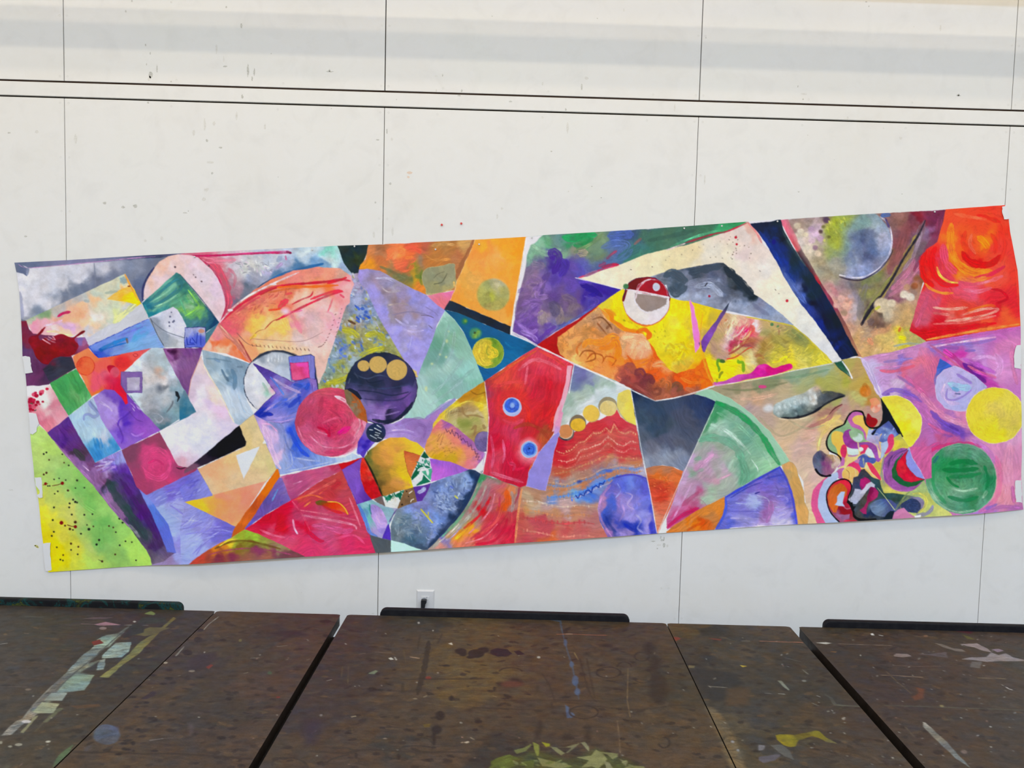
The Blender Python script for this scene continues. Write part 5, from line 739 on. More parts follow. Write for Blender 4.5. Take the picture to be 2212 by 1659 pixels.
P([(695,1062),(850,975),(1000,890),(1180,790),(1350,702),(1400,790),(1440,880),(1485,1000),(1515,1110),(1540,1260),(1556,1420),(560,1480),(600,1420),(660,1320),(700,1200),(705,1110)],
  [(1300,800,(88,92,200)),(1000,990,(110,96,190)),(900,1100,(120,116,202)),(780,1200,(104,106,198)),(1200,1090,(132,104,182)),(1350,1000,(122,110,196)),(1400,1250,(164,154,216)),(900,1350,(150,146,212)),(1170,1350,(162,126,184)),(1350,1380,(202,196,236)),(700,1440,(90,100,206)),(1500,1350,(90,100,206)),(1000,1250,(124,120,202)),(1000,1120,(170,180,226)),(1300,1180,(160,130,196)),(850,1000,(90,100,205)),(1100,1440,(210,200,236)),(1450,1100,(96,92,190)),(1200,1250,(150,100,170)),(900,1210,(120,116,205)),(1200,950,(120,100,195))],b(3,.10))
for q,wd,c,a in [([(700,1075),(900,960),(1100,850),(1345,715)],24,(52,66,196),.85),([(1350,710),(1430,860),(1500,1080),(1545,1400)],24,(66,70,196),.85),([(590,1440),(670,1310),(705,1190),(700,1080)],30,(62,84,206),.8),([(760,1080),(960,960),(1140,890)],12,(46,50,160),.7),([(1180,850),(1300,820),(1400,800)],20,(60,66,180),.7),([(1050,1030),(1110,1010)],12,(36,34,120),.8),([(1080,1050),(1200,1090),(1230,1160)],12,(200,200,236),.7),([(820,1140),(960,1150),(1120,1130)],16,(170,180,232),.6),([(760,1240),(1100,1240)],12,(90,86,190),.6),([(760,1320),(1100,1330)],14,(176,168,222),.6),([(1240,1120),(1240,1250),(1190,1370)],50,(160,102,166),.6),([(1320,1060),(1400,1060),(1440,1120),(1320,1160)],16,(150,140,214),.6),([(1290,1190),(1420,1190)],14,(196,190,232),.6),([(1300,1250),(1380,1230),(1420,1260),(1340,1290)],12,(190,180,230),.6),([(1300,930),(1330,1000),(1290,1060)],10,(90,76,170),.7),([(750,1440),(1050,1420),(1300,1410)],16,(226,220,242),.7),([(1340,920),(1420,960),(1410,1050)],10,(84,90,196),.6)]: B(q,wd,c,a)
# ---- upper right: bird-like figure
S(0,0,1)
P([(1137,512),(1170,508),(1288,500),(1380,497),(1615,476),(1600,490),(1480,532),(1340,574),(1252,600),(1343,624),(1293,662),(1200,716),(1158,746),(1106,720),(1112,680),(1124,600)],
  [(1150,560,(122,172,142)),(1160,535,(130,180,150)),(1180,530,(100,168,125)),(1250,512,(44,152,90)),(1262,525,(40,140,80)),(1285,520,(120,150,120)),(1280,545,(112,132,100)),(1245,545,(142,142,122)),(1215,545,(130,175,140)),(1330,518,(76,102,170)),(1325,545,(88,112,160)),(1340,570,(74,106,150)),(1370,506,(60,84,122)),(1410,525,(66,112,92)),(1450,508,(70,112,92)),(1400,548,(60,122,105)),(1370,565,(60,125,110)),
   (1540,488,(62,112,86)),(1600,480,(44,140,84)),(1500,500,(66,110,88)),(1560,498,(60,170,110)),(1200,562,(68,42,146)),(1190,550,(74,48,150)),(1220,580,(72,50,156)),(1205,600,(88,64,162)),(1265,572,(96,96,172)),(1290,585,(84,104,168)),(1250,600,(84,90,180)),(1240,585,(100,80,175)),(1140,585,(122,104,138)),(1150,610,(130,105,140)),(1130,650,(112,88,140)),(1150,680,(122,86,166)),(1120,705,(112,76,158)),
   (1140,640,(125,95,145)),(1200,645,(92,66,142)),(1180,620,(120,92,170)),(1215,690,(132,118,118)),(1205,672,(96,86,120)),(1225,650,(110,85,125)),(1235,660,(125,110,125)),(1245,640,(95,70,140)),(1295,625,(50,22,146)),(1270,640,(58,34,150)),(1275,655,(76,62,160)),(1290,650,(70,52,158)),(1325,628,(50,32,155)),(1180,690,(152,134,142)),(1185,705,(150,130,150)),(1155,722,(102,62,162)),(1165,700,(120,90,160)),(1235,610,(98,72,168)),(1255,605,(66,44,158)),(1200,700,(120,110,160)),(1215,705,(80,80,160)),(1162,738,(80,50,150)),(1190,715,(100,70,160))],('i',.09))
P([(1137,512),(1172,508),(1160,520),(1146,530),(1138,552),(1134,580),(1130,600),(1120,640),(1113,680),(1106,720),(1103,718),(1124,600)],(228,228,234),None,soft=1.2)
for q,wd,c,a in [([(1215,512),(1240,516),(1262,508),(1288,508)],13,(30,150,86),.8),([(1240,530),(1260,532),(1280,516)],10,(36,134,78),.8),([(1150,530),(1180,548),(1210,540)],12,(150,190,160),.5),([(1240,545),(1260,536),(1286,520),(1300,506)],8,(110,140,96),.7),([(1250,548),(1268,545)],16,(146,140,122),.8),([(1315,510),(1340,508),(1365,506)],20,(72,96,176),.7),([(1300,535),(1330,525),(1355,530),(1330,552)],14,(84,110,176),.6),([(1335,560),(1362,545),(1380,535)],16,(56,104,110),.7),([(1300,570),(1340,560),(1365,540)],12,(76,110,158),.6),([(1310,560),(1320,550),(1332,542)],5,(150,60,90),.7),([(1370,528),(1385,515)],5,(140,90,90),.6),([(1294,575),(1308,568)],8,(150,60,100),.7),([(1400,520),(1440,512),(1500,498)],8,(50,84,76),.5),([(1195,560),(1190,545),(1200,545),(1208,562),(1195,590)],14,(66,36,142),.85),([(1215,560),(1222,575),(1210,595)],14,(70,46,158),.8),([(1186,590),(1172,610),(1166,640)],12,(80,58,132),.6),([(1150,570),(1175,575)],16,(128,112,140),.6),([(1142,600),(1165,610),(1150,640)],14,(136,108,150),.6),([(1170,610),(1160,640),(1185,640)],10,(150,116,186),.5),([(1126,660),(1150,652),(1170,655)],14,(122,90,160),.7),([(1118,690),(1140,682),(1158,700)],14,(110,76,160),.7),([(1120,700),(1145,718),(1160,712)],10,(146,112,192),.7),([(1125,716),(1150,726),(1160,738)],8,(150,120,196),.7),([(1165,735),(1185,715),(1200,705)],8,(92,56,158),.8),([(1170,672),(1172,700)],18,(158,142,146),.7),([(1200,660),(1212,680),(1205,700)],14,(146,130,128),.6),([(1188,655),(1200,665),(1196,680)],18,(88,80,112),.7),([(1215,640),(1238,650),(1232,670)],14,(118,100,120),.6),([(1255,615),(1275,622),(1300,640)],10,(34,14,130),.8),([(1265,625),(1290,632),(1270,640)],8,(36,18,140),.7),([(1262,640),(1290,650),(1270,668)],7,(96,78,176),.5),([(1280,610),(1310,622),(1340,626)],6,(54,36,160),.8),([(1250,610),(1280,608)],8,(84,60,176),.7),([(1200,714),(1240,690),(1290,660)],5,(84,100,170),.7),([(1145,640),(1120,655),(1117,690)],10,(106,80,130),.6)]: B(q,wd,c,a)
D_([(1120,600),(1180,600),(1180,700),(1120,710)],26,18,6,-20,40,[(150,120,180),(96,70,140),(130,100,165)],.5,71)
P([(1249,600),(1300,585),(1343,571),(1400,548),(1480,531),(1560,505),(1614,480),(1622,488),(1650,530),(1682,560),(1706,610),(1730,655),(1780,722),(1816,778),(1797,782),(1766,752),(1740,728),(1711,702),(1670,665),(1628,636),(1600,605),(1562,568),(1521,573),(1440,588),(1390,604),(1345,626),(1300,614)],
  [(1300,600,(236,232,206)),(1350,598,(236,228,200)),(1400,575,(234,226,188)),(1450,560,(232,222,178)),(1480,552,(228,214,172)),(1540,540,(228,222,205)),(1600,505,(224,212,206)),(1612,492,(222,180,165)),(1610,550,(226,208,206)),(1580,560,(232,226,205)),(1650,580,(232,226,218)),(1700,660,(236,232,212)),(1760,720,(226,226,222)),(1790,760,(220,222,226)),(1620,590,(230,222,212)),(1670,620,(238,232,210)),(1640,540,(228,215,208)),(1730,700,(228,228,220))],('m',.03),wob=.6)
for q,wd,c in ([[(1250,600),(1275,592),(1300,582),(1335,573)],3.5,(206,60,100)],[[(1300,578),(1320,572),(1336,572)],6,(190,30,70)],[[(1262,597),(1290,585)],6,(150,110,150)],[[(1480,525),(1540,506),(1570,500),(1612,482)],3.4,(176,36,60)],[[(1440,540),(1480,526)],3,(210,190,190)],[[(1614,480),(1632,500),(1645,525)],4,(216,130,130)]): B(q,wd,c,.85)
B([(1448,534),(1500,512),(1560,496)],4,(90,190,140),.7)
D_([(1340,590),(1600,500),(1650,560),(1500,560)],34,2.4,1.6,40,90,[(120,110,90),(80,60,50),(150,130,110)],.7,72); D_([(1620,560),(1700,660),(1780,740),(1720,680)],24,3,1.6,60,60,[(130,110,100),(90,80,80)],.7,73)
for q in [(1589,513),(1591,528),(1700,650)]: E_(q[0],q[1],2,2,(190,30,50),t=None)
P([(1343,625),(1390,603),(1440,588),(1500,577),(1521,573),(1547,569),(1562,568),(1600,604),(1628,636),(1670,664),(1712,702),(1700,700),(1620,682),(1552,667),(1500,660),(1446,645),(1440,615)],
  [(1400,600,(142,152,172)),(1450,590,(78,92,112)),(1450,620,(66,82,98)),(1430,600,(110,120,140)),(1500,585,(56,70,88)),(1560,575,(48,62,78)),(1590,600,(50,64,76)),(1600,620,(34,46,58)),(1625,636,(20,34,44)),(1560,610,(92,98,122)),(1530,600,(88,94,118)),(1480,625,(132,140,165)),(1500,612,(120,126,150)),(1520,640,(160,174,204)),(1470,642,(172,186,212)),(1450,636,(185,200,225)),(1580,655,(172,182,208)),(1570,640,(92,100,122)),(1640,660,(122,130,162)),(1690,692,(152,168,198)),(1600,640,(96,106,128)),(1640,680,(150,160,190)),(1545,630,(155,165,192)),(1610,665,(150,162,190))],('m',.08))
for q,wd,c,a in [([(1436,596),(1450,590),(1470,600),(1478,612),(1462,634),(1448,622)],16,(60,76,92),.85),([(1490,590),(1520,582),(1556,576)],14,(54,68,84),.8),([(1565,578),(1595,606),(1625,636)],14,(30,42,54),.9),([(1480,615),(1510,606),(1545,606)],10,(126,134,158),.6),([(1545,612),(1565,626),(1590,632)],12,(84,92,112),.7),([(1500,620),(1535,616),(1560,640)],10,(168,180,206),.6),([(1625,655),(1640,668),(1660,680)],8,(110,116,148),.6)]: B(q,wd,c,a)
L_([(1522,618),(1528,611)],2,(40,40,50)); E_(1532,640,2,2,(160,30,60),t=None)
P([(1330,690),(1500,700),(1545,700),(1540,831),(1500,845),(1440,850),(1380,800)],[(1400,730,(238,150,30)),(1480,770,(235,200,30)),(1520,800,(242,110,24)),(1500,720,(238,210,20))])
# body: reds, thick oranges, yellow, olive
P([(1160,746),(1200,718),(1250,690),(1295,658),(1300,700),(1260,790),(1238,785),(1200,765)],(178,14,20),('m',.07))
P([(1240,705),(1300,655),(1340,640),(1345,720),(1280,760)],[(1270,690,(206,150,100)),(1300,675,(232,150,60)),(1335,660,(238,215,30)),(1330,700,(238,170,40))])
P([(1205,728),(1222,718),(1240,704),(1262,690),(1292,664),(1310,690),(1345,715),(1385,722),(1405,740),(1420,765),(1430,790),(1460,805),(1510,795),(1528,770),(1544,831),(1520,838),(1500,850),(1470,856),(1415,865),(1362,838),(1330,822),(1250,789),(1225,778),(1210,765),(1204,745)],
  [(1220,730,(206,142,84)),(1222,752,(216,140,70)),(1270,695,(206,152,104)),(1295,675,(214,164,110)),(1310,705,(188,140,104)),(1320,720,(160,110,80)),(1350,740,(216,168,122)),(1345,760,(235,170,120)),(1380,760,(244,168,122)),(1390,745,(240,180,140)),(1300,735,(232,144,66)),(1270,725,(200,140,80)),(1240,745,(222,150,80)),(1260,765,(238,160,86)),(1250,780,(240,180,110)),(1290,785,(242,150,66)),(1320,745,(240,130,45)),(1330,780,(242,126,40)),(1310,800,(240,150,80)),
   (1370,788,(242,118,34)),(1410,750,(238,96,26)),(1415,770,(242,112,30)),(1400,800,(238,108,30)),(1440,795,(238,140,84)),(1430,812,(230,90,25)),(1450,800,(235,125,60)),(1500,812,(242,106,20)),(1530,826,(246,112,20)),(1515,780,(225,130,30)),(1345,805,(186,84,66)),(1360,800,(150,72,66)),(1380,812,(112,44,54)),(1395,822,(116,50,56)),(1405,838,(136,68,56)),(1440,832,(160,96,60)),(1470,838,(140,76,60)),(1490,845,(172,94,70)),(1355,828,(144,62,62)),(1380,835,(130,56,60)),(1420,855,(168,98,78)),(1450,850,(170,90,70)),(1475,818,(225,80,20))],('i',.16))
for q,wd,c,a in [([(1280,690),(1300,686),(1318,704),(1322,712)],3,(110,62,30),.8),([(1290,698),(1310,722)],3,(140,80,44),.8),([(1318,700),(1310,710)],5,(120,60,30),.8),([(1240,725),(1280,718),(1320,722)],6,(188,128,72),.6),([(1260,750),(1270,738),(1300,740),(1320,726),(1336,730)],12,(244,140,40),.85),([(1252,770),(1262,758),(1282,760),(1285,775),(1265,782)],3,(150,76,30),.8),([(1268,776),(1280,764),(1300,768),(1304,780)],3,(166,80,30),.8),([(1300,785),(1310,770),(1330,776),(1322,790)],3,(180,90,30),.8),([(1256,740),(1246,752),(1248,766)],4,(180,100,44),.7),([(1296,752),(1316,750),(1330,738),(1336,760),(1328,775)],12,(246,130,30),.8),([(1345,730),(1370,728),(1395,736),(1400,752)],16,(244,186,140),.7),([(1350,780),(1376,786),(1400,778)],14,(246,122,36),.8),([(1355,768),(1366,784),(1364,794)],4,(200,80,24),.7),([(1407,735),(1412,752),(1425,756),(1416,766),(1422,775)],10,(238,92,24),.85),([(1410,790),(1430,786),(1450,800)],14,(240,150,100),.7),([(1420,800),(1400,808),(1420,818)],8,(216,84,24),.8),([(1350,795),(1362,792),(1372,806)],14,(150,74,66),.85),([(1372,808),(1384,802),(1392,816)],14,(116,50,60),.85),([(1392,818),(1404,814),(1410,828)],14,(110,46,52),.85),([(1412,840),(1424,840),(1424,850),(1412,852),(1408,845)],6,(120,64,50),.8),([(1430,836),(1436,824),(1446,828),(1444,842)],8,(176,94,50),.85),([(1452,836),(1460,828),(1470,836),(1462,846)],8,(118,76,54),.85),([(1345,818),(1380,838),(1410,858)],6,(150,76,70),.7),([(1475,820),(1500,812),(1530,820)],5,(220,90,24),.7),([(1470,816),(1490,826),(1515,826)],5,(250,140,50),.6),([(1500,800),(1515,790),(1520,776)],8,(236,96,22),.8),([(1480,838),(1500,846)],8,(184,110,80),.7),([(1340,822),(1330,816)],8,(226,120,90),.7)]: B(q,wd,c,a)
P([(1292,662),(1318,642),(1345,624),(1370,640),(1400,652),(1446,645),(1490,652),(1518,659),(1560,672),(1542,705),(1524,742),(1513,745),(1512,760),(1494,765),(1500,780),(1480,800),(1462,806),(1445,798),(1432,780),(1420,768),(1412,750),(1400,735),(1388,718),(1360,712),(1335,696),(1318,680)],
  [(1310,664,(222,206,60)),(1335,650,(240,222,16)),(1340,680,(236,210,20)),(1400,705,(240,222,22)),(1440,665,(242,224,14)),(1460,700,(240,224,66)),(1475,690,(242,226,30)),(1480,735,(238,218,14)),(1440,740,(228,218,50)),(1425,725,(225,210,40)),(1480,755,(240,216,20)),(1458,770,(216,184,26)),(1470,785,(225,205,70)),(1500,755,(226,190,36)),(1530,690,(206,178,56)),(1500,672,(240,205,20)),(1515,720,(206,176,84)),(1525,665,(230,205,30)),(1445,785,(222,196,30)),(1455,750,(240,225,50)),(1370,700,(232,205,24)),(1480,795,(215,170,50))],('i',.07))
D_([(1330,690),(1410,690),(1450,700),(1440,740),(1400,720)],30,4,2,60,60,[(150,140,30),(190,176,30)],.6,74); D_([(1430,740),(1500,740),(1470,790)],30,14,5,60,60,[(246,230,60),(216,180,26),(200,180,60)],.6,75)
for q,wd,c in ([[(1306,668),(1320,680),(1322,692),(1335,700),(1352,712),(1378,716)],7,(240,120,24)],[[(1375,718),(1392,712),(1402,722),(1398,732)],9,(232,96,22)],[[(1303,668),(1318,672),(1330,682)],5,(244,150,40)]): B(q,wd,c,.85)
L_([(1350,665),(1356,680),(1366,692),(1385,702),(1402,703),(1428,690),(1444,668)],3,(226,90,40),.8,True)
E_(1396,650,50,51,[(1360,660,(224,218,216)),(1380,690,(226,220,216)),(1430,680,(228,222,228)),(1352,650,(222,214,210)),(1410,695,(226,216,222))],t=('m',.03),line=(196,110,90),lw=.6)
P(arc(1396,650,50,51,180,360)+[(1446,642),(1440,642),(1400,634),(1356,626)],(112,6,20)); 
P([(1347,640),(1350,625),(1358,612),(1375,602),(1396,599),(1415,601),(1432,613),(1442,630),(1444,643),(1420,636),(1390,631),(1352,625)],[(1365,612,(108,8,20)),(1420,618,(160,12,36)),(1360,622,(110,6,20))],line=(60,30,80),lw=.6)
P([(1373,630),(1380,616),(1392,607),(1406,604),(1420,606),(1432,614),(1440,628),(1443,643),(1410,637)],(162,10,36),('m',.06),line=(206,180,196),lw=.6)
P([(1370,632),(1443,643),(1438,658),(1424,668),(1398,675),(1384,668),(1372,652)],[(1400,650,(152,136,130)),(1420,650,(148,132,126))],('m',.03),line=(228,224,232),lw=1.8)
L_([(1352,625),(1390,631),(1443,642)],2.4,(226,218,226)); B([(1373,645),(1378,625),(1392,608),(1406,603)],3,(226,206,216),.9); E_(1417,620,7.5,8,(206,214,230)); E_(1416,621,4,4,(190,196,220),t=None); E_(1352,619,6,6,(60,120,80),al=.6)
S(1440,680)
P([(650,-25),(800,-5),(950,20),(1150,60),(1350,95),(1500,130),(1620,220),(1780,370),(1900,490),(1975,572),(1800,610),(1560,655),(1200,745),(900,805),(580,850),(545,760),(490,600),(455,460),(430,420),(500,260)],
  [(700,100,(190,162,120)),(640,60,(206,150,110)),(820,100,(240,226,182)),(760,160,(200,170,115)),(1050,95,(242,216,216)),(1000,150,(230,104,96)),(940,210,(216,72,116)),(930,170,(222,60,110)),(840,220,(230,210,200)),(760,270,(225,205,195)),(600,300,(176,152,100)),(560,430,(176,140,120)),(680,430,(188,152,140)),(790,300,(216,192,196)),(900,350,(166,72,82)),(840,340,(186,40,80)),(980,280,(196,122,92)),(960,330,(170,90,70)),(1200,220,(164,156,100)),(1120,180,(180,170,110)),(1300,350,(168,154,74)),
   (1130,430,(156,126,60)),(1150,510,(160,110,70)),(1480,280,(172,160,76)),(1600,260,(122,132,80)),(1540,190,(150,150,86)),(1750,430,(190,178,52)),(1000,470,(222,212,150)),(1050,520,(225,215,165)),(960,620,(232,218,140)),(550,600,(242,222,14)),(700,650,(242,222,14)),(800,560,(240,216,36)),(650,570,(242,222,20)),(1450,530,(236,216,54)),(1350,500,(196,184,64)),(1550,600,(222,210,106)),(1220,560,(226,200,84)),(1180,620,(230,210,100)),(1920,560,(226,214,60)),(490,530,(242,222,18)),(880,680,(238,220,40)),(1650,540,(190,184,84)),(1400,420,(165,150,76)),(1300,120,(190,165,110)),(1700,560,(215,205,70)),(900,440,(200,180,110))],b(-25,.09))
for q,wd,c,a in [([(790,60),(760,170),(700,240)],24,(242,230,196),.6),([(860,90),(840,180)],18,(230,110,90),.6),([(920,150),(860,230),(790,270)],20,(240,226,206),.7),([(1060,100),(1040,140)],60,(244,216,222),.7),([(1000,130),(1030,170),(980,230)],46,(232,96,80),.8),([(960,170),(930,200)],36,(214,26,110),.85),([(1010,190),(950,270),(880,300)],12,(238,216,150),.8),([(1040,200),(980,270)],8,(200,60,80),.8),([(980,280),(900,370),(800,440),(740,470)],20,(160,60,60),.8),([(850,340),(900,320)],40,(190,30,90),.7),([(860,360),(950,320),(1060,300)],36,(176,110,70),.6),([(730,530),(830,500),(960,410),(1020,390)],14,(200,60,40),.8),([(1060,500),(1100,480),(1160,520)],26,(160,104,60),.7),([(700,60),(720,80)],30,(206,110,70),.7),([(1240,110),(1270,120)],34,(70,116,76),.85),([(1320,130),(1330,145)],26,(84,126,76),.8),([(1490,180),(1560,240),(1620,300)],30,(112,132,80),.6),([(1340,180),(1340,240)],16,(160,96,80),.6),([(1080,520),(1250,480),(1440,440)],14,(206,186,70),.5),([(1260,570),(1340,550),(1420,500),(1460,560),(1540,600)],24,(240,216,40),.8),([(760,430),(740,420)],30,(206,60,80),.6)]: B(q,wd,c,a)
D_([(700,60),(980,80),(1000,260),(800,420),(700,300)],50,60,10,-60,15,[(246,236,206),(226,206,190),(206,96,96),(240,220,150)],.5,76); D_([(1100,150),(1500,150),(1750,430),(1300,550),(1050,420)],70,70,9,-30,20,[(196,180,90),(150,136,70),(210,196,110),(130,120,70)],.5,77); D_([(1450,350),(1750,400),(1880,540),(1600,560)],30,60,9,-40,14,[(226,212,80),(166,166,70)],.6,78)
L_([(950,25),(1200,68),(1500,130),(1640,240),(1900,490),(1970,570)],14,(206,190,60),.8)
P([(555,812),(700,788),(850,722),(1000,702),(1075,620),(1130,596),(1190,590),(1280,635),(1370,610),(1455,588),(1492,600),(1490,645),(1380,684),(1200,730),(1000,762),(750,820),(590,848)],[(650,810,(196,90,180)),(800,760,(200,82,184)),(950,735,(196,60,170)),(1100,680,(206,30,150)),(1200,650,(212,10,130)),(1400,620,(214,10,126)),(1480,620,(226,60,130)),(1300,680,(210,8,126)),(1150,610,(225,60,170))],('m',.06),sm=True)
B([(695,565),(650,560),(615,540),(605,590),(625,640),(620,680)],30,(96,150,36),.9); B([(640,545),(690,560)],34,(56,96,40),.85); B([(670,680),(640,710),(625,760)],24,(110,130,40),.9); B([(600,770),(600,810)],26,(136,170,30),.85); B([(850,540),(860,565),(905,570),(915,620),(915,685)],30,(110,160,30),.9); B([(450,400),(440,440)],24,(40,80,36),.85)
B([(715,530),(760,520)],14,(216,60,40),.8)
L_([(545,850),(800,815),(1100,765),(1500,670),(1980,580)],10,(222,222,228),.8)
S(0,0,1)
P([(1490,649),(1497,663),(1505,695),(1514,741),(1508,752),(1502,761),(1497,720),(1493,680)],(240,128,208),('m',.04),line=(236,190,200),lw=.4)
P([(1577,650),(1567,673),(1545,712),(1528,745),(1521,760),(1517,756),(1512,741),(1520,728),(1545,695)],[(1560,680,(100,70,140)),(1525,740,(118,66,166)),(1530,720,(130,75,175)),(1572,660,(50,60,80))],('m',.06)); B([(1510,740),(1517,752)],4,(60,50,110),.8); B([(1518,676),(1512,735),(1526,800),(1543,832)],3,(240,170,40),.7)
# navy beam, pink and maroon edge
P([(1684,477),(1702,474),(1718,505),(1732,538),(1752,572),(1776,615),(1800,650),(1830,705),(1862,772),(1848,770),(1790,650),(1730,560)],
  [(1700,490,(226,112,138)),(1708,515,(222,100,118)),(1716,530,(214,90,95)),(1728,545,(66,46,56)),(1745,570,(60,44,56)),(1752,583,(90,30,45)),(1765,600,(196,30,46)),(1776,622,(120,60,76)),(1795,650,(150,60,86)),(1825,720,(150,92,80)),(1812,690,(130,80,80)),(1850,765,(170,120,90))],b(-62,.08))
P([(1621,484),(1685,476),(1694,502),(1712,535),(1732,565),(1752,590),(1772,622),(1790,650),(1812,690),(1835,738),(1853,768),(1818,776),(1812,770),(1796,745),(1780,722),(1757,690),(1730,655),(1710,625),(1690,592),(1676,562),(1660,537),(1640,505)],
  [(1650,492,(14,26,58)),(1680,486,(18,34,50)),(1645,505,(16,30,66)),(1660,520,(22,48,128)),(1668,540,(18,40,120)),(1690,570,(20,46,138)),(1682,515,(10,18,34)),(1700,600,(66,90,166)),(1715,620,(92,112,178)),(1708,590,(24,50,140)),(1735,645,(70,96,180)),(1750,670,(40,60,150)),(1770,700,(18,40,140)),(1800,745,(14,40,140)),(1720,555,(22,42,58)),(1740,600,(18,38,52)),(1760,630,(18,38,54)),(1760,660,(8,14,34)),(1800,690,(16,28,42)),(1840,755,(10,26,42)),(1785,690,(10,18,40)),(1820,765,(14,28,70)),(1700,520,(26,48,62)),(1695,505,(40,60,66)),(1730,620,(14,26,60)),(1808,730,(10,22,48))],b(-62,.12))
B([(1640,500),(1665,535),(1690,575)],7,(24,54,150),.6); B([(1695,590),(1718,625),(1740,655)],8,(92,116,190),.6); B([(1690,500),(1710,535),(1740,575)],5,(60,80,84),.5); E_(1671,523,4,5,(20,20,120),soft=2)
# blossom corner, moon, black diagonal
P([(1702,475),(1860,464),(2045,454),(2024,524),(2040,540),(1992,612),(1966,714),(2003,738),(1900,768),(1861,773),(1830,705),(1800,650),(1776,615),(1752,572),(1732,538),(1718,505)],
  [(1722,482,(152,128,122)),(1760,476,(150,126,136)),(1782,474,(112,86,110)),(1726,505,(216,206,186)),(1736,525,(222,206,196)),(1745,545,(214,200,178)),(1756,500,(202,178,202)),(1768,512,(200,176,206)),(1765,535,(210,186,196)),(1770,540,(150,130,140)),(1785,505,(158,168,60)),(1790,485,(150,160,60)),(1812,478,(168,184,60)),(1795,530,(160,170,70)),(1800,550,(150,160,100)),(1820,500,(140,160,130)),(1775,560,(180,175,140)),(1785,580,(168,170,112)),(1790,598,(152,142,132)),(1820,605,(150,134,136)),(1766,590,(180,168,140)),
   (1800,620,(166,136,142)),(1820,640,(170,140,136)),(1795,630,(196,130,140)),(1812,655,(222,166,150)),(1790,640,(206,160,156)),(1836,670,(190,176,180)),(1850,640,(152,142,158)),(1845,620,(118,110,116)),(1860,615,(112,108,104)),(1880,605,(120,126,84)),(1875,640,(140,140,80)),(1905,560,(150,126,80)),(1890,590,(126,130,76)),(1935,525,(130,74,82)),(1940,560,(140,90,84)),(1950,480,(140,96,92)),(1965,490,(124,60,72)),(1985,468,(130,30,46)),(1930,475,(140,100,96)),(2020,466,(112,40,76)),(2010,490,(140,80,120)),(1998,500,(140,116,150)),(2025,500,(120,40,70)),(1988,540,(110,90,100)),(1995,560,(166,92,136)),
   (1965,600,(170,110,136)),(1940,620,(156,104,126)),(1930,645,(130,80,100)),(1960,635,(202,180,160)),(1975,620,(166,130,110)),(1920,665,(206,188,156)),(1905,660,(196,180,150)),(1945,670,(196,162,116)),(1960,700,(196,160,106)),(1885,665,(96,82,72)),(1890,690,(112,84,72)),(1870,700,(176,150,126)),(1835,710,(216,166,140)),(1820,680,(216,160,150)),(1860,740,(206,166,112)),(1900,715,(200,150,110)),(1920,745,(216,188,112)),(1975,735,(180,172,104)),(1950,728,(216,200,60)),(1985,600,(140,90,60)),(1870,765,(208,170,110)),(1850,690,(176,160,170)),(1990,640,(190,140,110))],('m',.09))
for q,wd,c,a in [([(1960,480),(1950,520),(1935,560),(1920,590)],20,(134,76,80),.5),([(1996,478),(1980,520),(1958,560),(1930,600),(1905,650)],16,(124,104,116),.6),([(1990,500),(1975,545),(1950,585)],8,(170,150,170),.5),([(2030,470),(2022,510),(2000,545),(1975,585)],14,(128,52,86),.6),([(1975,560),(1960,590),(1925,625)],8,(200,120,156),.6),([(1990,570),(1960,610),(1920,640)],8,(186,120,146),.6),([(1978,510),(1955,560),(1930,595),(1895,650),(1868,690)],13,(152,134,72),.75),([(1925,600),(1895,640),(1865,690)],12,(126,132,72),.6),([(1870,615),(1860,650),(1856,690)],14,(112,110,112),.5),([(1900,500),(1910,480)],6,(90,60,80),.5)]: B(q,wd,c,a)
B([(1998,476),(1982,510),(1950,560),(1925,605),(1895,650),(1858,700)],4.5,(34,30,44),.95); B([(1900,640),(1876,672),(1860,702)],7,(34,30,44),.9)
E_(1850,527,75,76,[(1900,500,(152,168,194)),(1872,530,(88,102,138)),(1850,555,(112,128,166)),(1830,590,(152,162,198)),(1815,520,(124,152,150)),(1800,560,(150,162,130)),(1890,565,(122,132,170)),(1860,480,(126,156,152)),(1800,490,(140,162,90)),(1915,520,(172,180,212)),(1790,540,(150,158,112)),(1870,590,(150,160,200)),(1885,480,(150,170,180)),(1780,500,(158,170,70)),(1865,550,(84,94,136)),(1820,575,(150,160,170)),(1880,510,(100,115,150))],soft=1.6,t=('m',.10))
P([(1702,476),(1850,462),(1822,500),(1815,560),(1822,590),(1800,606),(1770,600),(1735,545)],[(1726,505,(216,206,186)),(1745,545,(214,200,178)),(1765,505,(202,178,202)),(1790,500,(158,168,60)),(1722,482,(150,126,120)),(1790,540,(150,160,90)),(1785,590,(160,150,126)),(1775,475,(130,110,112)),(1810,480,(168,184,60)),(1825,490,(150,170,90)),(1810,540,(146,160,116)),(1815,575,(160,156,140)),(1805,510,(160,175,70)),(1768,550,(170,160,140)),(1740,525,(222,206,196))],('m',.09),al=.9,soft=9)
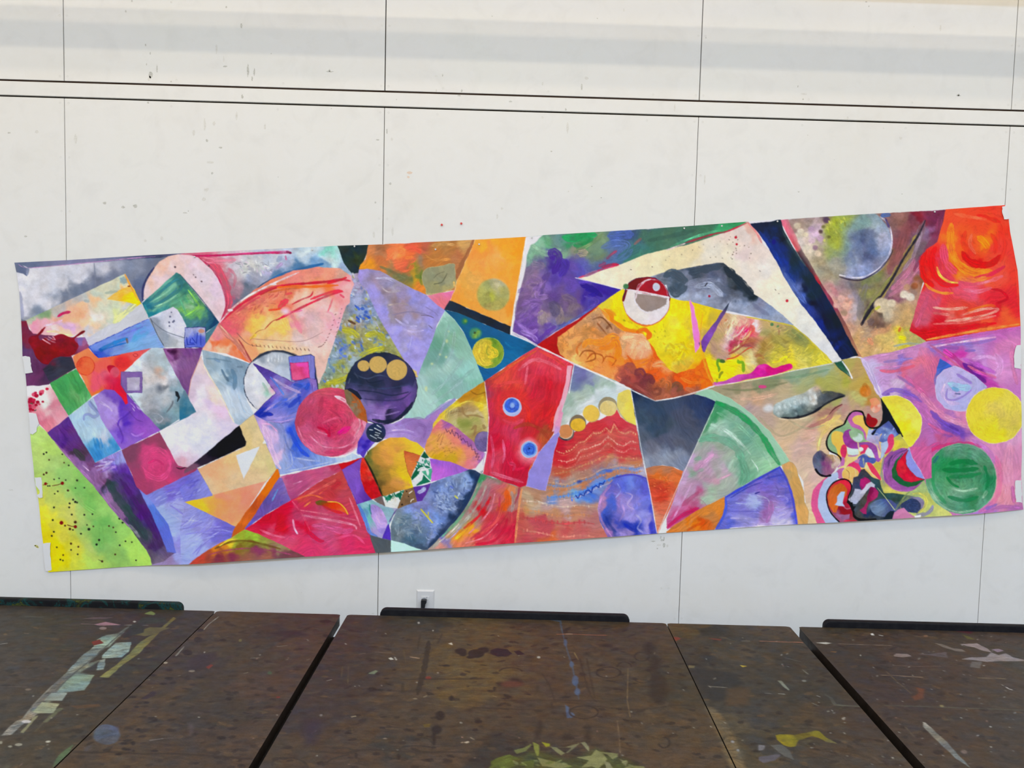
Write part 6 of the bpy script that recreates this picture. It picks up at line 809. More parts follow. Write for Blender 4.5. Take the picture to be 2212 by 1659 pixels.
for x,y,r,c in [(1722,488,7,(196,186,166)),(1729,500,7,(222,214,196)),(1740,507,6,(216,206,180)),(1731,520,8,(226,212,202)),(1752,495,7,(196,166,196)),(1762,506,7,(206,180,206)),(1770,515,6,(196,166,190)),(1753,520,7,(212,186,200)),(1742,535,7,(216,206,186)),(1760,535,6,(150,120,136)),(1772,500,4,(86,66,70)),(1766,548,7,(218,202,180)),(1785,476,7,(90,66,92)),(1778,490,4,(110,106,60)),(1790,512,4,(110,110,50)),(1817,645,8,(222,176,166)),(1826,660,8,(226,180,160)),(1806,660,6,(216,166,156)),(1822,676,7,(170,140,120)),(1835,640,5,(180,160,170)),(1905,660,18,(206,190,160)),(1925,655,9,(216,204,180)),(1952,636,9,(222,210,190)),(1966,642,9,(226,216,200)),(1958,620,7,(196,150,120)),(1975,618,8,(150,90,60)),(1950,610,6,(190,130,140))]: E_(x,y,r,r*.9,c,soft=1.4,al=.75,t=('m',.08))
D_([(1785,478),(1830,470),(1820,500),(1795,530),(1780,520)],30,7,3,70,30,[(176,190,60),(140,150,60),(196,200,90)],.7,79)
B([(1922,490),(1926,520),(1920,550),(1903,575),(1880,592),(1855,600),(1828,598)],3.4,(206,204,232),.9); B([(1900,468),(1915,480),(1921,500)],3,(196,206,226),.8); B([(1928,540),(1918,560),(1895,585),(1862,604),(1835,604),(1812,598)],2.6,(50,40,60),.85); B([(1902,466),(1922,464)],9,(74,106,170),.85); B([(1912,472),(1920,492)],4,(70,56,110),.8); L_([(1812,594),(1826,597)],2.4,(226,222,230))
D_([(1840,700),(1960,700),(1980,740),(1880,760)],30,9,2.4,-40,30,[(226,200,150),(180,130,90),(216,150,110),(190,160,110)],.5,80)
for q,wd,c in ([[(1941,716),(1944,708)],6,(206,90,50)],[[(1942,728),(1956,732)],9,(240,220,20)],[[(1890,668),(1900,662)],5,(190,190,60)],[[(1875,732),(1884,744)],9,(226,150,110)],[[(1930,748),(1960,742),(1990,744)],4,(150,160,150)],[[(1885,690),(1876,700)],14,(110,90,90)]): B(q,wd,c,.8)
# red-orange field
P([(2043,452),(2100,448),(2170,444),(2180,475),(2188,520),(2197,580),(2200,640),(2206,705),(2100,724),(2003,738),(1965,714),(1978,665),(1990,628),(1996,612),(1988,585),(1988,560),(2000,540),(2024,523),(2036,480)],
  [(2100,458,(240,72,40)),(2120,485,(240,76,40)),(2060,480,(240,80,46)),(2058,520,(252,132,36)),(2065,555,(246,100,34)),(2110,530,(238,90,40)),(2125,520,(250,130,24)),(2090,540,(228,52,40)),(2110,572,(216,18,22)),(2080,570,(236,70,40)),(2085,586,(248,132,40)),(2120,592,(246,110,46)),(2010,560,(228,26,24)),(1998,580,(222,40,36)),(2035,560,(224,56,92)),(2050,600,(222,60,84)),(2000,600,(226,44,30)),(2150,590,(236,80,60)),(2170,540,(236,60,50)),(2185,600,(234,60,46)),
   (2100,630,(226,86,116)),(2080,620,(222,80,110)),(2040,640,(226,60,70)),(2150,640,(222,40,56)),(1995,680,(204,86,110)),(2005,650,(206,80,110)),(2080,668,(226,66,50)),(2060,690,(230,110,100)),(2030,700,(212,20,35)),(2100,695,(216,50,46)),(2180,690,(238,92,46)),(2000,728,(206,8,24)),(2060,715,(212,16,28)),(2170,490,(236,56,36)),(2120,710,(236,96,50)),(2190,650,(226,40,50)),(2160,670,(214,30,44)),(2140,460,(238,60,40)),(2165,460,(238,70,45))],('s',.06,2120,520))
for q,wd,c,a in [([(2054,485),(2052,520),(2058,555),(2078,578),(2105,590),(2140,586)],16,(252,136,34),.85),([(2078,545),(2090,562),(2112,572),(2140,570),(2160,552)],14,(210,14,18),.85),([(2085,500),(2080,525),(2092,550)],10,(222,50,30),.6),([(2098,506),(2094,528),(2106,548)],7,(226,110,80),.6),([(2112,512),(2124,522),(2134,536)],14,(254,140,20),.85),([(2140,505),(2150,525),(2148,548)],9,(226,44,30),.6),([(2160,500),(2170,530),(2160,565)],9,(228,50,36),.6),([(2110,465),(2130,470),(2160,480)],8,(228,30,26),.6),([(2060,462),(2090,468),(2130,474)],7,(250,110,70),.6),([(2000,545),(1990,570),(1996,600),(2015,618)],12,(226,24,22),.8),([(2020,535),(2010,560),(2016,590),(2036,612),(2068,616)],12,(232,20,24),.7),([(2030,560),(2032,585),(2048,605),(2062,610)],8,(214,60,80),.7),([(2023,577),(2030,595),(2048,608),(2068,611)],5,(248,206,80),.85),([(2036,530),(2042,565),(2064,590)],14,(226,76,110),.7),([(1998,612),(2010,624),(2034,633),(2058,633)],5,(250,140,50),.85),([(2105,600),(2140,592),(2170,575)],7,(214,30,80),.7),([(2110,614),(2140,606),(2165,596)],7,(236,120,150),.6),([(2070,600),(2100,606),(2130,600)],8,(246,140,60),.7),([(2080,625),(2110,630),(2140,622)],7,(234,120,150),.6),([(2140,625),(2160,628),(2175,645),(2150,655)],5,(196,14,36),.8),([(2015,664),(2050,668),(2090,664)],6,(244,170,150),.7),([(2015,676),(2050,680)],5,(240,150,140),.7),([(2080,680),(2120,668),(2155,668),(2130,680),(2080,690),(2040,694)],5,(240,180,160),.7),([(2090,672),(2130,660),(2150,662)],5,(246,110,40),.8),([(2015,700),(2080,696),(2150,682)],5,(236,140,130),.6),([(1978,706),(2000,650),(2004,640)],9,(196,84,120),.6),([(1985,722),(2060,712),(2150,698)],9,(206,10,28),.7),([(2000,734),(2100,716),(2200,700)],5,(248,140,60),.85),([(2190,480),(2194,560),(2200,660)],6,(236,70,50),.6)]: B(q,wd,c,a)
# orchid field on the right
P([(1857,774),(1930,760),(2003,738),(2100,722),(2207,704),(2212,900),(2214,1108),(2100,1116),(1960,1130),(1990,1060),(1994,1034),(1960,966),(1903,862),(1880,822)],
  [(1868,785,(202,182,222)),(1880,800,(202,186,226)),(1895,838,(196,166,220)),(1900,780,(202,140,190)),(1940,775,(140,112,196)),(1920,768,(198,140,186)),(1950,795,(214,106,140)),(1990,790,(224,118,140)),(1990,760,(206,140,196)),(2015,790,(196,96,150)),(1920,815,(196,150,206)),(1940,830,(206,182,212)),(1930,845,(200,170,210)),(1975,840,(204,120,170)),(1990,830,(196,100,150)),(2020,745,(150,110,190)),(2060,735,(176,96,170)),(2110,722,(196,116,196)),(2160,714,(196,104,184)),(2100,755,(196,150,214)),(2090,740,(150,120,196)),(2060,765,(206,60,170)),
   (2080,780,(206,130,200)),(2130,790,(206,146,214)),(2120,815,(150,40,156)),(2140,830,(196,70,170)),(2100,810,(120,40,140)),(2190,745,(216,130,186)),(2190,790,(212,130,180)),(2180,820,(206,134,194)),(2160,800,(216,146,206)),(1930,866,(110,80,186)),(1960,862,(140,96,186)),(1990,880,(190,110,180)),(2020,890,(206,116,170)),(2010,920,(176,106,180)),(2050,920,(110,76,180)),(2070,935,(112,72,176)),(2000,950,(186,110,180)),(2060,955,(198,92,150)),(1985,985,(198,92,150)),(1975,1000,(206,90,150)),(1990,1010,(200,106,160)),(2100,960,(206,136,186)),(2130,965,(214,140,186)),(2170,980,(206,136,180)),(2160,1010,(216,136,166)),(2180,1040,(216,140,180)),(2170,1075,(222,140,160)),(2185,1095,(176,110,170)),(2120,1100,(170,120,200)),(2195,940,(216,156,196)),(2160,1060,(226,152,166)),(2030,940,(196,90,140)),(2196,850,(196,120,190)),(2080,900,(214,130,170)),(2070,890,(220,150,190))],('s',.05,2074,1000))
for q,wd,c,a in [([(1862,776),(1880,806),(1893,838),(1903,858)],10,(198,184,226),.8),([(1874,772),(1930,763),(1990,752)],7,(200,140,190),.6),([(1908,782),(1940,778),(1970,774)],5,(136,120,196),.7),([(1900,800),(1930,802),(1975,790)],7,(222,90,116),.7),([(1890,795),(1930,792),(1970,786)],5,(200,130,186),.6),([(1938,812),(1960,826),(1975,836)],5,(130,96,170),.6),([(1955,812),(1980,836),(2005,860)],9,(206,96,156),.6),([(1905,852),(1930,842),(1960,850),(1990,868)],8,(122,86,190),.7),([(1990,755),(2010,790),(2015,820)],30,(216,110,140),.4),([(2003,742),(2060,732),(2140,718),(2204,708)],7,(190,96,176),.8),([(2010,750),(2080,738),(2150,728)],4,(236,186,216),.7),([(2045,745),(2100,742),(2150,732)],6,(136,110,190),.6),([(2030,752),(2070,752)],7,(132,86,176),.6),([(2084,758),(2106,757)],5,(120,100,190),.7),([(2040,756),(2064,775),(2090,800),(2110,820)],8,(180,50,130),.8),([(2038,756),(2055,768)],9,(226,70,180),.8),([(2080,785),(2105,808),(2128,825)],9,(96,30,140),.85),([(2090,790),(2120,806),(2150,815)],6,(226,110,140),.7),([(2100,800),(2130,812),(2150,818)],4,(216,80,190),.7),([(2080,775),(2115,790),(2150,806)],8,(186,90,196),.7),([(2150,765),(2160,790),(2150,810)],12,(216,160,216),.5),([(2185,745),(2186,790),(2196,830)],8,(206,120,166),.7),([(2100,775),(2130,770),(2150,775)],8,(220,176,226),.5),([(2008,745),(2040,768),(2080,800),(2110,825),(2126,836)],5,(190,90,130),.7),([(1950,860),(1985,880),(2010,910),(2030,935)],20,(186,104,180),.5),([(1990,850),(2010,875),(2040,900),(2080,915)],12,(222,140,176),.6),([(2010,888),(2030,908),(2055,925),(2072,937)],9,(112,74,184),.85),([(2050,920),(2070,930)],5,(90,50,160),.8),([(2040,900),(2070,915),(2100,925)],6,(226,160,190),.6),([(2005,915),(2030,930),(2060,940)],6,(206,90,140),.6),([(1990,990),(2010,970),(2030,958)],14,(196,66,130),.6),([(1984,1000),(2000,980),(2030,965),(2080,958),(2120,965)],8,(196,50,110),.7),([(2100,950),(2130,970),(2150,1000)],10,(180,110,190),.5),([(2150,985),(2160,1030),(2146,1080),(2110,1104)],10,(214,100,150),.5),([(2180,960),(2176,1010),(2180,1060),(2170,1090)],20,(224,150,176),.4),([(2120,1106),(2160,1094),(2200,1096)],8,(176,104,170),.8),([(2125,1098),(2150,1088)],6,(130,100,190),.7),([(2185,1050),(2188,1085)],8,(186,100,160),.8),([(1966,975),(1980,1000),(1994,1030)],8,(200,80,140),.7),([(1905,862),(1920,850)],6,(100,70,170),.7),([(2196,860),(2204,900)],5,(150,100,190),.6)]: B(q,wd,c,a)
P([(2030,775),(2042,782),(2056,792),(2040,797),(2022,812),(2024,795)],(60,96,196),b(30,.1)); B([(2022,835),(2020,815),(2030,798)],5,(100,110,190),.7)
P([(2020,838),(2024,815),(2038,800),(2060,791),(2080,798),(2105,812),(2131,836),(2110,850),(2095,872),(2090,886),(2066,888),(2040,880),(2024,862)],[(2030,830,(186,180,228)),(2060,805,(190,176,226)),(2050,870,(184,176,226)),(2068,840,(190,170,226)),(2100,835,(180,176,226)),(2080,880,(176,176,230))],('s',.06,2066,838),line=(216,206,236),lw=.5)
for q,wd,c in ([[(2048,828),(2070,836),(2095,838)],14,(150,196,232)],[[(2056,838),(2070,844)],7,(96,160,206)],[[(2066,808),(2085,820),(2098,828)],6,(140,112,196)],[[(2040,830),(2036,850),(2050,868),(2072,872)],8,(206,180,232)],[[(2046,840),(2044,860),(2060,864),(2080,856),(2098,842)],4,(140,120,200)],[[(2062,850),(2074,851)],3,(70,80,130)]): B(q,wd,c,.75)
E_(2149,897,62,60,[(2149,880,(220,200,92)),(2180,860,(224,208,80)),(2110,920,(230,212,56)),(2150,935,(232,216,46)),(2190,920,(216,200,80)),(2110,870,(228,208,60)),(2150,850,(230,210,60)),(2165,900,(212,192,90))],t=('s',.05,2149,890),line=(236,226,170),lw=.6)
P([(1903,861),(1925,855),(1945,857),(1965,868),(1980,885),(1990,905),(1989,925),(1982,945),(1962,966),(1950,945),(1935,915),(1918,885)],[(1930,880,(236,226,66)),(1950,920,(238,222,40)),(1960,880,(228,216,80)),(1970,940,(232,220,66)),(1930,865,(222,206,70)),(1975,910,(236,226,90))],('m',.04),sm=True,line=(244,232,190),lw=.6)
P([(1902,861),(1918,885),(1935,915),(1950,943),(1944,945),(1925,925),(1905,915),(1906,890)],(12,24,30))
# ---- lower right: lime ground, green disc
P([(1945,940),(1962,966),(1994,1034),(2004,1060),(2020,1085),(2050,1108),(2055,1118),(1985,1126),(1890,1128),(1880,1060),(1890,1010),(1900,960)],[(1930,960,(190,182,84)),(1945,955,(170,170,110)),(1900,1020,(190,182,90)),(1930,1070,(206,196,90)),(2010,1080,(186,192,100)),(1990,1050,(156,182,120)),(1960,1065,(166,182,116)),(2030,1110,(196,200,116)),(1900,1040,(170,170,110)),(1980,1110,(180,190,110)),(2000,1050,(150,176,120)),(1900,990,(206,190,90))],('m',.06))
E_(2075,1033,76,75,[(2075,1000,(24,130,70)),(2040,1010,(36,140,80)),(2030,1040,(76,152,106)),(2075,1030,(60,132,92)),(2110,1010,(80,140,108)),(2130,1040,(36,126,80)),(2060,970,(92,146,120)),(2110,975,(96,150,124)),(2075,1060,(110,160,130)),(2100,1085,(44,122,84)),(2040,1090,(76,136,110)),(2120,1080,(96,156,126)),(2020,1070,(130,172,140)),(2085,1050,(90,150,110)),(2080,990,(66,134,100)),(2140,1010,(80,140,104))],t=('s',.10,2075,1033),line=(140,180,150),lw=.6)
for q,wd,c,a in [([(2050,1002),(2080,996),(2110,1002)],9,(12,118,60),.8),([(2036,1014),(2070,1016),(2112,1012)],9,(14,116,58),.8),([(2050,1030),(2090,1028),(2118,1022)],8,(20,124,66),.7),([(2044,1030),(2056,1045),(2070,1052)],6,(14,118,58),.8),([(2054,1055),(2080,1060),(2110,1054)],5,(150,186,160),.6),([(2046,1072),(2080,1080),(2110,1072)],8,(20,112,64),.7),([(2022,1000),(2014,1030),(2020,1060),(2040,1086)],7,(34,140,80),.6),([(2125,1006),(2134,1035),(2128,1056)],6,(20,116,66),.8),([(2016,1000),(2026,985)],6,(36,96,110),.7),([(2040,972),(2075,962),(2110,968),(2136,990)],7,(106,152,132),.5),([(2010,1060),(2030,1090),(2064,1104),(2100,1100)],4,(170,200,176),.6),([(2120,1075),(2130,1060)],6,(150,186,160),.6)]: B(q,wd,c,a)
S(1740,950,7.373)
P(arc(1560,470,350,350,0,360,n=36),(152,84,160),('s',.10,1560,470))
P([(1640,125),(2000,100),(2000,600),(1890,622),(1800,480),(1720,330)],(206,96,156),b(70,.08),soft=.8)
P([(1640,130),(1700,290),(1790,440),(1890,625),(1810,610),(1700,540),(1620,450),(1585,350),(1592,240)],(142,148,226),('m',.04),line=(216,200,230),lw=.5)
P([(1540,220),(1430,340),(1368,480),(1385,600),(1480,700),(1620,745),(1760,720),(1890,632),(1760,655),(1600,655),(1480,580),(1440,480),(1470,330)],(28,96,52),('m',.1))
P([(1625,170),(1540,260),(1470,340),(1440,450),(1475,560),(1560,640),(1680,672),(1820,640),(1885,628),(1760,590),(1650,480),(1590,380),(1588,260)],[(1500,450,(216,40,56)),(1600,560,(200,20,50)),(1700,640,(206,30,60)),(1560,350,(196,20,50))],('m',.08),line=(80,40,60),lw=.4)
B([(1600,160),(1420,220),(1290,360),(1240,520),(1300,680)],14,(100,60,140),.6); B([(1380,250),(1330,330),(1310,440)],26,(56,40,96),.8); B([(1620,150),(1450,230),(1370,330)],10,(60,44,70),.8); B([(1260,400),(1230,560),(1300,720),(1450,800),(1620,800)],16,(190,110,196),.5)
# ---- the tangle of curls
S(1740,870,8.508)
P([(770,250),(860,170),(1040,170),(1070,250),(1100,380),(1200,470),(1340,450),(1430,380),(1500,300),(1580,330),(1730,570),(1880,830),(1600,830),(1450,950),(1400,1100),(1420,1400),(1000,1500),(700,1450),(560,1300),(640,1100),(560,930),(420,860),(385,700),(450,550),(640,430),(720,370)],(232,190,110),('m',.05))
P([(770,250),(850,180),(1000,165),(1060,220),(1080,330),(1130,440),(1200,480),(1150,700),(1000,730),(880,700),(700,700),(600,960),(500,900),(410,840),(385,700),(450,560),(600,450),(720,370)],(140,176,130),('m',.05))
P([(470,590),(540,530),(650,530),(690,580),(690,650),(700,750),(650,850),(630,1000),(600,1000),(560,830),(490,730)],(244,190,84),('m',.03),sm=True)
P([(770,260),(860,178),(950,165),(1050,190),(1060,235),(960,225),(890,240),(855,290),(880,360),(980,400),(1060,480),(1110,580),(1110,680),(1070,640),(1050,540),(960,480),(860,440),(790,360)],(190,100,172),('m',.05),sm=True)
P([(870,280),(930,240),(1055,240),(1080,350),(1140,460),(1160,560),(1140,680),(1110,640),(1090,540),(1000,420),(900,380),(860,320)],(246,192,96),('m',.03),sm=True)
E_(965,640,92,76,(192,214,206),wob=2); E_(880,560,70,60,(150,184,146),soft=2)
P([(815,495),(780,520),(810,640),(880,700),(960,735),(1080,718),(1220,750),(1330,850),(1375,1000),(1330,1080),(1285,1040),(1240,930),(1150,830),(1060,790),(960,850),(820,835),(730,770),(680,660),(690,560),(740,510)],[(720,650,(150,60,150)),(850,790,(140,52,140)),(1150,780,(146,74,160)),(1320,950,(160,84,176))],('m',.07),sm=True)
P([(745,815),(850,845),(960,855),(965,940),(870,965),(770,935)],(206,226,222),('m',.03)); P([(770,960),(880,970),(950,955),(900,1000),(780,1000)],(186,130,176))
P([(690,770),(735,800),(748,880),(735,960),(695,1015),(655,960),(635,890),(650,820)],(212,50,96),('m',.05),sm=True)
P([(1000,780),(1100,765),(1145,810),(1120,880),(1050,930),(1000,940),(1030,880),(1040,830)],(220,56,104),('m',.05),sm=True); E_(1010,850,40,34,(226,232,222))
P([(740,985),(900,1000),(1050,935),(1060,960),(900,1070),(760,1180),(640,1215),(590,1215),(680,1150),(740,1070)],(250,208,136),('m',.04)); L_([(955,730),(970,850),(975,940)],22,(236,206,160),.8)
P([(1140,820),(1200,870),(1250,960),(1255,1005),(1200,1005),(1130,960),(1080,940)],(214,230,230),('m',.04)); P([(1300,800),(1360,880),(1380,980),(1350,1010)],(246,206,160))
P([(960,1010),(1020,960),(1090,940),(1160,1000),(1270,1020),(1275,1080),(1200,1115),(1120,1090),(1085,1140),(1060,1190),(1000,1170),(965,1090)],[(1000,1100,(72,88,160)),(1150,1050,(62,76,160)),(1240,1080,(80,96,170)),(1060,980,(150,160,200))],('m',.08),sm=True); B([(1050,1010),(1060,1100),(1075,1170)],24,(186,190,150),.7)
P([(1150,490),(1230,500),(1340,470),(1380,520),(1340,700),(1370,900),(1330,830),(1240,740),(1150,700),(1110,680)],[(1180,520,(170,186,220)),(1200,650,(176,160,206)),(1300,620,(150,160,210)),(1250,720,(240,200,170)),(1330,750,(190,130,190))],('m',.06))
P([(1210,560),(1270,460),(1390,430),(1440,360),(1510,320),(1580,350),(1700,540),(1720,640),(1680,690),(1600,610),(1520,620),(1500,700),(1420,740),(1340,700),(1370,620),(1400,560),(1300,590)],[(1500,400,(70,86,162)),(1350,500,(76,90,166)),(1650,600,(72,88,164)),(1420,680,(90,110,180)),(1450,560,(140,160,206))],('m',.09))
for q in ([(1240,580),(1300,560),(1340,590)],[(1440,600),(1460,570)],[(1620,460),(1600,500)]): B(q,16,(196,206,232),.7)
P([(1370,740),(1500,700),(1520,800),(1480,880),(1440,960),(1380,1020),(1390,900)],(170,188,222),('m',.05))
P([(1530,610),(1590,590),(1620,700),(1600,800),(1540,890),(1450,940),(1500,850),(1520,770),(1500,690)],(220,62,112),('m',.05),sm=True)
P([(1620,650),(1730,570),(1800,690),(1880,825),(1760,820),(1600,890),(1630,780)],[(1700,650,(176,178,90)),(1750,760,(206,196,80)),(1650,840,(226,206,70))],('m',.05))
P([(580,1190),(700,1150),(715,1060),(690,1000),(645,1000),(650,1080),(620,1140)],(190,106,176),('m',.05)); P([(560,1290),(600,1220),(700,1195),(680,1290),(720,1380),(640,1400),(580,1370)],(186,102,166),('m',.05),sm=True)
P([(730,1195),(800,1120),(880,1085),(960,1120),(1020,1230),(1025,1310),(970,1400),(950,1390),(985,1310),(960,1250),(900,1190),(800,1185)],(222,56,112),('m',.05)); P([(900,1075),(1000,1010),(960,1100)],(186,120,176))
E_(795,1300,125,122,[(720,1290,(236,190,80)),(830,1280,(236,186,116)),(860,1370,(232,176,110))],line=(216,206,180),lw=.5); L_([(740,1230),(790,1280),(790,1390)],7,(110,76,50),.8,True)
P([(1080,1200),(1100,1100),(1160,1100),(1250,1150),(1390,1420),(1330,1400),(1200,1290)],(250,214,150)); P([(1130,1110),(1180,1110),(1260,1190),(1330,1300),(1375,1410),(1290,1350),(1200,1260)],(222,60,96),('m',.05),sm=True)
P([(1250,1150),(1290,1090),(1380,1100),(1390,1180),(1370,1330)],(206,184,76),('m',.05))
P([(1370,1330),(1400,1100),(1440,960),(1400,1250),(1440,1500)],(150,150,130))
# black contour
L_([(625,1095),(640,1030),(600,970),(540,930),(470,900),(420,860),(385,790),(380,700),(405,620),(460,530),(540,470),(640,425),(700,390),(740,310),(790,220),(870,155),(960,150),(1030,170),(1062,230),(1075,310),(1100,390),(1150,440),(1220,462),(1310,450),(1390,400),(1420,310),(1450,210),(1445,120),(1425,20)],26,(12,10,16),1,True)
P([(1420,300),(1470,90),(1560,260),(1640,400),(1730,570),(1700,560),(1600,420),(1520,320),(1440,380),(1300,480),(1230,580),(1210,570),(1330,440)],(14,20,30))
B([(1080,250),(1100,340),(1150,420)],34,(30,26,30),.9)
P([(1125,205),(1160,200),(1210,265),(1290,300),(1310,350),(1270,420),(1210,445),(1150,420),(1110,350),(1112,270)],[(1150,270,(150,14,36)),(1200,370,(180,10,26)),(1270,370,(150,6,24))],('m',.08),sm=True)
P([(1180,-60),(1300,-80),(1370,40),(1355,130),(1280,172),(1220,150),(1190,90),(1200,20)],[(1230,40,(226,120,86)),(1300,20,(240,160,110)),(1260,120,(240,206,186)),(1320,120,(222,110,90))],('i',.06),sm=True); S(1812,640); E_(310,1130,66,66,[(310,1110,(190,110,30)),(330,1160,(206,130,60))],soft=2.5,t=('i',.08)); B([(280,1080),(310,1050),(340,1110)],26,(190,116,40),.8)
# lower tangle
S(1740,950,7.373)
P([(400,545),(320,600),(200,700),(120,800),(85,950),(90,1100),(140,1240),(180,1360),(330,1360),(240,1200),(195,1080),(190,940),(230,790),(330,670)],(216,86,142),('m',.05))
P([(500,515),(400,550),(300,650),(230,780),(190,940),(195,1080),(240,1200),(330,1360),(560,1340),(420,1180),(340,1050),(325,900),(370,760),(480,660),(520,580)],(172,188,224),('m',.04))
P([(120,260),(170,200),(240,180),(330,230),(430,240),(520,290),(545,360),(500,430),(400,540),(300,580),(200,540),(140,450),(108,340)],[(160,300,(66,82,112)),(190,420,(96,112,132)),(260,300,(60,46,86)),(300,400,(120,50,116)),(340,350,(140,90,120)),(410,440,(130,60,120)),(430,300,(196,160,110)),(480,380,(216,200,180)),(400,260,(220,190,110)),(250,500,(100,110,135)),(330,500,(146,90,130))],b(-80,.12),sm=True)
L_([(150,460),(190,520),(240,560),(320,578),(400,560)],28,(12,10,18),1,True); B([(440,540),(520,460),(560,380)],14,(186,182,190),.7)
P([(740,700),(760,600),(830,580),(880,470),(930,460),(1040,590),(1170,640),(1200,760),(1230,850),(1400,850),(1560,870),(1700,900),(1850,940),(1870,1060),(1750,1150),(1600,1140),(1390,1130),(1330,1290),(780,1290),(730,1200),(740,1080),(690,1000),(690,860)],
  [(800,640,(66,66,92)),(780,720,(50,56,86)),(930,540,(58,60,74)),(980,600,(46,50,64)),(1130,680,(46,74,80)),(1180,740,(52,80,84)),(1250,870,(40,72,66)),(1450,890,(44,76,66)),(950,900,(66,70,66)),(850,1080,(62,62,62)),(830,1200,(72,70,64)),(980,1060,(90,120,150)),(1200,950,(54,74,86)),(1250,1080,(72,88,140)),(1450,980,(62,76,120)),(1600,960,(120,130,80)),(1700,1050,(50,60,96)),(1800,960,(120,118,150)),(1000,1220,(60,64,70)),(1300,1200,(20,34,46)),(980,1130,(20,34,70))],('m',.12))
P([(870,630),(940,600),(1010,640),(1030,690),(960,750),(900,800),(860,720)],(156,30,96),('i',.14)); P([(1020,730),(1090,740),(1150,830),(1130,900),(1060,950),(990,990),(950,1080),(945,1170),(900,1160),(850,1110),(920,1060),(960,980),(970,900),(1000,830)],[(1030,800,(120,10,66)),(1100,880,(166,40,100)),(940,1100,(156,36,96))],('i',.1))
P([(775,775),(850,790),(940,830),(900,900),(830,960),(790,1010),(720,1010),(690,940),(750,860)],(172,174,198),('m',.08)); P([(925,775),(960,710),(1040,670),(1100,710),(1090,760),(1030,740),(980,790),(900,850),(860,850)],(196,196,212),('m',.05))
E_(1230,1075,210,135,[(1150,1050,(88,110,150)),(1250,1000,(66,76,140)),(1300,1100,(70,84,130)),(1100,1150,(110,130,160))],t=b(20,.14)); P([(1250,1200),(1330,1120),(1390,1125),(1360,1260),(1220,1250)],(16,30,44))
P([(1500,1040),(1600,960),(1700,930),(1800,980),(1800,1080),(1700,1150),(1580,1120)],(46,58,96),('s',.15,1680,1050),sm=True); P([(1690,920),(1780,905),(1860,960),(1870,1040),(1830,1090),(1810,1000),(1760,950)],(124,120,156),('m',.06),sm=True)
B([(1740,1185),(1880,1170),(1970,1110),(2005,1040)],52,(132,130,168),.9); B([(1700,860),(1800,850),(1880,900),(1905,980),(1850,1090),(1770,1140)],36,(210,200,90),.7); B([(1410,1110),(1500,980),(1580,880),(1650,820)],22,(126,140,84),.8)
P([(1350,1260),(1390,1150),(1450,1105),(1540,1080),(1620,1150),(1710,1215),(1560,1240)],(194,122,166),b(20,.05)); P([(1710,1200),(1800,1190),(1790,1225),(1715,1230)],(226,228,236))
L_([(1135,760),(1250,900),(1400,1110)],11,(190,200,140),.9)
P([(600,625),(680,640),(722,700),(720,780),(690,850),(655,930),(645,1000),(700,1050),(750,1060),(735,1200),(800,1300),(530,1300),(430,1200),(350,1060),(325,920),(345,800),(420,690),(510,640)],[(600,660,(214,36,60)),(690,780,(216,40,66)),(620,980,(210,36,66)),(450,700,(196,60,50)),(560,1250,(150,90,130)),(700,1100,(160,26,50)),(600,1100,(130,16,34)),(700,1230,(140,60,70))],('m',.07))
P([(540,690),(460,720),(390,790),(345,900),(360,1020),(420,1140),(470,1150),(500,1060),(560,960),(640,870),(655,790),(600,720)],[(480,780,(196,100,36)),(560,760,(190,96,30)),(400,900,(206,106,50)),(430,1080,(206,100,40)),(600,800,(186,90,30))],b(70,.06))
P([(500,900),(560,830),(615,825),(590,920),(570,1000),(600,1050),(520,1040),(450,1030),(490,980)],(176,192,230),('m',.04)); P([(510,1090),(560,1060),(640,1110),(720,1090),(700,1160),(560,1160)],(146,14,30),('m',.1)); P([(470,1170),(600,1190),(680,1180),(670,1240),(560,1250)],(146,96,140),b(10,.08)); B([(600,1060),(640,1090),(700,1080)],18,(206,170,190),.7); B([(580,1285),(680,1270),(800,1280)],20,(206,40,70),.8)
L_([(520,1300),(430,1210),(365,1110),(330,980),(328,860),(370,760),(440,680),(540,632),(620,625),(690,660),(722,720),(715,800),(680,880),(665,940)],18,(14,10,14),1,True); P([(660,930),(690,990),(730,1000),(740,1050),(790,1050),(750,1110),(740,1160),(715,1100),(690,1030),(650,990)],(10,10,14)); L_([(745,1120),(750,1200),(820,1250),(920,1262),(1100,1255)],34,(10,10,14),1,True)
# unpainted seams left between panels
S(0,0,1)
for q,wd in ([[(1137,513),(1124,590),(1112,660),(1104,717)],3.0],[[(1104,717),(1135,732),(1160,747)],4.2],[[(1160,747),(1200,766),(1240,786),(1300,812),(1363,842)],3.4],[[(1363,842),(1390,855),(1415,866)],2.2],[[(1415,866),(1455,860),(1494,850),(1543,834)],2.4],[[(1797,782),(1816,778)],4],[[(1818,780),(1832,800),(1840,818)],3],[[(1242,600),(1345,625)],1.6],[[(1240,786),(1229,850)],2],[[(1362,842),(1374,905),(1383,960),(1393,1010),(1405,1070),(1418,1150)],1.6],[[(1542,880),(1500,970),(1455,1070),(1420,1150)],1.2],[[(1043,1022),(1052,975),(1056,900),(1047,824)],1.4],[[(766,600),(762,590)],2]): L_(q,wd,(230,230,234),.85)

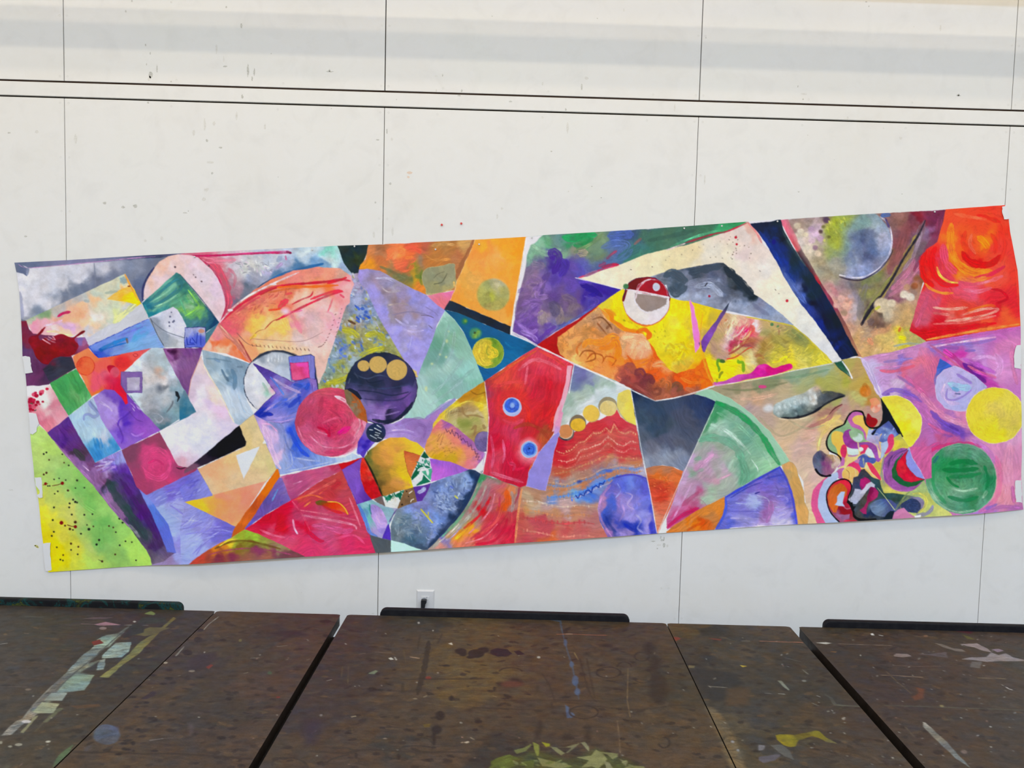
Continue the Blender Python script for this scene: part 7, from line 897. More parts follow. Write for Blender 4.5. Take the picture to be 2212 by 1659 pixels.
# ------------------------------------------------------------------ the mural sheet
def to_lin(px, gain):
    c = np.clip(px, 0, 1)
    return np.clip(np.where(c <= 0.04045, c/12.92, ((c+0.055)/1.055)**2.4)*np.array(gain), 0, 0.92)
def lookup(cv, A, Bz):
    x = np.clip((A-cv.box[0])*cv.res-0.0, 0, cv.w-1.001); y = np.clip((cv.box[3]-Bz)*cv.res, 0, cv.h-1.001)
    xi = x.astype(int); yi = y.astype(int); fx = (x-xi)[:, None]; fy = (y-yi)[:, None]; p = cv.px
    return (p[yi, xi]*(1-fx)+p[yi, xi+1]*fx)*(1-fy)+(p[yi+1, xi]*(1-fx)+p[yi+1, xi+1]*fx)*fy
def grid_obj(name, co, nu, nv, rgb, mat, parent=None, extra=None):
    """grid of nu x nv points (row major, rows downwards) with a colour on every point"""
    me = bpy.data.meshes.new(name); n = nu*nv
    i = np.arange((nv-1)*(nu-1)); r = i//(nu-1); c = i % (nu-1); a = r*nu+c
    quads = np.stack([a, a+nu, a+nu+1, a+1], 1).astype(np.int32)
    co = co.reshape(-1, 3)
    if extra:
        ev, ef = extra
        ef = [[j+n for j in f] for f in ef]; co = np.vstack([co, np.array(ev)])
        rgb = np.vstack([rgb, np.repeat(np.array([[0.022, 0.016, 0.012]]), len(ev), 0)])
    else: ef = []
    nf = len(quads)+len(ef)
    me.vertices.add(len(co)); me.vertices.foreach_set('co', co.astype(np.float32).ravel())
    me.loops.add(nf*4); me.polygons.add(nf)
    idx = np.concatenate([quads.ravel(), np.array(ef, np.int32).ravel()]) if ef else quads.ravel()
    me.loops.foreach_set('vertex_index', idx.astype(np.int32))
    me.polygons.foreach_set('loop_start', (np.arange(nf)*4).astype(np.int32))
    sm = np.ones(nf, bool); sm[len(quads):] = False
    me.polygons.foreach_set('use_smooth', sm)
    me.update(calc_edges=True)
    at = me.color_attributes.new('pigment', 'FLOAT_COLOR', 'POINT')
    at.data.foreach_set('color', np.hstack([rgb, np.ones((len(rgb), 1))]).astype(np.float32).ravel())
    me.materials.append(mat); me.validate()
    o = bpy.data.objects.new(name, me); scene.collection.objects.link(o); o.parent = parent
    return o
w_ = NT('acrylic_paint', 0.45, 0.13)
at = w_.n('ShaderNodeAttribute', attribute_name='pigment')
v = w_.coords(); f = w_.noise(v, 420.0, 3, 0.6); g = w_.noise(v, 90.0, 4, 0.6, 1.2)
c = w_.mix(1.0, at.outputs['Color'], w_.ramp(f, [(0.3, g3(0.95)), (0.7, g3(1.03))]), 'MULTIPLY')
bw = w_.n('ShaderNodeRGBToBW'); w_.l(at.outputs['Color'], bw.inputs[0])
hs = w_.n('ShaderNodeMath', operation='MULTIPLY_ADD'); w_.l(g, hs.inputs[0]); hs.inputs[1].default_value = 0.7; w_.l(bw.outputs[0], hs.inputs[2])
w_.base(c); w_.bump(hs.outputs[0], 0.30, 0.0014); M_PAINT = w_.m

def resample(pts, n):
    p = np.array([on_wall(*q) for q in pts]); d = np.r_[0, np.cumsum(np.hypot(*np.diff(p, axis=0).T))]; d /= d[-1]
    t = np.linspace(0, 1, n)
    return np.stack([np.interp(t, d, p[:, 0]), np.interp(t, d, p[:, 1])], 1)
NU, NV = 1750, 590
TL, TR, BR, BL = (32, 567.5), (2171, 443), (2209, 1100), (106, 1235)
top = resample([TL, (147, 562), (291, 553), (400, 547), (729, 531), (797, 529), (1026, 518), (1138, 511.6), (1174, 508), (1313, 500), (1480, 489), (1621, 478.5), (1682, 474.5), (1840, 464.5), (2042, 452.5), TR], NU)
bot = resample([BL, (327, 1219.5), (411, 1216), (660, 1199.4), (800, 1192), (926, 1184), (1110, 1170), (1317, 1157.6), (1440, 1150), (1545, 1143), (1722, 1131), (1812, 1126), (1971, 1116), (2101, 1108.5), BR], NU)
lef = resample([TL, (37, 590), (42.6, 631), (47, 693), (50, 768), (56, 806), (63.4, 891), (67, 938), (76, 1033), (84, 1077), (94, 1171), BL], NV)
rig = resample([TR, (2178, 474), (2181, 502), (2197, 584), (2201, 647), (2203.5, 730), (2204, 857), (2206, 936), (2205, 1031), (2206.5, 1085), BR], NV)
u = np.linspace(0, 1, NU)[None, :, None]; v_ = np.linspace(0, 1, NV)[:, None, None]
Pq = (1-v_)*top[None]+v_*bot[None]+(1-u)*lef[:, None]+u*rig[:, None] \
    - ((1-u)*(1-v_)*top[0]+u*(1-v_)*top[-1]+(1-u)*v_*bot[0]+u*v_*bot[-1])
U1 = u[0, :, 0]; V1 = v_[:, 0, 0]
lift = np.interp(U1, [0, .08, .15, .5, .58, .63, .74, .80, .95, 1], [2, 3, 20, 20, 13, 4, 3, 13, 14, 3])/1000.0
yy = 0.0035+lift[None, :]*np.clip((V1[:, None]-0.86)/0.14, 0, 1)**1.6 \
    + 0.0012*np.sin(V1[:, None]*46+3*np.sin(U1[None, :]*7))*np.clip(V1[:, None]*3, 0, 1)*(0.5+0.5*np.sin(U1[None, :]*13+1)) \
    + 0.002*np.sin(U1[None, :]*31+1.3)*np.clip((V1[:, None]-0.1)*2, 0, 1)*np.clip((1-V1[:, None])*3, 0, 1)**.5
yy = np.maximum(yy, 0.0022)
co = np.empty((NV, NU, 3)); co[..., 0] = Pq[..., 0]; co[..., 1] = -yy; co[..., 2] = Pq[..., 1]
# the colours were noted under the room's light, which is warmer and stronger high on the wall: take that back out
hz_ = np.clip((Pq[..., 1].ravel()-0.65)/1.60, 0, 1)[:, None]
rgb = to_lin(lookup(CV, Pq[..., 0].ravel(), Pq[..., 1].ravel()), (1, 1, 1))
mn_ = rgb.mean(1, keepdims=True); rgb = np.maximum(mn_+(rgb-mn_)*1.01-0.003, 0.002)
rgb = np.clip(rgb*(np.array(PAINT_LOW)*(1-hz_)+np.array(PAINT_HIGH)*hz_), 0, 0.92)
mural = grid_obj('mural', co, NU, NV, rgb, M_PAINT)
tag(mural, 'long hand-painted abstract mural on paper pinned aslant across the white wall', 'mural')
del co, rgb, Pq
def sheet_y(px, py): return -0.0062

# ------------------------------------------------------------------ bits fixed to the sheet and the wall
M_TAPE = NT('white_tape', 0.55, 0.3).base((0.78, 0.79, 0.82)).m
def patch(pts, o, label, seed):
    S_ = [(o[0]+x/5.53, o[1]+y/5.53) for x, y in pts]; r = random.Random(seed); q = []
    for i in range(len(S_)):
        a, c = S_[i], S_[(i+1) % len(S_)]; n = max(2, int(math.dist(a, c)/4))
        for k in range(n):
            t = k/n; j = 0.35 if k else 0
            q.append(on_wall(a[0]+(c[0]-a[0])*t+r.uniform(-j, j)*2, a[1]+(c[1]-a[1])*t+r.uniform(-j, j)*2))
    bm = bmesh.new(); add_prism(bm, q, -0.0076, -0.0068)
    ob = mesh_obj('tape_strip', bm, M_TAPE)
    tag(ob, label, 'tape', 'white tape pieces on the mural edges')
patch([(165,112),(205,104),(250,112),(262,130),(275,240),(293,300),(240,310),(195,314),(188,220)], (20,750), 'white tape piece beside the plum paint, topmost on the left edge of the mural', 1)
patch([(245,792),(332,792),(352,860),(368,915),(342,950),(338,1005),(290,1040),(258,1030),(250,900)], (20,750), 'ragged white tape piece below the red blossoms on the mural\'s left edge', 2)
patch([(315,447),(395,447),(403,560),(410,682),(372,692),(338,660),(372,640),(372,600),(328,540)], (20,950), 'notched white tape piece on the mural edge where green turns yellow', 3)
patch([(408,1238),(470,1225),(503,1222),(498,1350),(508,1450),(515,1552),(444,1562),(424,1400)], (20,950), 'tall white tape piece over the yellow bottom left corner of the mural', 4)
patch([(1938,92),(1988,78),(2010,160),(2028,238),(1962,244),(1940,170)], (1812,430), 'white tape piece at the top right corner of the mural beside the orange red', 5)
patch([(2112,586),(2166,582),(2160,868),(2085,852),(2078,720),(2092,640)], (1812,640), 'white tape piece on the right edge of the mural beside the lilac paint', 6)
patch([(2097,1036),(2168,1034),(2176,1300),(2102,1292),(2092,1150)], (1812,850), 'white tape piece low on the right edge of the mural by the bottom corner', 7)

def pin(px, py, col, r, y0, label, name='push_pin', cat='pin', group=None):
    x, z = on_wall(px, py); t = empty(name, (x, y0, z))
    bm = bmesh.new()
    prof = [(0.0, 0.0), (0.62, 0.0), (0.70, 0.12), (0.42, 0.30), (0.38, 0.8), (0.7, 1.0), (1.0, 1.08), (1.0, 1.24), (0.8, 1.36), (0.0, 1.42)]
    n = 16; rings = []
    for a, h in prof[1:-1]:
        rings.append([bm.verts.new((a*r*math.cos(2*math.pi*i/n), -h*r*1.3, a*r*math.sin(2*math.pi*i/n))) for i in range(n)])
    for k in range(len(rings)-1):
        for i in range(n): bm.faces.new((rings[k][i], rings[k][(i+1) % n], rings[k+1][(i+1) % n], rings[k+1][i]))
    bm.faces.new(rings[-1]); bm.faces.new(rings[0][::-1]); bmesh.ops.recalc_face_normals(bm, faces=bm.faces)
    mesh_obj('pin_head', bm, col, t, smooth=False)
    bm = bmesh.new(); bmesh.ops.create_cone(bm, cap_ends=True, segments=8, radius1=0.0005, radius2=0.0003, depth=0.012)
    bmesh.ops.rotate(bm, verts=bm.verts, matrix=Matrix.Rotation(math.pi/2, 3, 'X')); bmesh.ops.translate(bm, verts=bm.verts, vec=(0, 0.0055, 0))
    mesh_obj('needle', bm, M_STEEL, t)
    tag(t, label, cat, group)
w_ = NT('steel', 0.3, 0.5).base((0.6, 0.6, 0.6)); w_.b.inputs['Metallic'].default_value = 1.0; M_STEEL = w_.m
M_PINRED = NT('red_plastic', 0.3, 0.5).base((0.62, 0.03, 0.035)).m
M_PINCLEAR = NT('pale_plastic', 0.25, 0.6).base((0.60, 0.62, 0.64)).m
pin(954.5, 486, M_PINRED, 0.0043, 0, 'left one of the two red push pins in the bare wall above the orange panel', group='red push pins in the wall')
pin(996.5, 483, M_PINRED, 0.0043, 0, 'right one of the two red push pins in the bare wall above the orange panel', group='red push pins in the wall')
for px, py, lb in [(421.7, 555, 'pale push pin through the top of the pink disc on the mural'), (675, 540, 'pale push pin in the light blue sky part of the mural\'s top edge'),
                   (766.5, 532.5, 'pale push pin in the black green wedge at the mural\'s top edge'), (941, 539, 'pale push pin in the brown orange part of the mural above the grey green square'),
                   (1035, 528, 'pale push pin in the bright orange panel near its top left corner'), (1149, 513.5, 'pale push pin in the white corner left of the green paint'),
                   (1477, 493.7, 'pale push pin in the dark green stripe right of the blue patch'), (1558, 488.5, 'pale push pin in the green point above the cream wing'),
                   (1678, 478.5, 'pale push pin at the top of the navy bar on the mural'), (2017, 458, 'pale push pin in the dark purple paint left of the orange red field')]:
    pin(px, py, M_PINCLEAR, 0.0034, -0.004, lb, group='pale push pins holding the mural')

# ------------------------------------------------------------------ room
def struct(name, bm, mats, parent=None):
    o = mesh_obj(name, bm, mats, parent); o['kind'] = 'structure'; return o
X0, X1, Y0, ZT = ROOM_X0, ROOM_X1, ROOM_Y0, ROOM_ZT
def slab(name, box, mat):
    bm = bmesh.new(); add_box(bm, *box); return struct(name, bm, mat)
slab('floor', (X0-.1, X1+.1, Y0-.1, 0.15, -0.1, 0), M_FLOOR)
slab('ceiling', (X0-.1, X1+.1, Y0-.1, 0.15, ZT, ZT+.1), M_CEIL)
slab('wall_left', (X0-.1, X0, Y0, 0.15, 0, ZT), M_PLAIN)
slab('wall_right', (X1, X1+.1, Y0, 0.15, 0, ZT), M_PLAIN)
slab('wall_front', (X0, X1, Y0-.1, Y0, 0, ZT), M_PLAIN)
wall = slab('wall_back', (X0, X1, 0.014, 0.15, 0, ZT), M_GAP)
SEAM = [-5.2, -4.10, -2.882, -1.662, -0.441, 0.775, 2.0, 3.22, 4.44, 5.4]
def smudge_shape(bm, cx, cz, rx, rz, ang, mi, r):
    n = 14; c, s = math.cos(ang), math.sin(ang); vs = []
    for i in range(n):
        a = 2*math.pi*i/n; k = r.uniform(0.7, 1.15); x, z = rx*k*math.cos(a), rz*k*math.sin(a)
        vs.append(bm.verts.new((cx+x*c-z*s, -0.00015, cz+x*s+z*c)))
    f = bm.faces.new(vs); f.material_index = mi
    f.normal_update()
    if f.normal.y > 0: f.normal_flip()
marks = []
def mk(ox, oy, sc, L):
    for m in L: marks.append((ox+m[0]/sc, oy+m[1]/sc, m[2]/sc, m[3]/sc, m[4] if len(m) > 4 else 1))
mk(0, 0, 2.962, [(845,5,5,8),(1097,15,7,7,2),(805,73,5,7),(1448,45,5,7),(1545,165,6,16),(932,288,5,7),(962,342,4,8),(938,412,4,6),(1005,440,4,26),(965,478,12,20),(955,500,10,16,2),(1432,380,4,20,2),(1440,425,12,5),(1587,450,6,45),(1627,462,5,22),(1613,503,5,14),(1385,310,6,30,2),(2110,458,24,4),(2108,450,6,8),(1550,618,7,14),(1095,522,5,5),(58,850,9,6),(235,845,12,10,2),(485,890,10,28,2),(1310,800,7,36,2),(1370,790,9,14,2),(1515,740,7,28,2),(1695,810,6,18,2),(1240,850,8,18,2),(1325,900,8,8),(1412,945,12,6),(1358,1108,7,7),(1345,1040,26,7,2),(1320,1215,16,12,2),(670,1298,12,8),(788,1325,12,8),(865,1318,13,11),(1185,1362,14,3),(1035,1525,9,13,2),(165,1513,10,5),(948,657,7,6),(1780,1133,3,3),(1305,1275,12,12,2),(1735,343,3,3),(2120,695,3,3),(930,1540,10,9,2),(1205,1350,4,4)])
mk(740, 0, 2.962, [(957,104,3,4),(1630,118,4,3),(600,487,10,4,2),(640,482,4,8),(600,580,4,8,2),(762,580,5,9),(745,612,10,5),(1075,650,10,6),(1428,700,5,9),(1530,555,5,22),(1560,500,14,10,2),(1800,65,4,10,2),(284,840,4,15),(315,890,8,10,2),(225,895,10,4),(1440,820,7,34,2),(1337,968,6,4),(428,1105,18,9,3),(420,1133,9,7,3),(305,1175,8,7),(210,1295,5,7),(1020,1335,7,9,2),(990,1385,7,14,2),(1595,1193,4,4),(1655,1265,4,4),(200,1500,7,26,2),(320,1480,8,26,2),(2125,690,5,26,2),(345,637,4,4),(1445,1225,5,4,2),(1280,535,6,12,2)])
mk(1480, 0, 2.963, [(1160,12,7,4),(1176,40,4,4),(133,242,3,5),(1635,180,6,22,2),(755,635,5,6),(760,602,20,5,2),(1750,612,15,5),(1750,607,6,8),(722,553,3,7),(1040,755,6,11,2),(1270,820,5,6,2),(1380,885,9,9,2),(125,1150,5,28,2),(727,1228,6,4),(1388,1242,3,3),(1465,170,4,4,2),(785,865,3,3),(955,1023,3,3)])
mk(1080, 890, 5.53, [(1940,1530,26,14,1),(1920,1500,8,20,1),(1960,1510,8,22,1),(1830,1545,30,8,1),(1960,1590,16,28,1),(1900,1590,24,8,2),(1880,1630,10,8,1),(2000,1600,14,20,2)])
mk(20, 950, 5.53, [(325,1270,22,14,4),(340,1285,16,12,4),(310,1262,12,8,4),(20,600,30,8,2)])
mk(540, 1260, 3.95, [(440,80,4,6,2),(1050,258,14,5,2)])
pb = {}
def panel(i, z0, z1, name='wall_panel'):
    bm = bmesh.new(); g = 0.0012 if z0 < 2.52 else (0.0019 if i in (3, 4) else 0.0014)
    add_box(bm, SEAM[i]+g, SEAM[i+1]-g, 0.0, 0.0135, z0, z1, 0.0008); return bm
Rm = random.Random(11)
rows = [(0.06, 2.4925), (2.5580, 3.78), (3.784, ZT-0.002)]
for ri, (z0, z1) in enumerate(rows):
    for i in range(len(SEAM)-1):
        bm = panel(i, z0, z1)
        for (mx, my, rx, ry, mi) in marks:
            x, z = on_wall(mx, my)
            if SEAM[i] < x < SEAM[i+1] and z0 < z < z1:
                smudge_shape(bm, x, z, rx/548*1.05, ry/548*1.05, 0, mi, Rm)
        p = struct('wall_panel', bm, [M_WALL, M_SMUDGE, M_SMUDGE2, M_SMUDGE3, M_YELLOWMARK], wall)
        pb[(ri, i)] = p
bm = bmesh.new(); add_box(bm, X0, X1, 0.0, 0.0135, 2.4995, 2.5510, 0.0008)
for (mx, my, rx, ry, mi) in marks:
    x, z = on_wall(mx, my)
    if 2.4995 < z < 2.551: smudge_shape(bm, x, z, rx/548, ry/548, 0, mi, Rm)
struct('cover_strip', bm, [M_WALL, M_SMUDGE, M_SMUDGE2, M_SMUDGE3, M_YELLOWMARK], wall)
# brown sealant that shows along the upper joint
bm = bmesh.new(); add_box(bm, X0, X1, 0.004, 0.014, 2.5508, 2.5582)
struct('joint_filler', bm, NT('brown_sealant', 0.8, 0.1).base((0.045, 0.028, 0.020)).m, wall)
def screw(x, z, par):
    bm = bmesh.new(); n = 12; r = 0.0036
    a = [bm.verts.new((r*math.cos(2*math.pi*i/n), -0.0003, r*math.sin(2*math.pi*i/n))) for i in range(n)]
    b2 = [bm.verts.new((r*0.62*math.cos(2*math.pi*i/n), 0.0002, r*0.62*math.sin(2*math.pi*i/n))) for i in range(n)]
    for i in range(n): bm.faces.new((a[i], a[(i+1) % n], b2[(i+1) % n], b2[i]))
    bm.faces.new(b2); bmesh.ops.recalc_face_normals(bm, faces=bm.faces)
    for f in bm.faces:
        if f.normal.y > 0.5: f.normal_flip()
    mesh_obj('screw', bm, M_SCREW, par, (x, 0, z))
for si, zs in {3: [2.475, 2.27, 2.066, 1.862], 4: [2.475, 2.275, 2.07, 1.90], 5: [2.475, 2.27, 2.065], 6: [2.47, 2.25]}.items():
    for z in zs:
        for sgn in (-1, 1): screw(SEAM[si]+sgn*0.016, z, pb[(0, si-1 if sgn < 0 else si)])
    for sgn in (-1, 1):
        screw(SEAM[si]+sgn*0.014, 2.575, pb[(1, si-1 if sgn < 0 else si)])
        screw(SEAM[si]+sgn*0.014, 2.80, pb[(1, si-1 if sgn < 0 else si)])
for i in (3, 4, 5):
    for k in range(1, 6):
        if (i+k) % 2: screw(SEAM[i]+0.203*k, 2.474, pb[(0, i)]); screw(SEAM[i]+0.203*k+.02, 2.573, pb[(1, i)])
for x, z in [on_wall(1436+8*k, 1271) for k in (-1, 1)]+[on_wall(1457, 1337), on_wall(1472, 1336), on_wall(2128, 1144), on_wall(2117, 1142)]:
    i = max(j for j in range(len(SEAM)) if SEAM[j] < x); screw(x, z, pb[(0, i)])
# cable pipe near the ceiling: only its shadow reaches the picture
bm = bmesh.new(); bmesh.ops.create_cone(bm, cap_ends=True, segments=24, radius1=0.040, radius2=0.040, depth=X1-X0-0.02)
bmesh.ops.rotate(bm, verts=bm.verts, matrix=Matrix.Rotation(math.pi/2, 3, 'Y'))
for k in range(6):
    add_box(bm, X0+1+k*1.7, X0+1.03+k*1.7, -0.01, 0.25, -0.012, 0.012)
t1 = mesh_obj('trim_1', bm, M_PLAIN, None, ((X0+X1)/2, -0.25, 3.05)); t1['kind'] = 'structure'

# ------------------------------------------------------------------ wall outlet with a plug in it
M_PLATE = NT('outlet_plastic', 0.3, 0.5).base((0.70, 0.71, 0.74)).m
M_BLACKP = NT('black_rubber', 0.42, 0.4).base((0.012, 0.013, 0.018)).m
M_MARK = NT('grey_print', 0.6, 0.3).base((0.22, 0.23, 0.27)).m
ox, oz = on_wall(918.7, 1304.3)
outl = empty('wall_outlet', (ox, 0, oz)); tag(outl, 'white wall outlet with a black plug, low on the wall behind the middle table', 'outlet')
bm = bmesh.new()
outer = [(-.0362, -.0575), (.0362, -.0575), (.0362, .0575), (-.0362, .0575)]; inner = [(-.0312, -.0525), (.0312, -.0525), (.0312, .0525), (-.0312, .0525)]
a = [bm.verts.new((x, -0.001, z)) for x, z in outer]; b0 = [bm.verts.new((x, 0.0, z)) for x, z in outer]; c = [bm.verts.new((x, -0.0062, z)) for x, z in inner]
for i in range(4):
    j = (i+1) % 4; bm.faces.new((a[i], a[j], c[j], c[i])); bm.faces.new((b0[i], b0[j], a[j], a[i]))
bm.faces.new(c); bmesh.ops.recalc_face_normals(bm, faces=bm.faces)
mesh_obj('cover_plate', bm, M_PLATE, outl)
bm = bmesh.new(); add_box(bm, -.0168, .0168, -.0082, -.0050, -.0335, .0335, 0.0008)
ins = mesh_obj('receptacle', bm, M_PLATE, outl)
for sl in ((-.0071, -.0053, -.0261, -.0209), (.0053, .0071, -.0266, -.0204), (.0102, .0112, .016, .0205), (-.0015, .0015, -.0335, -.0300)):
    bm = bmesh.new(); add_box(bm, sl[0], sl[1], -.0086, -.0080, sl[2], sl[3]); mesh_obj('socket_slot', bm, M_BLACKP, ins)
bm = bmesh.new()
for k, x in enumerate([-.0085, -.0062, -.0050, -.0038, -.0024, -.0010, .0026, .0040, .0054, .0068]):
    add_box(bm, x, x+.0007, -.0086, -.0081, .0245+(.0012 if k > 6 else 0), .0272+(.0018*(k-6) if k > 6 else 0))
add_box(bm, -.0078, .0012, -.0086, -.0081, .0268, .0272)
mesh_obj('printed_marks', bm, M_MARK, ins)
plug = empty('power_plug', (ox-.0035, -0.0082, oz+.0135)); tag(plug, 'black power plug with its cord hanging down from the white outlet', 'plug')
bm = bmesh.new(); add_prism(bm, [(-.0068, -.014), (.0022, -.014), (.0030, -.004), (.0058, .0005), (.0060, .0045), (.0045, .0068), (-.0055, .0068), (-.0068, .0048)], -0.0, -0.020)
for v in bm.verts: v.co.x *= 1.75; v.co.z *= 1.55; v.co.y *= 1.2
bmesh.ops.bevel(bm, geom=bm.edges[:], offset=0.0012, segments=2, affect='EDGES'); mesh_obj('plug_body', bm, M_BLACKP, plug)
def tube_obj(name, pts, r, mat, par, n=10):
    bm = bmesh.new(); P_ = [Vector(p) for p in pts]; rings = []
    for i, p in enumerate(P_):
        d = (P_[min(i+1, len(P_)-1)]-P_[max(i-1, 0)]).normalized(); s = d.cross(Vector((0, 1, 0.01))).normalized(); t = d.cross(s)
        rings.append([bm.verts.new(p+(s*math.cos(2*math.pi*k/n)+t*math.sin(2*math.pi*k/n))*r) for k in range(n)])
    for i in range(len(rings)-1):
        for k in range(n): bm.faces.new((rings[i][k], rings[i][(k+1) % n], rings[i+1][(k+1) % n], rings[i+1][k]))
    bm.faces.new(rings[0]); bm.faces.new(rings[-1][::-1]); bmesh.ops.recalc_face_normals(bm, faces=bm.faces)
    return mesh_obj(name, bm, mat, par, smooth=True)
hz = oz+.0135
tube_obj('cord', [(-.0062, -.012, -.015), (-.0064, -.013, -.04), (-.006, -.014, -.08), (-.002, -.018, -.2), (.01, -.04, -.4), (.03, -.08, -hz+.06), (.06, -.11, -hz+.012), (.2, -.15, -hz+.0045), (.5, -.2, -hz+.0045)], .0036, M_BLACKP, plug)

# ------------------------------------------------------------------ worktables
TB = (-1.98, 2.45, -1.10, 0.03)
CV = Canvas(on_table, TB, 620.0, (80, 64, 52)); CV.k = 0.90; CV.lsc = 1.45
S(0, 0, 1)
bt = lambda amp=.12: ('b', amp, 0)
def board(x0, x1, col):   # fills one board from its table coordinates
    tf = CV.tf; CV.tf = lambda x, y: (x, y); sc = CV.o
    q = [(x0, 0.02), (x1, 0.02), (x1, -1.1), (x0, -1.1)]
    Q = CV.pts(q); w = CV.win(Q.min(0), Q.max(0), 0); CV.tf = tf
    X, Y = w[4], w[5]; c = CV.colour(col, X, Y, 16.0); c = CV.texture(c, ('b', .09, 0), X, Y); c = CV.texture(c, ('m', .07), X, Y)
    c = c*0.72+c.mean(-1, keepdims=True)*0.28*np.array([1.04, 1.0, 0.92])
    CV.put(w, np.ones_like(X), c)
board(-1.98, -.867, [(50,1350,(66,54,48)),(200,1350,(72,56,54)),(400,1340,(64,56,46)),(100,1450,(70,56,54)),(300,1430,(62,58,50)),(50,1550,(70,58,50)),(250,1500,(68,56,46)),(150,1620,(76,62,46)),(350,1400,(66,56,46)),(200,1560,(72,58,46)),(60,1640,(74,60,46))])
board(-.867, -.455, [(500,1340,(84,62,44)),(650,1335,(76,60,48)),(600,1370,(66,52,46)),(560,1400,(70,60,50)),(500,1420,(78,62,46)),(450,1440,(66,54,50)),(350,1500,(84,64,46)),(420,1500,(70,58,46)),(300,1560,(86,64,46)),(500,1550,(66,56,48)),(450,1600,(74,56,46)),(250,1640,(90,66,44)),(580,1480,(84,60,48)),(640,1390,(88,64,48)),(420,1560,(64,54,50)),(540,1600,(84,62,48)),(200,1640,(86,62,44))])
board(-.455, .570, [(800,1350,(70,56,50)),(900,1345,(66,60,52)),(780,1400,(72,56,50)),(850,1400,(84,66,52)),(1000,1370,(98,76,46)),(1050,1360,(104,80,46)),(1000,1420,(108,82,42)),(1050,1450,(112,86,44)),(1000,1490,(106,80,42)),(1100,1400,(96,74,48)),(1150,1350,(80,60,46)),(1200,1360,(86,64,46)),(1300,1350,(76,58,44)),(1150,1430,(90,66,46)),(1250,1400,(84,64,46)),(1300,1450,(88,68,48)),(1400,1380,(82,64,46)),(1420,1450,(74,62,46)),(1450,1480,(70,60,44)),
   (750,1480,(70,56,50)),(700,1450,(64,54,50)),(850,1500,(84,64,48)),(700,1550,(70,56,50)),(800,1580,(86,64,46)),(950,1560,(84,64,46)),(650,1620,(80,62,46)),(750,1640,(84,62,48)),(900,1640,(92,66,48)),(1100,1550,(84,64,46)),(1200,1550,(80,62,46)),(1300,1560,(86,64,46)),(1400,1560,(86,66,46)),(1500,1580,(88,66,46)),(1450,1640,(92,66,46)),(1350,1500,(78,62,44)),(1200,1480,(84,62,46)),(850,1620,(62,56,50)),(1100,1630,(60,52,46)),(670,1550,(58,50,54))])
board(.570, .975, [(1460,1350,(90,72,44)),(1530,1360,(60,54,46)),(1650,1350,(84,66,48)),(1550,1400,(72,62,48)),(1600,1420,(84,68,52)),(1520,1440,(56,52,50)),(1600,1460,(70,60,50)),(1560,1500,(60,56,52)),(1700,1430,(62,54,46)),(1580,1560,(90,76,56)),(1640,1550,(66,60,58)),(1750,1500,(60,56,50)),(1750,1550,(80,62,44)),(1850,1560,(72,56,48)),(1700,1580,(74,62,44)),(1800,1620,(78,60,46)),(1680,1620,(62,58,58)),(1900,1640,(76,62,52)),(1600,1640,(86,70,46))])
board(.975, 2.45, [(1780,1370,(66,56,44)),(1850,1360,(74,58,44)),(1900,1390,(70,54,46)),(2000,1370,(76,58,50)),(2150,1370,(78,60,54)),(1900,1450,(62,50,48)),(1830,1420,(60,52,48)),(2000,1430,(76,54,48)),(2100,1430,(80,58,48)),(2200,1430,(66,58,48)),(1950,1500,(66,50,50)),(2050,1500,(76,56,46)),(2150,1520,(72,58,48)),(1990,1570,(70,56,50)),(2050,1600,(78,58,46)),(2150,1600,(70,56,48)),(2200,1550,(64,56,54)),(2100,1640,(78,60,46)),(2200,1640,(70,56,48))])
# general wear: dark blots, small knocks and flecks of paint
allv = [(0,1330),(2212,1365),(2212,1659),(0,1659)]
D_(allv, 700, 15, 6, 0, 25, [(38,30,28),(46,36,32),(34,28,30),(100,76,52)], .5, 101)
D_(allv, 260, 26, 3, 0, 16, [(104,82,56),(100,76,62),(60,50,44),(92,86,70)], .3, 102)
D_(allv, 90, 3.5, 1.6, 0, 90, [(176,172,164),(150,146,138),(196,192,184),(160,120,110)], .7, 103)
D_([(1640,1370),(2212,1380),(2212,1659),(1750,1659)], 80, 4, 1.5, 0, 60, [(150,150,152),(170,168,168),(126,124,126)], .7, 104)
D_([(470,1330),(720,1335),(560,1650),(140,1650)], 70, 13, 6, 0, 20, [(46,38,36),(54,44,40),(60,48,52)], .5, 105)
S(0, 1260, 3.95)
P([(905,440),(1000,425),(1100,365),(1060,420),(1000,480),(940,545),(870,560),(700,710),(560,820),(470,900),(350,1000),(250,1090),(200,1160),(140,1180),(60,1260),(10,1300),(100,1290),(200,1200),(330,1110),(440,1010),(560,935),(720,910),(790,780),(700,760),(890,640),(870,620),(980,510),(1120,500),(1100,590),(900,640),(880,740),(820,740),(860,650),(760,680),(900,540),(1000,460),(860,460)], (128,134,124), ('b',.25,0), al=.25)
P([(880,455),(1000,460),(940,530),(860,570),(740,690),(640,770),(520,860),(450,870),(560,770),(700,620),(800,540),(830,480)],[(900,480,(156,170,150)),(800,600,(124,130,126)),(650,720,(126,134,132)),(500,850,(112,106,104))],('b',.3,20)); P([(985,510),(1118,502),(1096,585),(1040,630),(870,640),(880,610)],(152,170,166),('b',.25,0)); P([(900,640),(884,738),(826,742),(850,660)],(128,138,136),('b',.25,0))
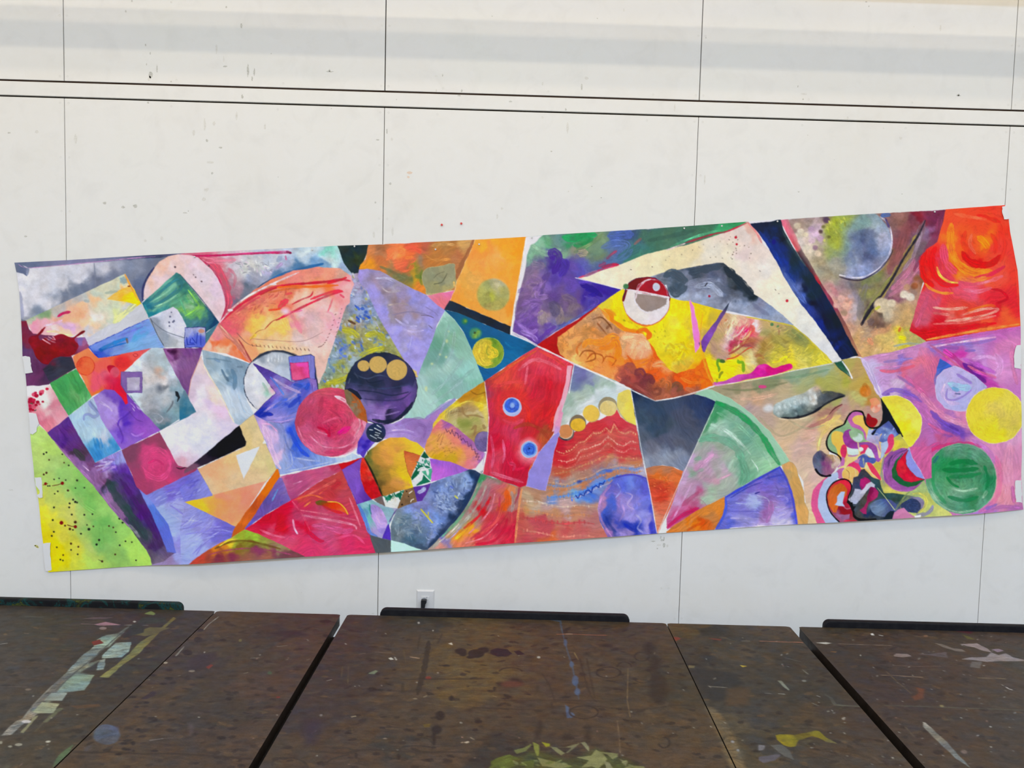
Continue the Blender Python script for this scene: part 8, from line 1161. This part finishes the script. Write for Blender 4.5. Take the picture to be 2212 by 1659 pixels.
P([(560,830),(640,780),(800,785),(760,850),(720,912),(480,930),(500,880)],[(700,820,(140,158,140)),(600,890,(138,160,156)),(520,910,(126,138,140))],('b',.15,0)); P([(450,870),(520,860),(480,940),(400,1000),(330,1060),(260,1080),(330,990)],(110,106,104),('b',.3,30)); P([(440,935),(565,938),(530,1000),(380,1000)],(150,156,150),('b',.1,0)); P([(360,1015),(500,1030),(455,1105),(270,1110)],(166,166,138),('b',.1,0)); P([(250,1090),(320,1110),(260,1160),(200,1200),(90,1290),(10,1300),(60,1250),(130,1180),(200,1150)],(140,132,124),('b',.3,35)); P([(290,1140),(320,1130),(240,1230),(200,1278),(170,1275)],(140,134,104)); L_([(1100,370),(960,490),(830,610),(640,760),(470,920)],9,(86,88,88),.8); L_([(450,870),(300,1020),(200,1150)],8,(150,146,138),.7); E_(225,1180,40,14,(206,196,196),al=.8)
P([(1330,420),(1480,290),(1500,300),(1370,410),(1270,510),(1180,600),(1040,700),(960,770),(930,805),(850,800),(1000,690),(1080,620),(1200,500)],[(1400,380,(110,100,60)),(1200,560,(124,122,78)),(950,770,(132,128,78))],('b',.2,40)); P([(1110,435),(1280,375),(1450,380),(1330,430),(1240,450)],(104,96,62),al=.8); P([(1230,260),(1290,238),(1325,262),(1310,272)],(124,136,84)); P([(1215,290),(1410,290),(1420,340),(1170,350)],(58,62,56),al=.6); P([(1130,350),(1250,330),(1220,420),(1050,470)],(52,54,52),al=.6)
P([(800,352),(900,330),(975,345),(1030,355),(850,360)],(170,124,138)); L_([(690,345),(860,354),(1020,356)],5,(150,120,126)); E_(877,383,30,11,(150,128,126)); L_([(1060,357),(1125,357)],5,(186,186,180)); L_([(1215,358),(1265,358)],4,(176,176,170)); E_(1147,327,10,6,(186,180,176)); P([(782,500),(850,480),(880,510),(800,530)],(122,46,38)); L_([(210,285),(375,288)],6,(112,106,100),.8); P([(700,305),(800,290),(960,290),(900,305)],(100,80,84),al=.7); L_([(0,520),(65,510)],5,(190,186,182)); L_([(0,883),(235,884)],4,(104,88,80)); E_(240,907,22,7,(122,104,92)); E_(45,435,14,8,(112,92,72)); L_([(205,425),(245,430)],4,(140,120,110)); L_([(520,1065),(420,1150),(385,1185)],20,(110,110,84),.8); L_([(380,1180),(300,1265)],8,(104,92,70),.6); P([(600,1045),(840,1030),(860,1050),(660,1070)],(92,66,46),al=.8); E_(408,1350,16,7,(186,178,164)); E_(160,1377,28,10,(166,156,140)); E_(88,1392,12,7,(150,142,128)); E_(5,1360,14,12,(160,152,136)); E_(440,1150,6,4,(150,140,130)); L_([(0,1555),(85,1560)],4,(130,126,112)); P([(620,1380),(560,1420),(480,1500),(455,1560),(520,1520),(590,1440)],(86,104,72),('b',.1,0))
L_([(1865,285),(1780,350),(1735,400)],6,(150,146,140)); L_([(1570,540),(1500,620)],7,(150,146,140),.8); L_([(1530,598),(1700,605)],3,(130,120,110),.6); E_(1410,678,15,7,(160,148,136)); E_(1638,748,22,8,(146,132,118)); P([(1755,715),(1800,690),(1815,700),(1780,730)],(124,52,44)); P([(1600,650),(1700,600),(1850,590),(1860,650),(1720,740),(1600,740)],(58,48,54),al=.7,soft=4); E_(2050,487,12,12,(110,100,66)); L_([(2080,770),(2118,760)],4,(150,140,126)); L_([(1520,790),(1540,788)],4,(140,130,118)); P([(1195,990),(1300,920),(1330,930),(1320,960),(1250,985)],(58,46,52),al=.9)
E_(910,1290,112,86,[(880,1300,(86,92,112)),(960,1250,(88,96,128)),(900,1350,(82,84,96)),(850,1280,(80,86,96))],soft=2,t=('m',.1)); P([(720,1400),(780,1380),(750,1440),(720,1450)],(84,78,86),al=.6,soft=3); L_([(1275,1340),(1395,1325)],6,(120,108,106)); L_([(1400,1322),(1550,1318)],3,(100,88,84)); P([(1600,1190),(1650,1200),(1640,1290),(1620,1300)],(96,84,90),al=.5,soft=3)
for q in [(1165,1055,20,9),(1250,1018,24,10),(1395,858,30,9),(1445,740,26,10),(1900,485,28,12),(1180,1250,18,14),(1055,1365,26,8),(1135,1365,16,16),(1080,1418,36,10),(1055,1410,14,10),(1140,1430,8,6),(1010,1458,26,8),(1300,785,36,10),(1890,1318,34,14),(1130,970,30,8),(1320,1430,30,8),(1710,400,26,12),(1440,810,36,12),(1690,480,34,24),(1600,480,10,6),(1950,990,26,12),(2010,1170,22,12),(1600,590,40,24)]: E_(*q,(42,34,32),soft=1.3,al=.8)
L_([(620,1435),(800,1445),(1000,1440),(1200,1455),(1500,1455),(1900,1480),(2160,1500)],14,(54,42,34),.7,True)
S(540, 1260, 3.95)
for q in ([(485,478),(500,492)],[(0,375),(35,372)],[(485,655),(510,645)],[(310,652),(325,650)],[(230,540),(320,530)],[(0,640),(80,635)],[(700,820),(655,832)]): L_(q,6,(140,134,126),.8)
E_(170,765,20,14,(70,86,62)); E_(240,972,14,6,(120,44,40)); E_(645,325,50,12,(50,36,30)); P([(120,420),(380,400),(500,440),(300,470)],(54,44,44),al=.6,soft=3)
E_(1440,337,9,9,(176,166,160)); L_([(1730,412),(1870,412)],5,(120,102,72)); P([(1695,515),(1722,505),(1725,525)],(206,196,186)); L_([(1065,588),(1210,594)],6,(116,100,92)); L_([(935,603),(985,597)],6,(116,100,86)); P([(1185,640),(1205,632),(1220,648),(1200,652)],(206,200,192)); L_([(1235,630),(1250,655)],9,(190,184,176)); L_([(1365,628),(1445,640)],9,(160,130,106)); P([(1010,770),(1070,742),(1092,748),(1060,775)],(120,126,100)); L_([(865,1140),(905,1133)],8,(150,134,112)); E_(550,1258,11,8,(150,140,140)); E_(605,1126,9,7,(120,112,112)); L_([(1800,1362),(1820,1356)],8,(176,150,130)); P([(1830,1358),(1860,1348),(1868,1354),(1845,1362)],(196,176,156)); L_([(1880,1315),(1915,1335)],7,(140,124,104)); E_(1150,1325,14,5,(126,112,100)); E_(1410,985,14,5,(130,112,92)); L_([(1480,972),(1510,958)],9,(134,118,96)); L_([(2070,960),(2110,972)],5,(140,120,84)); E_(1522,808,20,12,(124,54,44)); E_(1604,764,6,6,(146,130,120)); E_(1425,845,7,6,(150,140,130)); P([(1480,1205),(1540,1200),(1530,1228),(1490,1228)],(106,84,36),al=.8)
for q in ([(830,1200),(865,1230),(870,1270),(840,1290)],[(840,700),(835,860)],[(790,710),(780,800)],[(1310,560),(1330,680)]): L_(q,5,(104,88,58),.5,True)
B([(1525,490),(1510,600),(1480,760),(1440,900),(1430,950)],26,(54,44,34),.8); B([(1455,430),(1430,560)],10,(58,48,38),.6); B([(1640,430),(1600,520)],10,(58,48,38),.6); B([(1305,850),(1300,940)],12,(56,46,36),.6)
for q in [(1800,580,50,26),(1820,600,30,22),(1930,600,70,36),(1990,570,50,24),(2110,590,60,28),(2180,600,40,26),(1880,630,30,14),(1040,905,36,16),(1100,910,40,8),(1590,1250,46,36),(1570,1320,16,60),(1950,1180,30,16),(1720,980,20,24),(1860,880,10,6),(2085,900,10,18),(1165,812,20,6),(1230,738,16,6),(2140,1282,12,6),(1620,1130,40,40),(840,1280,30,8),(1270,1480,14,26),(905,1470,12,24)]: E_(*q,(46,36,32),soft=1.5,al=.75)
B([(700,985),(850,960),(960,950),(1040,900)],22,(54,46,42),.6); P([(440,1160),(560,1150),(640,1200),(560,1380),(460,1400),(430,1280)],(58,48,58),al=.5,soft=5)
for q in ([(500,1430),(800,1450),(1000,1420),(1400,1440),(1800,1440),(2212,1450)],[(1900,1060),(2212,1075)],[(1300,820),(2000,815)]): L_(q,14,(56,46,40),.6,True)
for q in ([(190,1560),(210,1510),(350,1490),(450,1520),(500,1576)],[(620,1560),(700,1500),(850,1460)],[(1260,1440),(1300,1400),(1430,1385),(1540,1400)],[(700,1410),(830,1405),(900,1440)],[(1380,1330),(1500,1320),(1570,1370)]): L_(q,10,(52,46,42),.6,True)
S(1060, 1260, 3.95)
P([(0,570),(60,555),(140,565),(185,600),(140,620),(60,625),(0,600)],(44,34,40)); P([(200,580),(240,575),(290,605),(230,612)],(44,34,40))
P([(500,310),(600,318),(612,400),(590,330)],(72,80,96)); L_([(590,340),(610,410),(625,470),(655,580),(690,690),(715,800),(730,870),(745,950),(752,990)],8,(78,86,102),.8,True)
for q in [(638,510,14,32),(690,690,14,26),(722,830,26,44),(740,925,22,30),(655,1070,16,22),(680,1125,30,22)]: E_(*q,(80,94,122),soft=1.4,al=.9)
P([(640,1035),(700,1140),(655,1148),(640,1080)],(80,94,122)); L_([(560,435),(700,433),(830,440),(995,443)],8,(150,92,70)); L_([(640,433),(700,433)],6,(196,160,140)); E_(410,632,12,9,(176,170,164)); L_([(712,590),(745,650)],7,(130,108,70)); L_([(1400,590),(1395,605)],5,(170,160,150))
def ring(cx, cy, rx, ry, a0=0, a1=360, c=(48,38,34), w=9, al=.7): L_(arc(cx,cy,rx,ry,a0,a1,n=24)+([] if a1-a0<360 else [(cx+rx,cy)]), w, c, al, True)
ring(1005,762,102,46); ring(1300,795,80,54,-80,150); ring(1290,625,62,38); ring(795,1100,122,54); ring(1480,1360,46,44,-100,170); ring(1140,715,60,44,180,360); ring(170,760,100,40,190,350); ring(1395,640,56,30,0,200)
for q in [(940,700,40,14),(1110,650,50,10),(820,600,30,14),(980,530,56,16),(540,1105,30,14),(420,1230,30,60),(395,1290,24,40),(650,1310,50,30),(830,1280,30,80),(910,1380,60,16),(1430,900,90,130),(1400,700,50,90),(1350,560,60,60),(210,840,60,36),(330,630,40,12),(400,900,12,26),(35,905,10,20),(250,1015,50,8),(340,1045,30,8),(80,860,30,20),(1220,1180,70,16)]: E_(*q,(54,44,36),soft=3,al=.55)
E_(180,860,100,30,(96,58,46),soft=3,al=.6)
for q in ([(0,1060),(500,1080),(560,1010),(1200,1080),(1600,1040),(1800,1080)],[(440,770),(500,870),(545,1000)],[(760,640),(800,800),(850,950),(900,1010)],[(820,640),(850,800),(890,980)],[(100,1000),(700,1000),(1180,1010)]): L_(q,9,(58,46,38),.55,True)
L_([(1172,720),(1165,1000),(1190,1140)],5,(128,104,72),.7); L_([(1080,1170),(1095,1300),(1105,1450)],5,(128,104,80),.6)
# lime and grey-green smear at the bottom edge
g1 = [(120,124,76),(136,140,92),(108,118,52),(96,104,44),(150,152,104)]
P([(0,1540),(60,1500),(200,1480),(330,1420),(500,1440),(640,1500),(760,1470),(900,1400),(1060,1470),(1180,1500),(1300,1570),(1300,1700),(0,1700)], (74,76,42), ('b',.2,0), al=.55, soft=4)
P([(275,1410),(340,1370),(350,1380),(300,1430),(220,1455),(200,1425)],(110,112,64)); P([(365,1360),(410,1380),(412,1420),(400,1470),(375,1420)],(130,134,62)); P([(440,1358),(500,1370),(500,1390),(470,1395),(455,1375)],(150,146,32)); P([(510,1395),(560,1400),(630,1450),(600,1470)],(124,120,84)); P([(650,1445),(720,1395),(770,1360),(640,1400),(540,1400),(700,1400)],(122,118,88)); P([(770,1360),(800,1355),(835,1395),(835,1430),(810,1400)],(134,130,98)); P([(740,1485),(860,1470),(900,1420),(930,1440),(1000,1460),(1040,1500),(1080,1480),(1085,1455),(940,1440),(990,1500),(960,1540),(920,1576),(860,1560),(780,1570),(840,1510)],(136,134,88)); P([(405,1490),(560,1525),(700,1560),(600,1576),(440,1560)],(130,126,78)); P([(970,1520),(1010,1530),(1050,1600),(1000,1600)],(134,130,96)); P([(1100,1500),(1170,1520),(1150,1560)],(122,118,84)); P([(1180,1560),(1310,1565),(1300,1600),(1100,1600)],(130,126,80)); P([(0,1520),(160,1460),(250,1500),(180,1500),(60,1560),(0,1576)],(84,92,36)); P([(60,1540),(180,1500),(200,1560),(100,1600)],(92,98,40)); P([(280,1520),(370,1510),(360,1570),(300,1580)],(88,94,40))
D_([(150,1500),(1250,1520),(1300,1700),(50,1700)], 60, 50, 14, 10, 40, g1, .6, 110)
S(540, 1260, 3.95); P([(2100,1500),(2180,1470),(2230,1500),(2100,1560),(2060,1540)],(92,98,40)); D_([(2060,1500),(2212,1440),(2212,1600),(2040,1600)],12,60,12,-30,20,g1[2:4],.6,111)
S(1060, 1260, 3.95)
P([(1490,345),(1600,345),(1780,350),(1900,345),(1860,400),(1700,480),(1640,470),(1560,460)],(86,70,42),('b',.2,0),al=.6,soft=4); P([(1560,460),(1600,462),(1620,472),(1580,490)],(132,58,42)); P([(1860,470),(1970,475),(1960,490)],(110,58,46)); P([(2130,700),(2185,706),(2150,715)],(210,180,60)); P([(1690,700),(1740,705),(1735,722),(1690,720)],(112,100,74)); P([(1760,390),(1900,370),(2000,400),(1950,450),(1800,440)],(48,46,38),al=.8,soft=3); P([(1700,740),(1900,740),(2100,770),(2160,860),(2050,900),(2000,1000),(1900,1010),(1800,930)],(50,48,48),al=.8,soft=4); P([(2010,900),(2212,880),(2212,1040),(2000,1050)],(82,64,48),al=.7,soft=4); P([(1820,1040),(1900,1060),(2000,1160),(2080,1300),(2160,1500),(2180,1700),(2080,1650),(2000,1480),(1900,1200)],(110,92,68),('b',.2,0),al=.8,soft=3)
for q in ([(1990,1182),(2005,1196)],[(1860,875),(1880,890)],[(1865,880),(2020,890)],[(1900,820),(1920,808)],[(1640,905),(1650,915)],[(2140,492),(2212,492)]): L_(q,6,(160,152,140),.8)
E_(2065,1352,10,8,(150,146,150)); E_(2110,1425,8,8,(140,138,140))
S(1640, 1260, 3.867)
L_([(0,482),(200,490),(370,494)],7,(170,110,92)); P([(480,497),(560,492),(606,500),(560,508)],(196,192,188)); L_([(660,505),(850,512),(1110,520)],6,(130,112,104)); P([(930,420),(950,418),(960,434),(940,434)],(226,222,224)); L_([(1000,432),(1036,440)],8,(206,202,206)); P([(600,570),(650,568),(640,580)],(130,92,56)); P([(160,815),(185,815),(250,890),(245,895),(190,850)],(130,132,120)); E_(375,815,14,7,(124,122,116)); L_([(160,922),(215,926)],6,(176,174,170)); L_([(45,918),(105,922)],4,(150,148,144)); L_([(480,938),(510,950)],8,(130,130,126)); E_(703,1132,9,8,(150,140,132)); L_([(210,620),(360,660)],4,(104,96,88)); L_([(440,1000),(500,1025)],7,(104,100,92)); L_([(360,720),(410,760)],6,(110,108,98))
P([(140,1270),(180,1262),(300,1265),(400,1250),(470,1232),(500,1235),(560,1290),(600,1310),(640,1335),(560,1325),(500,1290),(440,1275),(330,1310),(300,1360),(260,1366),(200,1350),(160,1310)],[(230,1330,(140,124,24)),(350,1275,(104,92,32)),(520,1260,(136,122,28)),(600,1320,(110,100,60))],('m',.1))
P([(90,1350),(190,1350),(250,1400),(285,1470),(200,1440)],(92,90,88),al=.9); P([(0,1350),(45,1355),(30,1390),(0,1395)],(120,116,124)); P([(0,1450),(80,1440),(180,1430),(130,1480),(40,1500),(0,1480)],(94,88,98),al=.9)
P([(1470,500),(1530,510),(1620,545),(1690,552),(1720,570),(1640,565),(1540,535)],(126,112,106)); P([(1680,508),(1820,502),(1850,520),(1910,545),(1935,575),(1860,560),(1800,535),(1740,525)],(156,138,140)); P([(1940,552),(2000,548),(2040,562),(1990,574)],(140,120,140)); P([(1690,635),(1780,618),(1900,618),(1940,580),(2000,600),(2060,585),(2120,620),(2212,640),(2212,650),(2000,650),(1900,655),(1780,640)],(150,138,142),('b',.15,0)); P([(1780,655),(1860,655),(1840,710),(1760,700)],(104,96,94),al=.9); P([(1128,600),(1150,588),(1240,590),(1275,610),(1200,616),(1130,610)],(140,122,120)); P([(1330,590),(1440,590),(1560,575),(1570,620),(1450,605)],(98,84,88),al=.8)
L_([(1120,688),(1350,695),(1520,692)],6,(100,80,74)); L_([(1020,768),(1100,768),(1200,775),(1370,786)],9,(134,112,96)); L_([(1825,790),(2060,798)],8,(120,104,84)); L_([(1060,735),(1160,830),(1200,860),(1280,930)],7,(100,84,62),.7); P([(1310,870),(1380,880),(1370,960),(1300,980),(1280,950),(1330,920)],(104,62,46),al=.8,soft=2); L_([(620,1015),(760,1025),(860,1030)],10,(104,104,92),.7); L_([(1050,1020),(1400,1030),(1800,1045),(2212,1060)],8,(92,92,78),.7)
P([(1368,1160),(1390,1165),(1450,1220),(1560,1320),(1650,1420),(1720,1490),(1755,1535),(1700,1500),(1640,1460),(1580,1400),(1450,1280),(1375,1195)],[(1390,1180,(176,168,158)),(1500,1280,(128,124,116)),(1600,1390,(110,110,112)),(1650,1440,(118,126,130))],('b',.15,0)); E_(1710,1407,24,14,(120,100,92)); L_([(2060,865),(2085,882),(2115,890)],8,(196,186,184)); E_(1495,1412,44,20,(52,42,38),al=.8); L_([(1220,1200),(1300,1290)],8,(92,80,66),.7); L_([(550,930),(600,960),(630,1010)],16,(92,92,86),.5); E_(1525,1025,14,8,(130,118,84)); L_([(1890,770),(2060,800)],3,(130,112,92),.5); E_(1932,1198,5,5,(190,184,180)); L_([(950,1450),(1020,1500)],12,(100,84,72),.6); P([(1630,395),(1680,398),(1790,400),(1760,425),(1700,412)],(84,44,54),al=.8); P([(1700,430),(1740,440),(1800,470),(1740,465)],(96,90,50)); L_([(1300,445),(1480,450)],7,(110,92,76),.7); E_(1390,440,16,8,(130,96,76)); L_([(1530,460),(1610,470)],7,(124,104,92),.7)

w_ = NT('worn_tabletop', 0.52, 0.24)
at = w_.n('ShaderNodeAttribute', attribute_name='pigment')
v = w_.coords((1, 1, 1)); v2 = w_.coords((1, 5, 1))
f = w_.noise(v, 260.0, 4, 0.7); g = w_.noise(v2, 16.0, 5, 0.7, 0.4); h = w_.noise(v, 26.0, 5, 0.65)
c = w_.mix(1.0, at.outputs['Color'], w_.ramp(f, [(0.3, g3(0.84)), (0.7, g3(1.18))]), 'MULTIPLY')
c = w_.mix(1.0, c, w_.ramp(h, [(0.30, g3(0.62)), (0.45, g3(0.95)), (0.6, g3(1.02)), (0.72, g3(1.12))]), 'MULTIPLY')
c = w_.mix(1.0, c, w_.ramp(g, [(0.32, g3(0.88)), (0.5, g3(1.0)), (0.68, g3(1.10))]), 'MULTIPLY')
w_.base(c); w_.l(w_.ramp(h, [(0.3, g3(0.40)), (0.7, g3(0.62))]), w_.b.inputs['Roughness']); w_.bump(f, 0.25, 0.0008); M_TOP = w_.m
w_ = NT('black_painted_wood', 0.6, 0.15); v = w_.coords(); f = w_.noise(v, 60.0, 4, 0.7)
w_.base(w_.ramp(f, [(0.4, (0.006, 0.006, 0.009)), (0.66, (0.012, 0.012, 0.015)), (0.82, (0.03, 0.028, 0.026))])); M_RAIL = w_.m
w_ = NT('paint_smeared_rail', 0.6, 0.15); v = w_.coords((1, 1, 1)); f = w_.noise(v, 14.0, 4, 0.7, 1.0)
w_.base(w_.ramp(f, [(0.36, (0.006, 0.006, 0.009)), (0.50, (0.008, 0.009, 0.010)), (0.56, (0.006, 0.05, 0.05)), (0.60, (0.012, 0.012, 0.012)), (0.66, (0.06, 0.08, 0.012)), (0.72, (0.02, 0.022, 0.018))])); M_RAIL2 = w_.m
w_ = NT('frame_black', 0.5, 0.3); v = w_.coords(); f = w_.n('ShaderNodeTexVoronoi'); f.inputs['Scale'].default_value = 42.0; w_.l(v, f.inputs['Vector'])
w_.base(w_.mix(w_.ramp(f.outputs['Distance'], [(0.0, g3(1)), (0.09, g3(1)), (0.14, g3(0))]), (0.006, 0.005, 0.005), (0.16, 0.15, 0.14))); M_FRAME = w_.m
w_ = NT('table_edge', 0.55, 0.3); w_.base((0.035, 0.024, 0.018)); M_EDGE = w_.m
THK = 0.030; DEP = 1.20
def board_obj(name, x0, x1, par, mat=M_TOP, rc=0.012, left_open=True):
    nu = int((x1-x0)/0.0022)+1; ys = np.r_[np.arange(0, 0.98, 0.0026), np.linspace(0.99, DEP, 8)]
    nv = len(ys); xs = np.linspace(x0, x1, nu)
    A, D = np.meshgrid(xs, -ys)
    # rounded back corners
    co = np.empty((nv, nu, 3)); co[..., 0] = A; co[..., 1] = D; co[..., 2] = 0
    m = -D < rc
    ins = np.where(m, rc-np.sqrt(np.maximum(rc**2-(rc+D)**2, 0)), 0)
    t = (A-x0)/(x1-x0); co[..., 0] = A+ins*(1-2*t)
    rgb = to_lin(lookup(CV, co[..., 0].ravel(), np.clip(co[..., 1], -1.08, 0.02).ravel()), TABLE_GAIN)
    # edge band and underside
    ring_ = [(co[j, 0, 0], co[j, 0, 1]) for j in list(range(nv-1, 0, -6))]+[(co[0, i, 0], co[0, i, 1]) for i in range(0, nu, 12)]+[(co[0, -1, 0], co[0, -1, 1])]+[(co[j, -1, 0], co[j, -1, 1]) for j in range(1, nv-1, 6)]+[(co[-1, -1, 0], co[-1, -1, 1])]
    n = len(ring_); ev = [(x, y, 0) for x, y in ring_]+[(x, y, -THK) for x, y in ring_]
    ef = [[i, i+n, (i+1) % n+n, (i+1) % n] for i in range(n)]
    ef = [[f[0], f[3], f[2], f[1]] for f in ef]
    h = n//2
    for i in range(h-1): ef.append([n+i, n+i+1, n+(n-2-i), n+(n-1-i)])
    return grid_obj(name, co, nu, nv, rgb, mat, par, (ev, ef))
def table(ox, label, rail_mat, seam, parts, rail, frame_far=0.115):
    """ox: left edge in table coordinates"""
    c, s = TC, TS
    t = empty('worktable', (c*ox, T_Y+s*ox, 0), T_A)
    tag(t, label, 'table', 'paint-stained worktables below the mural')
    tops = []
    for nm, a, b_ in parts:
        o = board_obj(nm, a, b_, t); me = o.data
        xyz = np.empty(len(me.vertices)*3, np.float32); me.vertices.foreach_get('co', xyz)
        xyz[0::3] -= ox; me.vertices.foreach_set('co', xyz); me.update(); o.location = (0, 0, T_Z)
    a0 = parts[0][1]-ox; a1 = parts[-1][2]-ox
    # black rail with rounded ends standing on the far edge
    bm = bmesh.new(); r0, r1 = rail[0]-ox, rail[1]-ox; hh = 0.021; rr = 0.02
    prof = [(r0, -0.10), (r1, -0.10), (r1, hh-rr)]+[(r1-rr+rr*math.cos(q), hh-rr+rr*math.sin(q)) for q in (math.radians(d) for d in range(15, 91, 15))] \
        + [(r0+rr+rr*math.cos(q), hh-rr+rr*math.sin(q)) for q in (math.radians(d) for d in range(90, 180, 15))]+[(r0, hh-rr)]
    add_prism(bm, prof, 0.002, 0.024)
    o = mesh_obj('back_rail', bm, rail_mat, t, (0, 0, T_Z)); bv = o.modifiers.new('bevel', 'BEVEL'); bv.width = 0.004; bv.segments = 3; bv.limit_method = 'ANGLE'
    # black frame under the boards; it sticks out past the right hand side
    bm = bmesh.new(); zt = -THK; pr = 0.030
    add_box(bm, a0+.01, a1+pr-.003, -DEP+.02, -frame_far, zt-.075, zt-.0006, .002)
    mesh_obj('frame', bm, M_FRAME, t, (0, 0, T_Z))
    for lx in (a0+.05, a1-.06):
        for ly in (-frame_far-.03, -DEP+.06):
            bm = bmesh.new(); add_box(bm, lx-.03, lx+.03, ly-.03, ly+.03, 0, T_Z-THK-.0755, .003); mesh_obj('leg', bm, M_FRAME, t)
    return t
table(-1.887, 'paint-stained worktable at the left, board streaked with pale grey and green tape-like paint', M_RAIL2, -.868, [('tabletop', -1.887, -.8695), ('side_board', -.8660, -.4685)], (-1.778, -.979))
table(-.447, 'middle worktable with a golden brown patch, dark ring stains and a thin blue drip', M_RAIL, .570, [('tabletop', -.447, .5695), ('side_board', .5725, .9640)], (-.344, .455))
table(.991, 'dark worktable at the right with white scratches and lilac paint scrapes', M_RAIL, 2.0, [('tabletop', .991, 2.010)], (1.075, 1.90))
